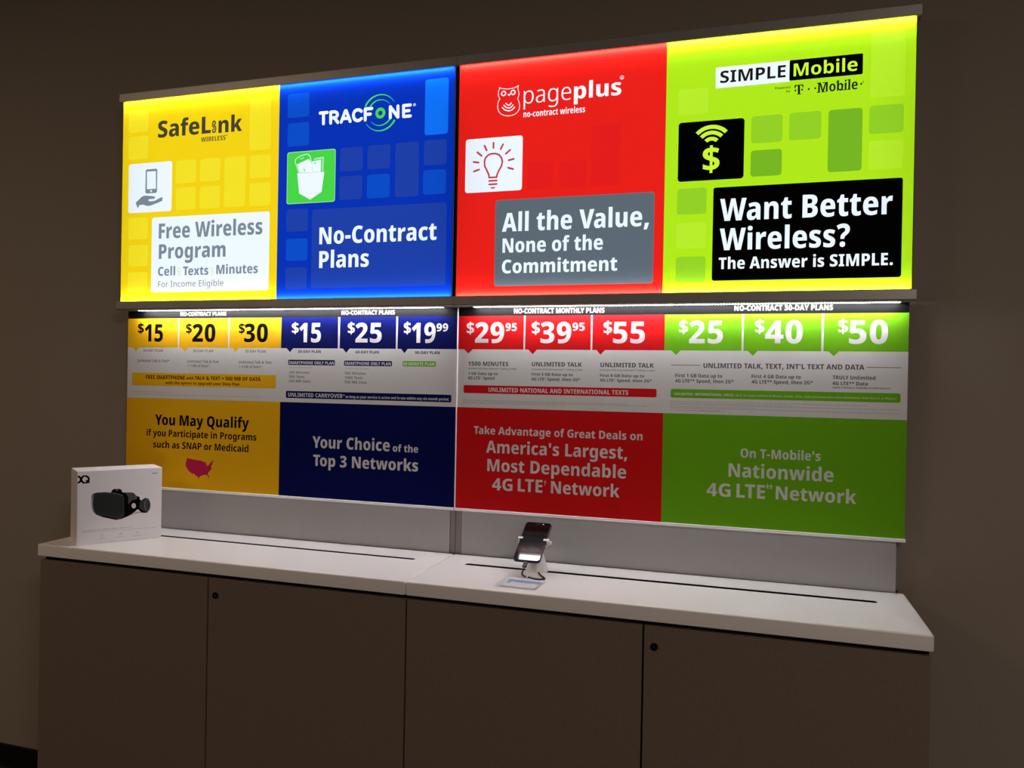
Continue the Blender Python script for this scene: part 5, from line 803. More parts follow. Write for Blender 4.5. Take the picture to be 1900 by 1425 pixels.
 ('T', "On T-Mobile's", 'S', 0.8042, 1.0013, 1.2716, 0.0239, 'H'),
 ('L', 'slogan', 'white_print', 151),
 ('T', 'Nationwide', 'S', 0.7744, 1.0328, 1.2194, 0.0354, 'H'),
 ('L', 'slogan', 'white_print', 152),
 ('T', '4G', 'S', 0.7191, 0.7807, 1.1657, 0.0345, 'H'),
 ('L', 'slogan', 'white_print', 153),
 ('T', 'LTE', 'S', 0.7956, 0.8676, 1.1659, 0.036, 'H'),
 ('L', 'slogan', 'white_print', 154),
 ('T', 'Network', 'S', 0.8941, 1.0877, 1.1667, 0.0344, 'H'),
 ('L', 'slogan', 'white_print', 155),
 ('T', '**', 'R', 0.8697, 0.8856, 1.1815, 0.0236, 'H'),
 ('P', 'head_left'),
 ('L', 'lettering', 'white_print', 156),
 ('T', 'NO-CONTRACT PLANS', 'S', -0.9864, -0.8072, 1.6583, 0.0125, 'H'),
 ('L', 'lettering', 'white_print', 157),
 ('T', 'NO-CONTRACT PLANS', 'S', -0.3863, -0.2057, 1.6575, 0.0129, 'H'),
 ('P', 'head_right'),
 ('L', 'lettering', 'white_print', 158),
 ('T', 'NO-CONTRACT MONTHLY PLANS', 'S', 0.1711, 0.434, 1.657, 0.014, 'H'),
 ('L', 'lettering', 'white_print', 159),
 ('T', 'NO-CONTRACT 30-DAY PLANS', 'S', 0.7815, 1.0237, 1.6592, 0.0136, 'H'),
 ('P', 'box_front'),
 ('L', 'headset_picture', 'pic_shadow', 0),
 ('G', [(0.0532, 0.0862), (0.1084, 0.0669), (0.1283, 0.0716), (0.1585, 0.081), (0.179, 0.0825), (0.1687, 0.0879), (0.1443, 0.0801), (0.1083, 0.0702)]),
 ('L', 'headset_picture', 'black_print', 0),
 ('G', [(0.0873, 0.1524), (0.1271, 0.1495), (0.1393, 0.1469), (0.1403, 0.076), (0.1203, 0.0679), (0.0884, 0.0764)]),
 ('G', [(0.0913, 0.1526), (0.0941, 0.1589), (0.099, 0.1619), (0.1149, 0.1612), (0.12, 0.1582), (0.1215, 0.1515), (0.1272, 0.1478), (0.0913, 0.1504)]),
 ('G', [(0.1607, 0.1386), (0.1659, 0.1338), (0.1711, 0.1334), (0.1726, 0.1244), (0.1754, 0.1208), (0.1805, 0.1237), (0.1866, 0.1277), (0.1939, 0.1267), (0.1992, 0.1223), (0.2028, 0.113), (0.2026, 0.1018), (0.1986, 0.0909), (0.1925, 0.0836), (0.1863, 0.0819), (0.179, 0.0836), (0.1706, 0.0933), (0.1655, 0.0937), (0.1564, 0.0856), (0.1403, 0.076), (0.1283, 0.0727), (0.1233, 0.1392)]),
 ('L', 'headset_picture', 'pic_gray', 0),
 ('G', [(0.1494, 0.1477), (0.1555, 0.1446), (0.1618, 0.1374), (0.164, 0.1273), (0.1599, 0.1254), (0.1508, 0.1239), (0.1398, 0.1115), (0.1395, 0.1336), (0.1332, 0.1451), (0.1271, 0.1495)]),
 ('L', 'headset_picture', 'pic_dark', 0),
 ('G', [(0.0388, 0.1456), (0.0426, 0.1518), (0.0522, 0.1544), (0.0755, 0.1542), (0.0992, 0.1509), (0.1192, 0.145), (0.1273, 0.1389), (0.1305, 0.1255), (0.131, 0.0945), (0.1282, 0.0771), (0.1203, 0.069), (0.1084, 0.0664), (0.0964, 0.0702), (0.0688, 0.0793), (0.0531, 0.0872), (0.0434, 0.0968), (0.0393, 0.1111), (0.0381, 0.1285)]),
 ('L', 'headset_picture', 'black_print', 0),
 ('G', [(0.1071, 0.1492), (0.1272, 0.1433), (0.1354, 0.1361), (0.1397, 0.1203), (0.139, 0.0938), (0.1362, 0.0786), (0.1293, 0.0726), (0.1274, 0.1345), (0.1192, 0.1428)]),
 ('L', 'headset_picture', 'pic_panel', 0),
 ('G', [(0.0437, 0.1431), (0.0465, 0.1468), (0.0561, 0.1491), (0.0756, 0.1494), (0.0993, 0.1461), (0.1172, 0.1404), (0.1233, 0.1348), (0.1251, 0.1215), (0.1249, 0.0951), (0.1221, 0.0821), (0.1142, 0.0762), (0.1003, 0.0775), (0.0687, 0.0858), (0.0531, 0.0927), (0.0462, 0.1019), (0.0434, 0.1194)]),
 ('L', 'headset_picture', 'pic_edge', 0),
 ('G', [(0.039, 0.1349), (0.0426, 0.1475), (0.0449, 0.1473), (0.0428, 0.1367), (0.0423, 0.1195), (0.0448, 0.102), (0.0492, 0.093), (0.0463, 0.0937), (0.0413, 0.1045), (0.039, 0.1198)]),
 ('L', 'headset_picture', 'black_print', 0),
 ('C', 0.1571, 0.1089, 0.0138, 0.0),
 ('G', [(0.0629, 0.0853), (0.1083, 0.0713), (0.1004, 0.0692), (0.0688, 0.0793)]),
 ('L', 'headset_picture', 'pic_dark', 0),
 ('G', [(0.1719, 0.1155), (0.1785, 0.1205), (0.1866, 0.1262), (0.1945, 0.1267), (0.1992, 0.1223), (0.2031, 0.1107), (0.2028, 0.1006), (0.1997, 0.0885), (0.1946, 0.0818), (0.1852, 0.0817), (0.1769, 0.0878), (0.171, 0.0955)]),
 ('L', 'headset_picture', 'black_print', 0),
 ('G', [(0.171, 0.0977), (0.1768, 0.0928), (0.1852, 0.0871), (0.1946, 0.0818), (0.1852, 0.0815), (0.177, 0.0834), (0.1686, 0.0935)]),
 ('L', 'headset_picture', 'pic_edge', 0),
 ('S', 0.0011, True, [(0.2032, 0.104), (0.203, 0.0995), (0.2024, 0.0953), (0.2013, 0.0916), (0.1998, 0.0887), (0.1981, 0.0868), (0.1961, 0.0858), (0.1941, 0.086), (0.1922, 0.0873), (0.1904, 0.0896), (0.1888, 0.0927), (0.1876, 0.0965), (0.1868, 0.1008), (0.1865, 0.1054), (0.1867, 0.1098), (0.1874, 0.114), (0.1884, 0.1177), (0.1899, 0.1206), (0.1916, 0.1225), (0.1936, 0.1235), (0.1956, 0.1233), (0.1975, 0.1221), (0.1993, 0.1198), (0.2009, 0.1167), (0.2021, 0.1128), (0.2029, 0.1085)]),
 ('L', 'headset_picture', 'pic_gray', 0),
 ('G', [(0.2019, 0.1041), (0.2018, 0.1008), (0.2014, 0.0976), (0.2006, 0.095), (0.1996, 0.0928), (0.1984, 0.0914), (0.197, 0.0907), (0.1956, 0.0908), (0.1942, 0.0917), (0.193, 0.0934), (0.1919, 0.0957), (0.191, 0.0985), (0.1905, 0.1017), (0.1903, 0.105), (0.1904, 0.1084), (0.1908, 0.1115), (0.1916, 0.1141), (0.1926, 0.1163), (0.1938, 0.1177), (0.1952, 0.1184), (0.1966, 0.1183), (0.198, 0.1174), (0.1992, 0.1158), (0.2003, 0.1134), (0.2012, 0.1106), (0.2017, 0.1074)]),
 ('L', 'headset_picture', 'pic_dark', 0),
 ('G', [(0.2011, 0.1041), (0.201, 0.1017), (0.2007, 0.0994), (0.2003, 0.0974), (0.1996, 0.0958), (0.1988, 0.0947), (0.198, 0.0942), (0.197, 0.0942), (0.1962, 0.0949), (0.1953, 0.0961), (0.1946, 0.0978), (0.1941, 0.0999), (0.1937, 0.1023), (0.1936, 0.1048), (0.1937, 0.1072), (0.194, 0.1095), (0.1944, 0.1115), (0.1951, 0.1131), (0.1959, 0.1142), (0.1967, 0.1148), (0.1976, 0.1147), (0.1985, 0.114), (0.1993, 0.1128), (0.2, 0.1111), (0.2006, 0.109), (0.201, 0.1066)]),
 ('L', 'headset_picture', 'white_print', 0),
 ('G', [(0.1616, 0.1056), (0.1615, 0.1037), (0.161, 0.1019), (0.1601, 0.1003), (0.159, 0.0991), (0.1577, 0.0983), (0.1562, 0.0979), (0.1547, 0.0981), (0.1532, 0.0987), (0.1518, 0.0997), (0.1506, 0.1011), (0.1498, 0.1028), (0.1492, 0.1047), (0.149, 0.1067), (0.1491, 0.1087), (0.1496, 0.1105), (0.1505, 0.112), (0.1516, 0.1132), (0.1529, 0.114), (0.1544, 0.1144), (0.1559, 0.1143), (0.1574, 0.1137), (0.1588, 0.1126), (0.16, 0.1112), (0.1608, 0.1095), (0.1614, 0.1076)]),
 ('C', 0.1076, 0.1573, 0.0015, 0.0),
 ('L', 'headset_picture', 'pic_edge', 0),
 ('S', 0.0009, False, [(0.1535, 0.1467), (0.158, 0.1422), (0.161, 0.1353), (0.1619, 0.1274)]),
 ('S', 0.0007, False, [(0.0755, 0.1531), (0.0992, 0.1498), (0.1172, 0.1445), (0.1253, 0.1391)]),
 ('L', 'logo', 'black_print', 0),
 ('S', 0.0053, False, [(0.0022, 0.206), (0.0066, 0.204), (0.0099, 0.1966), (0.0068, 0.1893), (0.0025, 0.1872)]),
 ('S', 0.0054, False, [(0.017, 0.2062), (0.0136, 0.2036), (0.0101, 0.1966), (0.0138, 0.1882), (0.0182, 0.1862)]),
 ('S', 0.0052, False, [(0.0217, 0.2059), (0.0275, 0.2034), (0.0304, 0.1979), (0.0305, 0.1925), (0.0283, 0.1877), (0.0233, 0.1859)]),
 ('S', 0.0047, False, [(0.0248, 0.1922), (0.031, 0.1867)]),
 ('L', 'lettering', 'fine_print', 160),
 ('T', 'VR HEADSET FOR SMARTPHONES FROM 4.7"-6"', 'R', 0.0165, 0.1531, 0.0394, 0.0043, 'H'),
 ('G', [(0.0152, 0.0378), (0.2215, 0.0338), (0.2215, 0.0331), (0.0152, 0.0369)]),
 ('S', 0.0009, True, [(0.0662, 0.0279), (0.0707, 0.0278), (0.0708, 0.0189), (0.0663, 0.0192)]),
 ('S', 0.0009, False, [(0.116, 0.0222), (0.1179, 0.0253), (0.1214, 0.0249), (0.124, 0.0213)]),
 ('S', 0.0009, False, [(0.1166, 0.021), (0.1236, 0.0207)]),
 ('S', 0.0009, False, [(0.1619, 0.0224), (0.1665, 0.0246)]),
 ('S', 0.0009, False, [(0.1619, 0.0224), (0.1666, 0.0197)]),
 ('S', 0.0009, False, [(0.169, 0.0244), (0.1697, 0.0187)]),
 ('G', [(0.059, 0.0152), (0.0775, 0.0145), (0.0776, 0.0136), (0.059, 0.0143)]),
 ('G', [(0.1077, 0.0149), (0.1316, 0.0139), (0.1316, 0.013), (0.1077, 0.0141)]),
 ('G', [(0.1538, 0.0135), (0.1801, 0.0125), (0.1801, 0.0116), (0.1538, 0.0126)]),
 ('L', 'lettering', 'pic_dark', 161),
 ('T', 'XGVR-T', 'S', 0.2069, 0.2225, 0.2014, 0.0041, 'H'),
]

# ------------------------------------------------------------------ helpers
def tag(o, label=None, cat=None, group=None, kind=None):
    if label: o['label'] = label
    if cat: o['category'] = cat
    if group: o['group'] = group
    if kind: o['kind'] = kind
    return o

def empty(name, loc, label, cat, group=None, rz=0.0):
    o = bpy.data.objects.new(name, None)
    COL.objects.link(o)
    o.location = loc
    o.rotation_euler = (0, 0, rz)
    o.empty_display_size = 0.05
    return tag(o, label, cat, group)

def link_mesh(name, me, mats, parent=None, local=False):
    o = bpy.data.objects.new(name, me)
    for m in mats:
        me.materials.append(m)
    COL.objects.link(o)
    if parent:
        o.parent = parent
        if not local:
            p = parent
            mw = Matrix.Identity(4)
            chain = []
            while p:
                chain.append(p); p = p.parent
            for q in reversed(chain):
                mw = mw @ q.matrix_parent_inverse @ Matrix.Translation(q.location) @ q.rotation_euler.to_matrix().to_4x4()
            o.matrix_parent_inverse = mw.inverted()
    return o

def obj(name, bm, mat, parent=None, smooth=False, local=False):
    me = bpy.data.meshes.new(name)
    bmesh.ops.recalc_face_normals(bm, faces=bm.faces[:])
    bm.to_mesh(me); bm.free()
    if smooth:
        for p in me.polygons: p.use_smooth = True
        me.set_sharp_from_angle(angle=math.radians(40))
    mats = mat if isinstance(mat, (list, tuple)) else [mat]
    return link_mesh(name, me, mats, parent, local)

def add_box(bm, x0, x1, y0, y1, z0, z1, bevel=0.0, seg=2):
    r = bmesh.ops.create_cube(bm, size=1.0)
    vs_ = r['verts']
    for v in vs_:
        v.co = Vector(((x0 + x1) / 2 + v.co.x * (x1 - x0), (y0 + y1) / 2 + v.co.y * (y1 - y0), (z0 + z1) / 2 + v.co.z * (z1 - z0)))
    if bevel:
        es = list({e for v in vs_ for e in v.link_edges})
        bmesh.ops.bevel(bm, geom=es, offset=bevel, segments=seg, affect='EDGES', profile=0.5)
    return bm

def box(*a, **k):
    return add_box(bmesh.new(), *a, **k)

def add_extrude_x(bm, prof, x0, x1):
    """closed (y, z) outline swept along x with end caps"""
    a = [bm.verts.new((x0, y, z)) for y, z in prof]
    b = [bm.verts.new((x1, y, z)) for y, z in prof]
    n = len(prof)
    for i in range(n):
        bm.faces.new((a[i], a[(i + 1) % n], b[(i + 1) % n], b[i]))
    bm.faces.new(a[::-1]); bm.faces.new(b)
    return bm

def add_lathe(bm, prof, cx, cy, n=40, z0=0.0):
    rings = []
    for r, z in prof:
        if r < 1e-6:
            rings.append([bm.verts.new((cx, cy, z0 + z))])
        else:
            rings.append([bm.verts.new((cx + r * math.cos(2 * math.pi * i / n), cy + r * math.sin(2 * math.pi * i / n), z0 + z)) for i in range(n)])
    for a, b in zip(rings, rings[1:]):
        for i in range(n):
            j = (i + 1) % n
            if len(a) == 1 and len(b) == 1: continue
            if len(a) == 1: bm.faces.new((a[0], b[i], b[j]))
            elif len(b) == 1: bm.faces.new((a[i], a[j], b[0]))
            else: bm.faces.new((a[i], a[j], b[j], b[i]))
    return bm

def add_tube(bm, pts, radius, n=10):
    pts = [Vector(p) for p in pts]
    # Catmull-Rom resample
    P = [pts[0]] + pts + [pts[-1]]
    path = []
    for i in range(1, len(P) - 2):
        for k in range(8):
            t = k / 8
            a, b, c, d = P[i - 1], P[i], P[i + 1], P[i + 2]
            path.append(0.5 * ((2 * b) + (c - a) * t + (2 * a - 5 * b + 4 * c - d) * t * t + (3 * b - a - 3 * c + d) * t ** 3))
    path.append(pts[-1])
    prev = None; rings = []
    up = Vector((0, 0, 1))
    for i, p in enumerate(path):
        d = (path[min(i + 1, len(path) - 1)] - path[max(i - 1, 0)]).normalized()
        s = d.cross(up if abs(d.dot(up)) < 0.95 else Vector((1, 0, 0))).normalized() if prev is None else (prev - d * prev.dot(d)).normalized()
        prev = s
        u = s.cross(d)
        rings.append([bm.verts.new(p + (s * math.cos(2 * math.pi * k / n) + u * math.sin(2 * math.pi * k / n)) * radius) for k in range(n)])
    for a, b in zip(rings, rings[1:]):
        for k in range(n):
            bm.faces.new((a[k], a[(k + 1) % n], b[(k + 1) % n], b[k]))
    bm.faces.new(rings[0][::-1]); bm.faces.new(rings[-1])
    return bm

# ------------------------------------------------------------------ materials
def srgb(r, g, b):
    f = lambda c: ((c / 255 + 0.055) / 1.055) ** 2.4 if c > 10 else c / 255 / 12.92
    return (f(r), f(g), f(b), 1.0)

MATS = {}
def principled(name, color, rough=0.5, metal=0.0, spec=0.5, noise=0.0, scale=60.0, bump=0.0, coat=0.0):
    m = bpy.data.materials.new(name); m.use_nodes = True
    nt = m.node_tree; p = nt.nodes['Principled BSDF']
    p.inputs['Base Color'].default_value = color
    p.inputs['Roughness'].default_value = rough
    p.inputs['Metallic'].default_value = metal
    p.inputs['Specular IOR Level'].default_value = spec
    p.inputs['Coat Weight'].default_value = coat
    if noise or bump:
        tc = nt.nodes.new('ShaderNodeTexCoord')
        nz = nt.nodes.new('ShaderNodeTexNoise'); nz.inputs['Scale'].default_value = scale; nz.inputs['Detail'].default_value = 4
        nt.links.new(tc.outputs['Object'], nz.inputs['Vector'])
        if noise:
            mr = nt.nodes.new('ShaderNodeMapRange'); mr.inputs[1].default_value = 0.3; mr.inputs[2].default_value = 0.7
            mr.inputs[3].default_value = 1 - noise; mr.inputs[4].default_value = 1 + noise
            mx = nt.nodes.new('ShaderNodeMix'); mx.data_type = 'RGBA'; mx.blend_type = 'MULTIPLY'; mx.inputs[0].default_value = 1.0
            mx.inputs[6].default_value = color
            nt.links.new(nz.outputs['Fac'], mr.inputs[0]); nt.links.new(mr.outputs[0], mx.inputs[7]); nt.links.new(mx.outputs[2], p.inputs['Base Color'])
        if bump:
            bp = nt.nodes.new('ShaderNodeBump'); bp.inputs['Strength'].default_value = bump; bp.inputs['Distance'].default_value = 0.002
            nt.links.new(nz.outputs['Fac'], bp.inputs['Height']); nt.links.new(bp.outputs[0], p.inputs['Normal'])
    MATS[name] = m
    return m

def translucent(name, color, refl=0.12):
    """printed film: light of the strips behind passes through it, room light is weakly reflected"""
    m = bpy.data.materials.new(name); m.use_nodes = True
    nt = m.node_tree; p = nt.nodes['Principled BSDF']
    p.inputs['Base Color'].default_value = color
    p.inputs['Roughness'].default_value = 0.5
    p.inputs['Specular IOR Level'].default_value = 0.25
    t = nt.nodes.new('ShaderNodeBsdfTranslucent'); t.inputs[0].default_value = color
    mx = nt.nodes.new('ShaderNodeMixShader'); mx.inputs[0].default_value = refl
    nt.links.new(t.outputs[0], mx.inputs[1]); nt.links.new(p.outputs[0], mx.inputs[2])
    nt.links.new(mx.outputs[0], nt.nodes['Material Output'].inputs[0])
    MATS[name] = m
    return m

def emitter(name, color, strength):
    m = bpy.data.materials.new(name); m.use_nodes = True
    nt = m.node_tree; nt.nodes.remove(nt.nodes['Principled BSDF'])
    e = nt.nodes.new('ShaderNodeEmission'); e.inputs[0].default_value = color; e.inputs[1].default_value = strength
    nt.links.new(e.outputs[0], nt.nodes['Material Output'].inputs[0])
    MATS[name] = m
    return m

# room
wall_paint = principled('wall_paint', srgb(150, 138, 126), 0.85, spec=0.2, noise=0.05, scale=180, bump=0.15)
floor_carpet = principled('floor_carpet', srgb(28, 25, 24), 0.95, spec=0.1, noise=0.3, scale=300, bump=0.5)
black_vinyl = principled('black_vinyl', srgb(12, 11, 11), 0.6, spec=0.3)
# fixture
aluminium = principled('brushed_aluminium', srgb(172, 168, 164), 0.42, metal=0.75, noise=0.04, scale=30)
silver_trim = principled('silver_trim', srgb(238, 237, 239), 0.4, metal=0.0)
panel_gray = principled('gray_panel', srgb(172, 171, 172), 0.6, spec=0.3, noise=0.015, scale=60)
post_gray = principled('gray_post', srgb(136, 128, 126), 0.55, spec=0.3)
counter_white = principled('white_laminate', srgb(236, 231, 230), 0.28, spec=0.5)
cabinet_gray = principled('taupe_laminate', srgb(118, 103, 92), 0.6, spec=0.3, noise=0.06, scale=220)
dark_gap = principled('dark_gap', srgb(10, 9, 9), 0.8, spec=0.1)
inner_white = principled('reflector_white', (0.85, 0.85, 0.85, 1), 0.7)
black_metal = principled('black_metal', srgb(18, 17, 17), 0.35, metal=0.6)
steel = principled('steel', srgb(190, 190, 188), 0.25, metal=1.0)
white_sheet = principled('white_sheet', srgb(228, 224, 222), 0.5, spec=0.3)
# prints
principled('white_print', srgb(216, 214, 214), 0.72, spec=0.18)
principled('black_print', srgb(2, 2, 2), 0.7, spec=0.06)
principled('header_black', srgb(4, 4, 5), 0.6, spec=0.12)
principled('yellow_print', srgb(236, 178, 2), 0.72, spec=0.18)
principled('navy_print', srgb(0, 9, 80), 0.72, spec=0.08)
principled('red_print', srgb(204, 3, 8), 0.72, spec=0.18)
principled('green_print', srgb(104, 172, 8), 0.72, spec=0.18)
principled('magenta_print', srgb(196, 20, 86), 0.72, spec=0.18)
principled('gray_print', srgb(76, 74, 77), 0.72, spec=0.18)
principled('pale_print', srgb(190, 205, 160), 0.72, spec=0.18)
principled('fine_print', srgb(166, 162, 161), 0.72, spec=0.18)
principled('pic_dark', srgb(42, 46, 46), 0.5, spec=0.3)
principled('pic_panel', srgb(26, 31, 31), 0.5, spec=0.3)
principled('pic_gray', srgb(62, 68, 68), 0.5, spec=0.3)
principled('pic_edge', srgb(150, 152, 152), 0.5, spec=0.3)
principled('pic_shadow', srgb(176, 172, 174), 0.5, spec=0.3)
# backlit films
LB = {'lb_yellow': (0.84, 0.585, 0.006), 'lb_yellow_tile': (0.84, 0.68, 0.018), 'lb_white': (0.80, 0.86, 0.92), 'lb_gray': (0.19, 0.22, 0.27),
      'lb_lightgray': (0.22, 0.235, 0.27), 'lb_paleyellow': (0.80, 0.68, 0.22), 'lb_darkgray': (0.05, 0.045, 0.03),
      'lb_blue': (0.002, 0.028, 0.40), 'lb_blue_mid': (0.003, 0.065, 0.50), 'lb_blue_bright': (0.004, 0.15, 0.80), 'lb_blue_muted': (0.012, 0.045, 0.34),
      'lb_green': (0.06, 0.60, 0.055), 'lb_palegreen': (0.45, 0.75, 0.42),
      'lb_red': (0.76, 0.013, 0.009), 'lb_red_tile': (0.72, 0.011, 0.010), 'lb_red_ink': (0.55, 0.03, 0.04), 'lb_slate': (0.10, 0.125, 0.15), 'lb_slate_edge': (0.35, 0.10, 0.11),
      'lb_lime': (0.40, 0.73, 0.010), 'lb_lime_tile': (0.27, 0.57, 0.018), 'lb_lime_dark': (0.17, 0.42, 0.015), 'lb_lime_pale': (0.44, 0.76, 0.022),
      'lb_lime_ink': (0.56, 0.82, 0.03), 'lb_ink': (0.008, 0.009, 0.008)}
for k_, c_ in LB.items():
    translucent(k_, (*c_, 1))
led_inside = emitter('led_edge_strip', (0.93, 0.97, 1.0, 1), LED_INSIDE)
led_guide = emitter('led_light_guide', (0.93, 0.97, 1.0, 1), LED_GUIDE)
led_under = emitter('led_under_strip', (0.97, 0.97, 1.0, 1), LED_UNDER)

# ------------------------------------------------------------------ printed artwork: every ink is its own region of one flat sheet
def glyph_loops(style, ch):
    g = GLYPHS[style].get(ch)
    if not g: return 0, []
    L = []
    for s in g[1:]:
        n = [int(q) for q in s.split()]
        L.append(list(zip(n[0::2], n[1::2])))
    return g[0], L

KERN = {'To': -70, 'Te': -60, 'Ta': -60, 'Yo': -50, 'Va': -45, 'Wa': -30, 'Wi': -10, 'LT': -40, 'AV': -40, 'TA': -40, 'AT': -40, 'LY': -40, 'Fr': -15, 'r,': -40}
def text_loops(s, style, x0, x1, z, h, ref):
    rl = [p for L in glyph_loops(style, ref)[1] for p in L]
    k = h / max(p[1] for p in rl)
    pen = 0; L = []
    for i, ch in enumerate(s):
        adv, loops = glyph_loops(style, ch)
        for lp in loops:
            L.append([(x + pen, y) for x, y in lp])
        pen += adv + KERN.get(s[i:i + 2], 0)
    lo = min(p[0] for q in L for p in q); hi = max(p[0] for q in L for p in q)
    kx = (x1 - x0) / (hi - lo)
    return [[(x0 + (x - lo) * kx, z + y * k) for x, y in q][::-1] for q in L]   # fonts wind clockwise

def circle_loop(cx, cz, r, n=28):
    return [(cx + r * math.cos(2 * math.pi * i / n), cz + r * math.sin(2 * math.pi * i / n)) for i in range(n)]

def stroke_loops(w, closed, pts):
    r = w / 2; L = []
    n = len(pts)
    for i in range(n if closed else n - 1):
        a, b = pts[i], pts[(i + 1) % n]
        dx, dz = b[0] - a[0], b[1] - a[1]; l = math.hypot(dx, dz) or 1e-9
        px, pz = -dz / l * r, dx / l * r
        L.append([(a[0] - px, a[1] - pz), (b[0] - px, b[1] - pz), (b[0] + px, b[1] + pz), (a[0] + px, a[1] + pz)])
    for p in pts:
        L.append(circle_loop(p[0], p[1], r, 12))
    return L

def round_rect_loop(x0, z0, x1, z1, r, n=5):
    if r <= 0: return [(x0, z0), (x1, z0), (x1, z1), (x0, z1)]
    out = []
    for cx, cz, a0 in ((x1 - r, z0 + r, -90), (x1 - r, z1 - r, 0), (x0 + r, z1 - r, 90), (x0 + r, z0 + r, 180)):
        for i in range(n + 1):
            a = math.radians(a0 + 90 * i / n)
            out.append((cx + r * math.cos(a), cz + r * math.sin(a)))
    return out

def element_loops(e):
    t = e[0]
    if t == 'T': return text_loops(*e[1:])
    if t == 'R': return [round_rect_loop(*e[1:])]
    if t == 'G': return [list(e[1]) if area2(e[1]) > 0 else list(e[1])[::-1]]
    if t == 'S': return stroke_loops(e[1], e[2], e[3])
    if t == 'C':
        _, cx, cz, r, w = e
        return [circle_loop(cx, cz, r)] + ([circle_loop(cx, cz, r - w)[::-1]] if w else [])
    if t == 'A':
        _, cx, cz, r, w0, w1, a0, a1 = e
        n = 28; o, i_ = [], []
        for k in range(n + 1):
            f = k / n; a = math.radians(a0 + (a1 - a0) * f); w = w0 + (w1 - w0) * f
            o.append((cx + (r + w / 2) * math.cos(a), cz + (r + w / 2) * math.sin(a)))
            i_.append((cx + (r - w / 2) * math.cos(a), cz + (r - w / 2) * math.sin(a)))
        return [o + i_[::-1]]
    if t == 'F':                                    # one row of print too small to read: short runs of broken line
        _, x0, x1, z = e
        rnd = random.Random(int((x0 * 131 + z * 977) * 1000)); x = x0; L = []
        while x < x1:
            w = rnd.uniform(0.004, 0.014)
            L.append(round_rect_loop(x, z - 0.0006, min(x + w, x1), z + 0.0006, 0)); x += w + 0.0016
        return L

def art_layers(panel):
    on = False; layers = []
    for e in ART:
        if e[0] == 'P': on = (e[1] == panel)
        elif on and e[0] == 'L': layers.append((e[1], e[2], [], e[3]))
        elif on: layers[-1][2].extend(element_loops(e))
    return layers

def area2(L):
    return sum(L[i][0] * L[(i + 1) % len(L)][1] - L[(i + 1) % len(L)][0] * L[i][1] for i in range(len(L)))

def mosaic(base_loop, layers):
    """cut the sheet into ink regions; returns [(layer index or -1, triangle points)]"""
    S = 1000.0
    verts, faces, info = [], [], []
    allL = [(-1, base_loop)] + [(i, lp) for i, (_, _, ls, _) in enumerate(layers) for lp in ls]
    for li, lp in allL:
        q = []
        for p in lp:
            if not q or abs(p[0] - q[-1][0]) + abs(p[1] - q[-1][1]) > 2e-6: q.append(p)
        if len(q) < 3: continue
        a = area2(q)
        if abs(a) < 1e-12: continue
        s = 1 if a > 0 else -1
        if s < 0: q = q[::-1]
        b = len(verts)
        verts.extend(Vector((p[0] * S, p[1] * S)) for p in q)
        faces.append(list(range(b, b + len(q)))); info.append((li, s))
    ov, oe, of, _, _, oforig = delaunay_2d_cdt(verts, [], faces, 1, 1e-4, True)
    res = []
    for f, og in zip(of, oforig):
        wind = {}
        for k in og:
            li, s = info[k]
            wind[li] = wind.get(li, 0) + s
        if wind.get(-1, 0) == 0: continue
        top = max(li for li, w in wind.items() if w != 0)
        res.append((top, [(ov[i][0] / S, ov[i][1] / S) for i in f]))
    return res

def build_sheet(panel_name, base_loop, base_mat, place, parent, base_name='graphic_panel', base_label=None, local=False):
    """place(x, z) -> 3-D point.  base mesh is a part of parent, every ink object a sub-part of the base"""
    layers = art_layers(panel_name)
    tris = mosaic(base_loop, layers)
    groups = {}
    order = []
    for i, (key, mat, _, gid) in enumerate(layers):
        key = (key, gid)
        if key not in groups:
            groups[key] = {'mats': [], 'tris': []}; order.append(key)
        if mat not in groups[key]['mats']: groups[key]['mats'].append(mat)
    base = []
    for li, pts in tris:
        if li < 0: base.append(pts)
        else:
            key, mat, _, gid = layers[li]; key = (key, gid)
            groups[key]['tris'].append((groups[key]['mats'].index(mat), pts))
    def mk(name, trs, mats, par):
        me = bpy.data.meshes.new(name)
        vmap, V, F, M = {}, [], [], []
        for mi, pts in trs:
            ids = []
            for p in pts:
                k = (round(p[0], 6), round(p[1], 6))
                if k not in vmap:
                    vmap[k] = len(V); V.append(place(p[0], p[1]))
                ids.append(vmap[k])
            if len(set(ids)) >= 3: F.append(ids); M.append(mi)
        me.from_pydata(V, [], F)
        for poly, mi in zip(me.polygons, M): poly.material_index = mi
        me.update()
        return link_mesh(name, me, mats, par, local)
    b = mk(base_name, [(0, t) for t in base], [base_mat], parent)
    if base_label: b['label'] = base_label
    for key in order:
        if groups[key]['tris']:
            c = mk(key[0], groups[key]['tris'], [MATS[m] for m in groups[key]['mats']], b)
    return b

# ------------------------------------------------------------------ the setting
WALL_Y = 0.045
tag(obj('wall_back', box(-4.2, 4.2, WALL_Y, WALL_Y + 0.12, 0, 3.6), wall_paint), 'taupe painted wall behind the lit sign display', 'wall', kind='structure')
tag(obj('floor', box(-4.2, 4.2, -5.0, WALL_Y + 0.12, -0.05, 0), floor_carpet), 'black carpet floor below the cabinets', 'floor', kind='structure')
def base_profile():
    return [(WALL_Y, 0), (WALL_Y - 0.010, 0), (WALL_Y - 0.008, 0.006), (WALL_Y - 0.004, 0.014), (WALL_Y - 0.004, 0.092), (WALL_Y - 0.002, 0.096), (WALL_Y, 0.096)]
tag(obj('baseboard_back', add_extrude_x(add_extrude_x(bmesh.new(), base_profile(), -4.2, -1.206), base_profile(), 1.206, 4.2), black_vinyl), 'black vinyl baseboard along the back wall', 'baseboard', kind='structure')

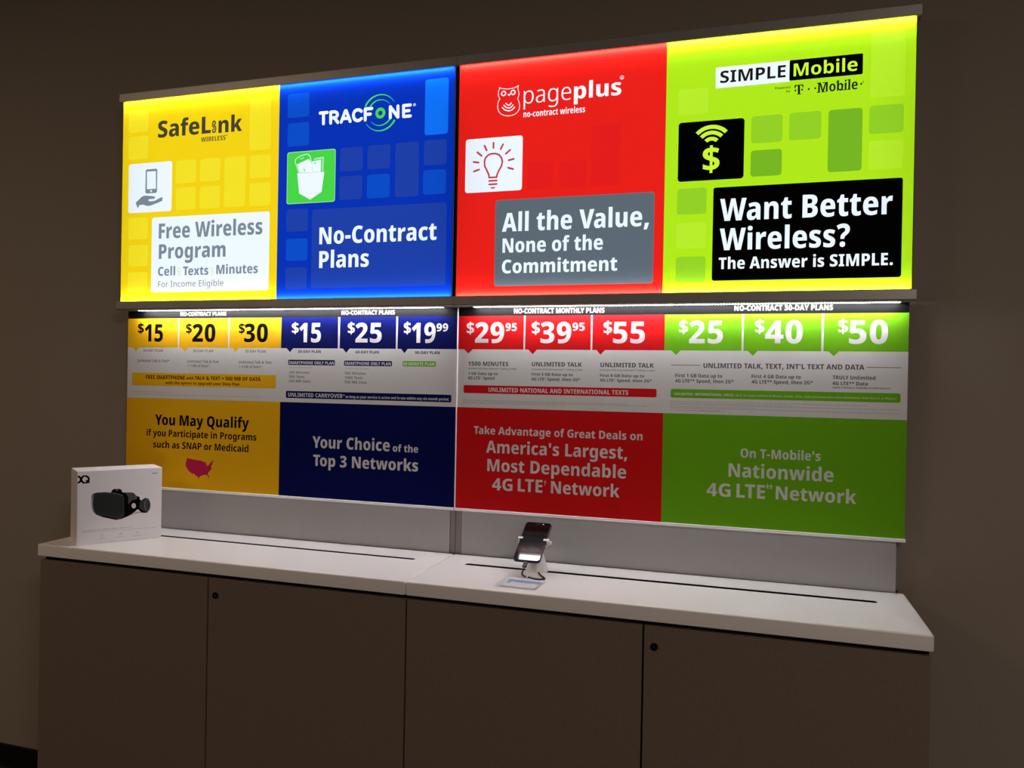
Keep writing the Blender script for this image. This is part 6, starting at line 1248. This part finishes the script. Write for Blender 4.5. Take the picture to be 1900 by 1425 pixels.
# ------------------------------------------------------------------ fixture bays (gray panel and uprights on the wall)
BAYS = (('left', -1.2, 0.0), ('right', 0.0, 1.2))
for side, xa, xb in BAYS:
    t = empty('wall_fixture', ((xa + xb) / 2, 0.02, 0.95),
              'gray steel back panel showing under the %s price board' % ('yellow and navy' if side == 'left' else 'red and green'),
              'display fixture', 'gray back panels of the display')
    obj('back_panel', box(xa + 0.0205, xb - 0.0175, 0.0045, WALL_Y, 0.95, 1.664), panel_gray, t)
    obj('upright', box(xa + 0.0006, xa + 0.0195, 0.0065 if side == 'right' else 0.028, WALL_Y, 0.95, 1.664, bevel=0.001), post_gray, t)
    obj('upright', box(xb - 0.0165, xb - 0.0006, 0.0065 if side == 'left' else 0.028, WALL_Y, 0.95, 1.664, bevel=0.001), post_gray, t)

# ------------------------------------------------------------------ cabinets and countertops
def lock_parts(parent, x, z, y):
    m = Matrix.Translation((x, y, z)) @ Matrix.Rotation(math.radians(90), 4, 'X')
    bm = add_lathe(bmesh.new(), [(0, 0), (0.0085, 0), (0.0085, 0.003), (0.0075, 0.0045), (0.0062, 0.0045), (0.0058, 0.0025), (0, 0.0025)], 0, 0, 28)
    bm.transform(m)
    l = obj('lock', bm, black_metal, parent, smooth=True)
    bm = add_box(bmesh.new(), -0.0008, 0.0008, -0.0035, 0.0035, 0.0025, 0.0034)
    bm.transform(m @ Matrix.Rotation(math.radians(30), 4, 'Z'))
    obj('keyway', bm, steel, l)

FRONT = -0.330
for side, xa, xb in BAYS:
    other = 'under the counter slab carrying the retail box' if side == 'left' else 'under the counter slab carrying the phone'
    t = empty('base_cabinet', ((xa + xb) / 2, -0.16, 0),
              'taupe two-door cabinet with one lock, ' + other, 'cabinet', 'taupe base cabinets')
    bm = bmesh.new()
    add_box(bm, xa + 0.002, xb - 0.002, -0.311, WALL_Y - 0.012, 0.06, 0.9145)
    obj('carcass', bm, dark_gap, t)
    obj('plinth', box(xa + 0.01, xb - 0.01, -0.27, WALL_Y - 0.012, 0, 0.0595), black_vinyl, t)
    mid = (xa + xb) / 2
    for k, (p, q) in enumerate(((xa + 0.002, mid - 0.0022), (mid + 0.0022, xb - 0.002))):
        if k == 0: p = xa + 0.0022
        d = obj('door', box(p, q, FRONT, -0.3115, 0.065, 0.9025, bevel=0.0008), cabinet_gray, t)
        if k == 1: lock_parts(d, mid + 0.0255, 0.8562, FRONT + 0.0002)

def rr_ring(x0, x1, y0, y1, rc, inset, n=5):
    x0 += inset; x1 -= inset; y0 += inset; y1 -= inset
    r = max(rc - inset, 0.0004)
    out = []
    for cx, cy, a0 in ((x1 - r, y0 + r, -90), (x1 - r, y1 - r, 0), (x0 + r, y1 - r, 90), (x0 + r, y0 + r, 180)):
        for i in range(n + 1):
            a = math.radians(a0 + 90 * i / n)
            out.append((cx + r * math.cos(a), cy + r * math.sin(a)))
    return out

ZT, ZB = 0.95, 0.9145
def countertop(x0, x1, y0, y1, slot):
    bm = bmesh.new()
    rb, rc = 0.005, 0.006
    levels = [(0.0015, ZB), (0.0, ZB + 0.0015)] + [(rb * (1 - math.sin(a)), ZT - rb + rb * (1 - math.cos(a)) if False else ZT - rb + rb * math.cos(a)) for a in [math.radians(90 - 18 * i) for i in range(6)]]
    rings = []
    for ins, z in levels:
        rings.append([bm.verts.new((x, y, z)) for x, y in rr_ring(x0, x1, y0, y1, rc, ins)])
    n = len(rings[0])
    for a, b in zip(rings, rings[1:]):
        for i in range(n): bm.faces.new((a[i], a[(i + 1) % n], b[(i + 1) % n], b[i]))
    bm.faces.new(rings[0][::-1])
    # top with the slot cut out
    sx0, sx1, sy, sw = slot
    sl = round_rect_loop(sx0, sy - sw / 2, sx1, sy + sw / 2, sw / 2 * 0.98, 8)
    outer = [(v.co.x, v.co.y) for v in rings[-1]]
    vs_ = [Vector(p) * 1000 for p in outer + sl]
    fo = [list(range(len(outer))), list(range(len(outer), len(outer) + len(sl)))]
    ov, oe, of, _, _, og = delaunay_2d_cdt(vs_, [], fo, 1, 1e-4, True)
    V = [bm.verts.new((p[0] / 1000, p[1] / 1000, ZT)) for p in ov]
    for f, g in zip(of, og):
        if 1 not in g: bm.faces.new([V[i] for i in f])
    a = [bm.verts.new((x, y, ZT)) for x, y in sl]
    b = [bm.verts.new((x, y, ZB + 0.004)) for x, y in sl]
    for i in range(len(sl)):
        bm.faces.new((a[i], b[i], b[(i + 1) % len(sl)], a[(i + 1) % len(sl)]))
    bm.faces.new(b)
    for f in bm.faces: f.material_index = 0
    bmesh.ops.remove_doubles(bm, verts=bm.verts[:], dist=1e-6)
    return bm, sl

for side, xa, xb, slot in (('left', -1.2036, -0.0006, (-1.126, -0.078, -0.105, 0.016)), ('right', 0.0006, 1.2025, (0.075, 1.126, -0.106, 0.019))):
    t = empty('countertop', ((xa + xb) / 2, -0.17, ZB),
              'white countertop with a black cable slot, ' + ('carrying the retail box' if side == 'left' else 'carrying the phone on its stand'),
              'countertop', 'white countertops')
    bm, sl = countertop(xa, xb, -0.338, 0.0040, slot)
    o = obj('slab', bm, counter_white, t, smooth=True)
    # black liner standing inside the slot
    bm = bmesh.new()
    s2 = round_rect_loop(slot[0] + 0.0004, slot[2] - slot[3] / 2 + 0.0004, slot[1] - 0.0004, slot[2] + slot[3] / 2 - 0.0004, slot[3] / 2 * 0.9, 8)
    s3 = round_rect_loop(slot[0] + 0.0012, slot[2] - slot[3] / 2 + 0.0012, slot[1] - 0.0012, slot[2] + slot[3] / 2 - 0.0012, slot[3] / 2 * 0.7, 8)
    A = [bm.verts.new((x, y, ZT - 0.0003)) for x, y in s2]; B = [bm.verts.new((x, y, ZB + 0.006)) for x, y in s2]
    Cc = [bm.verts.new((x, y, ZT - 0.0003)) for x, y in s3]; Dd = [bm.verts.new((x, y, ZB + 0.008)) for x, y in s3]
    n = len(s2)
    for i in range(n):
        j = (i + 1) % n
        bm.faces.new((A[i], A[j], B[j], B[i])); bm.faces.new((A[i], Cc[i], Cc[j], A[j])); bm.faces.new((Cc[i], Dd[i], Dd[j], Cc[j]))
    bm.faces.new(Dd); bm.faces.new(B)
    obj('slot_liner', bm, dark_gap, t)

# ------------------------------------------------------------------ plan boards
Z_BOT, Z_WHITE, Z_BAND, Z_TOP = 1.0857, 1.3828, 1.5533, 1.6505
Z_HEAD = 1.6752
FY = -0.0002
def place_board(x, z): return (x, FY, z)
XY, XR = -0.5998, 0.6004
rect = lambda x0, z0, x1, z1: [(x0, z0), (x1, z0), (x1, z1), (x0, z1)]
for side, xa, xb, secs in (('left', -1.2, -0.0022, (('board_yellow', -1.2, XY, 'yellow'), ('board_blue', XY, -0.0022, 'navy blue'))),
                           ('right', 0.0012, 1.2, (('board_red', 0.0012, XR, 'red'), ('board_green', XR, 1.2, 'green')))):
    names = 'yellow and navy' if side == 'left' else 'red and green'
    t = empty('plan_board', ((xa + xb) / 2, 0.002, Z_BOT),
              '%s price board of phone plans under the light boxes' % names, 'sign board', 'price boards under the light boxes')
    obj('backing_sheet', box(xa, xb, 0.0, 0.0042, Z_BOT, Z_HEAD), white_sheet, t)
    for pn, x0, x1, colr in secs:
        build_sheet(pn, rect(x0, Z_BOT, x1, Z_TOP), MATS['white_print'], place_board, t, 'graphic_panel', '%s printed half of the price board' % colr)
    build_sheet('head_' + side, rect(xa, Z_TOP, xb, Z_HEAD), MATS['header_black'], place_board, t, 'header_strip', 'black header strip')
    # silver ledge the board stands in
    prof = [(0.0042, Z_BOT), (0.0, Z_BOT), (-0.0005, Z_BOT + 0.0008), (-0.0035, Z_BOT + 0.0008), (-0.0045, Z_BOT - 0.0005), (-0.0045, Z_BOT - 0.0038), (-0.0058, Z_BOT - 0.0043), (-0.0058, Z_BOT - 0.0070), (-0.0050, Z_BOT - 0.0076), (0.0042, Z_BOT - 0.0076)]
    obj('ledge', add_extrude_x(bmesh.new(), prof, xa - (0.002 if side == 'left' else 0.0), xb + (0.0015 if side == 'right' else 0.0)), silver_trim, t)
    if side == 'right':
        obj('divider_strip', box(-0.0021, 0.0011, -0.0035, 0.0042, Z_BOT, Z_HEAD - 0.001, bevel=0.0008), silver_trim, t)

# ------------------------------------------------------------------ light boxes
LY = -0.0387
ZL0, ZL1 = 1.704, 2.370
RAIL_T, RAIL_B = 2.3993, 1.6762
def place_lb(x, z): return (x, LY, z)
def rail_top():
    z0, z1 = ZL1 - 0.0005, RAIL_T
    return [(WALL_Y, z0), (LY + 0.001, z0), (-0.0455, z0), (-0.0464, z0 + 0.001), (-0.0464, z1 - 0.004), (-0.0458, z1 - 0.0015), (-0.044, z1), (WALL_Y, z1)]
def rail_bottom():
    z0, z1 = RAIL_B, ZL0 + 0.0005
    return [(WALL_Y, z0 + 0.004), (-0.0035, z0 + 0.004), (-0.0035, z0), (-0.0440, z0), (-0.0458, z0 + 0.0015), (-0.0464, z0 + 0.004), (-0.0464, z1 - 0.002), (-0.0455, z1), (LY + 0.001, z1), (WALL_Y, z1)]
for side, xa, xb, secs in (('left', -1.1987, -0.0065, (('yellow', -1.1987, -0.5945, 'yellow'), ('blue', -0.5945, -0.0065, 'blue'))),
                           ('right', 0.0045, 1.1987, (('red', 0.0045, 0.597, 'red'), ('lime', 0.597, 1.1987, 'lime green')))):
    names = 'yellow and blue' if side == 'left' else 'red and lime green'
    t = empty('light_box', ((xa + xb) / 2, 0.0, RAIL_B),
              'glowing %s light box sign on the wall above the price boards' % names, 'light box', 'glowing light boxes')
    ra, rb_ = (-1.2075, -0.0004) if side == 'left' else (0.0004, 1.2075)
    obj('rail', add_extrude_x(bmesh.new(), rail_top(), ra, rb_), aluminium, t)['label'] = 'gray top rail'
    obj('rail', add_extrude_x(bmesh.new(), rail_bottom(), ra, rb_), aluminium, t)['label'] = 'gray bottom rail'
    # tray: white inside, open to the front
    bm = bmesh.new()
    add_box(bm, xa, xb, WALL_Y - 0.0045, WALL_Y - 0.0005, ZL0, ZL1)
    add_box(bm, xa, xa + 0.0012, LY, WALL_Y - 0.005, ZL0 + 0.0006, ZL1 - 0.0006)
    add_box(bm, xb - 0.0012, xb, LY, WALL_Y - 0.005, ZL0 + 0.0006, ZL1 - 0.0006)
    obj('tray', bm, inner_white, t)
    obj('light_guide', box(xa + 0.004, xb - 0.004, WALL_Y - 0.0075, WALL_Y - 0.0055, ZL0 + 0.004, ZL1 - 0.004), led_guide, t)
    # edge strips top and bottom
    for za, zb in ((ZL1 - 0.0022, ZL1 - 0.0006), (ZL0 + 0.0006, ZL0 + 0.0022)):
        obj('led_strip', box(xa + 0.006, xb - 0.006, -0.0362, -0.0300, za, zb), led_inside, t)
    for pn, x0, x1, colr in secs:
        build_sheet(pn, rect(x0, ZL0, x1, ZL1), MATS['lb_' + pn], place_lb, t, 'graphic_panel', '%s backlit half of the sign' % colr)
    # row of lamps under the bottom rail
    u0, u1 = (-1.140, -0.040) if side == 'left' else (0.052, 1.180)
    u = obj('under_light', box(u0, u1, -0.040, -0.0045, RAIL_B - 0.0009, RAIL_B - 0.0001), aluminium, t)
    bm = bmesh.new(); n = 150; w = (u1 - u0 - 0.004) / n
    for i in range(n):
        x = u0 + 0.002 + i * w
        add_box(bm, x + w * 0.25, x + w * 0.75, -0.024, -0.008, RAIL_B - 0.0016, RAIL_B - 0.0010)
    obj('led_chips', bm, led_under, u)
# black filler strip between the two light boxes
tag(obj('filler_strip', box(-0.0063, 0.0043, LY + 0.004, WALL_Y - 0.001, ZL0 + 0.001, ZL1 - 0.001), dark_gap), 'narrow black filler strip between the blue and the red sign halves', 'filler strip')

# ------------------------------------------------------------------ retail box
BW, BD, BH = 0.2360, 0.1086, 0.2206
ang = 0.9567
t = empty('retail_box', (-1.0765, -0.3179, ZT), 'white cardboard headset box with a printed picture, standing on the left countertop', 'box', rz=ang)
paper = principled('box_paper', srgb(232, 228, 230), 0.45, spec=0.3)
bm = bmesh.new(); add_box(bm, 0, BW, 0, BD, 0, BH, bevel=0.0012)
obj('carton', bm, paper, t, local=True)
build_sheet('box_front', rect(0.0014, 0.0014, BW - 0.0014, BH - 0.0014), paper, lambda x, z: (x, -0.0003, z), t, 'front_print', local=True)

# ------------------------------------------------------------------ phone on its stand
PC = Vector((0.273, -0.120, 1.030)); TILT = -1.018
PM = Matrix.Translation(PC) @ Matrix.Rotation(TILT, 4, 'X')
black_gloss = principled('phone_glass', srgb(3, 3, 5), 0.05, spec=0.4)
phone_body = principled('phone_body', srgb(14, 14, 16), 0.35, metal=0.2)
white_plastic = principled('white_plastic', srgb(232, 230, 230), 0.35)
def slab_front(w, h, r, y0, y1, bev):
    """rounded slab in the local x/z plane, y0 front, y1 back"""
    bm = bmesh.new()
    rings = []
    for ins, y in ((bev, y0), (bev * 0.3, y0 + bev * 0.3), (0, y0 + bev), (0, y1 - bev), (bev * 0.3, y1 - bev * 0.3), (bev, y1)):
        rings.append([bm.verts.new((x, y, z)) for x, z in rr_ring(-w / 2, w / 2, -h / 2, h / 2, r, ins, 7)])
    n = len(rings[0])
    for a, b in zip(rings, rings[1:]):
        for i in range(n): bm.faces.new((a[i], a[(i + 1) % n], b[(i + 1) % n], b[i]))
    bm.faces.new(rings[0]); bm.faces.new(rings[-1])
    return bm
def pobj(name, bm, mat, parent, smooth=False):
    bm.transform(PM)
    return obj(name, bm, mat, parent, smooth)
t = empty('smartphone', (0.273, -0.12, 0.95), 'black smartphone leaning back in the white clamp stand on the counter', 'phone')
pobj('body', slab_front(0.074, 0.150, 0.0095, -0.0030, 0.0050, 0.0022), phone_body, t, True)
pobj('screen', slab_front(0.0705, 0.1465, 0.0085, -0.0036, -0.0031, 0.0002), black_gloss, t)
pobj('earpiece', box(-0.006, 0.006, -0.0039, -0.0037, 0.0664, 0.0676), phone_body, t)
bm = add_lathe(bmesh.new(), [(0, 0), (0.0017, 0), (0.0017, 0.0003), (0, 0.0004)], 0, 0, 18); bm.transform(Matrix.Translation((0.014, -0.0037, 0.067)) @ Matrix.Rotation(math.radians(90), 4, 'X'))
pobj('front_camera', bm, steel, t)
pobj('side_button', box(0.0370, 0.0377, -0.001, 0.002, 0.018, 0.034, bevel=0.0003), phone_body, t)
pobj('charging_port', box(-0.005, 0.005, -0.0005, 0.0025, -0.0753, -0.0750), steel, t)

SX, SY = 0.2815, -0.1035
t = empty('phone_stand', (SX, SY, ZT), 'white cone-shaped phone stand with clamp arms on the right countertop', 'phone stand')
obj('base_cone', add_lathe(bmesh.new(), [(0, 0), (0.0312, 0), (0.0315, 0.0008), (0.0305, 0.003), (0.0120, 0.0620), (0.0108, 0.0650), (0.0090, 0.0670), (0, 0.0675)], SX, SY, 48, ZT), white_plastic, t, True)
bm = bmesh.new(); add_lathe(bm, [(0, 0), (0.006, 0), (0.0065, 0.004), (0.006, 0.011), (0, 0.012)], SX, SY, 24, ZT + 0.066)
obj('swivel_joint', bm, white_plastic, t, True)
pobj('clamp_arm', box(-0.0415, 0.0415, 0.0052, 0.0105, -0.0050, 0.0110, bevel=0.001), white_plastic, t)
for sgn, hz in ((-1, 0.0075), (1, 0.0050)):
    bm = bmesh.new()
    xo = 0.0380 * sgn; xi = 0.0290 * sgn; xe = (0.0420 if sgn < 0 else 0.0440) * sgn
    add_box(bm, min(xo, xe), max(xo, xe), -0.0060, 0.0105, hz - 0.0055, hz + 0.0050, bevel=0.0008)
    add_box(bm, min(xi, xe), max(xi, xe), -0.0066, -0.0041, hz - 0.0040, hz + 0.0035, bevel=0.0008)
    j = pobj('clamp_jaw', bm, white_plastic, t)
    if sgn > 0:
        bm = add_lathe(bmesh.new(), [(0, 0), (0.0050, 0), (0.0054, 0.001), (0.0054, 0.0055), (0.0046, 0.0065), (0, 0.0065)], 0, 0, 20)
        bm.transform(Matrix.Translation((0.0440, 0.0035, hz - 0.001)) @ Matrix.Rotation(math.radians(90), 4, 'Y'))
        pobj('clamp_knob', bm, white_plastic, j, True)

# cable
cable_black = principled('cable_black', srgb(16, 15, 16), 0.45)
t = empty('charging_cable', (0.26, -0.19, ZT), 'black charging cable looping from the phone to the stand base', 'cable')
bm = box(-0.0055, 0.0055, -0.0020, 0.0030, -0.0950, -0.0754, bevel=0.001)
pobj('plug', bm, cable_black, t)
p0 = PM @ Vector((0, 0.0005, -0.094)); p1 = PM @ Vector((0, 0.0005, -0.106))
obj('cord', add_tube(bmesh.new(), [p0, p1, (0.2700, -0.2090, 0.9630), (0.2755, -0.1985, 0.9550), (0.2850, -0.1920, 0.9521), (0.2970, -0.2000, 0.9522), (0.3110, -0.2030, 0.9522), (0.3230, -0.1975, 0.9522), (0.3255, -0.1880, 0.9522), (0.3140, -0.1700, 0.9522), (0.3020, -0.1510, 0.9522), (0.2955, -0.1365, 0.9525)], 0.0021), cable_black, t, True)

obj('cable_tie', add_tube(bmesh.new(), [(0.2768, -0.1970, 0.9545), (0.2790, -0.1951, 0.9536), (0.2812, -0.1936, 0.9529)], 0.0026), white_plastic, t, True)

# acrylic price tag
acrylic = bpy.data.materials.new('clear_acrylic'); acrylic.use_nodes = True
nt = acrylic.node_tree; ap = nt.nodes['Principled BSDF']
ap.inputs['Base Color'].default_value = (0.9, 0.92, 0.93, 1); ap.inputs['Roughness'].default_value = 0.05
tr = nt.nodes.new('ShaderNodeBsdfTransparent'); tr.inputs[0].default_value = (0.985, 0.985, 0.985, 1)
fr = nt.nodes.new('ShaderNodeFresnel'); fr.inputs[0].default_value = 1.49
ms = nt.nodes.new('ShaderNodeMixShader')
nt.links.new(fr.outputs[0], ms.inputs[0]); nt.links.new(tr.outputs[0], ms.inputs[1]); nt.links.new(ap.outputs[0], ms.inputs[2])
nt.links.new(ms.outputs[0], nt.nodes['Material Output'].inputs[0])
t = empty('price_tag', (0.280, -0.2615, ZT), 'clear acrylic price tag with a blue striped label lying in front of the phone', 'price tag', rz=math.radians(-3.0))
obj('acrylic_block', box(-0.0535, 0.0535, -0.043, 0.043, 0.0, 0.005, bevel=0.0008), acrylic, t, local=True)
lab = obj('label_card', box(-0.040, 0.047, -0.030, 0.038, 0.0010, 0.0013), white_sheet, t, local=True)
blue_ink = principled('blue_ink', srgb(92, 120, 190), 0.5)
obj('blue_stripe', box(-0.040, 0.047, 0.0150, 0.0370, 0.00135, 0.0015), blue_ink, lab, local=True)
bm = bmesh.new()
for i in range(7): add_box(bm, -0.037 + i * 0.0016, -0.0362 + i * 0.0016, -0.004, 0.018, 0.00135, 0.0015)
obj('barcode', bm, MATS['gray_print'], lab, local=True)
bm = bmesh.new()
for x0, x1, y in ((-0.022, 0.020, 0.012), (-0.022, 0.032, 0.006), (0.004, 0.016, 0.000), (-0.022, 0.010, -0.008)): add_box(bm, x0, x1, y - 0.0006, y + 0.0006, 0.00135, 0.0015)
obj('fine_print', bm, MATS['fine_print'], lab, local=True)
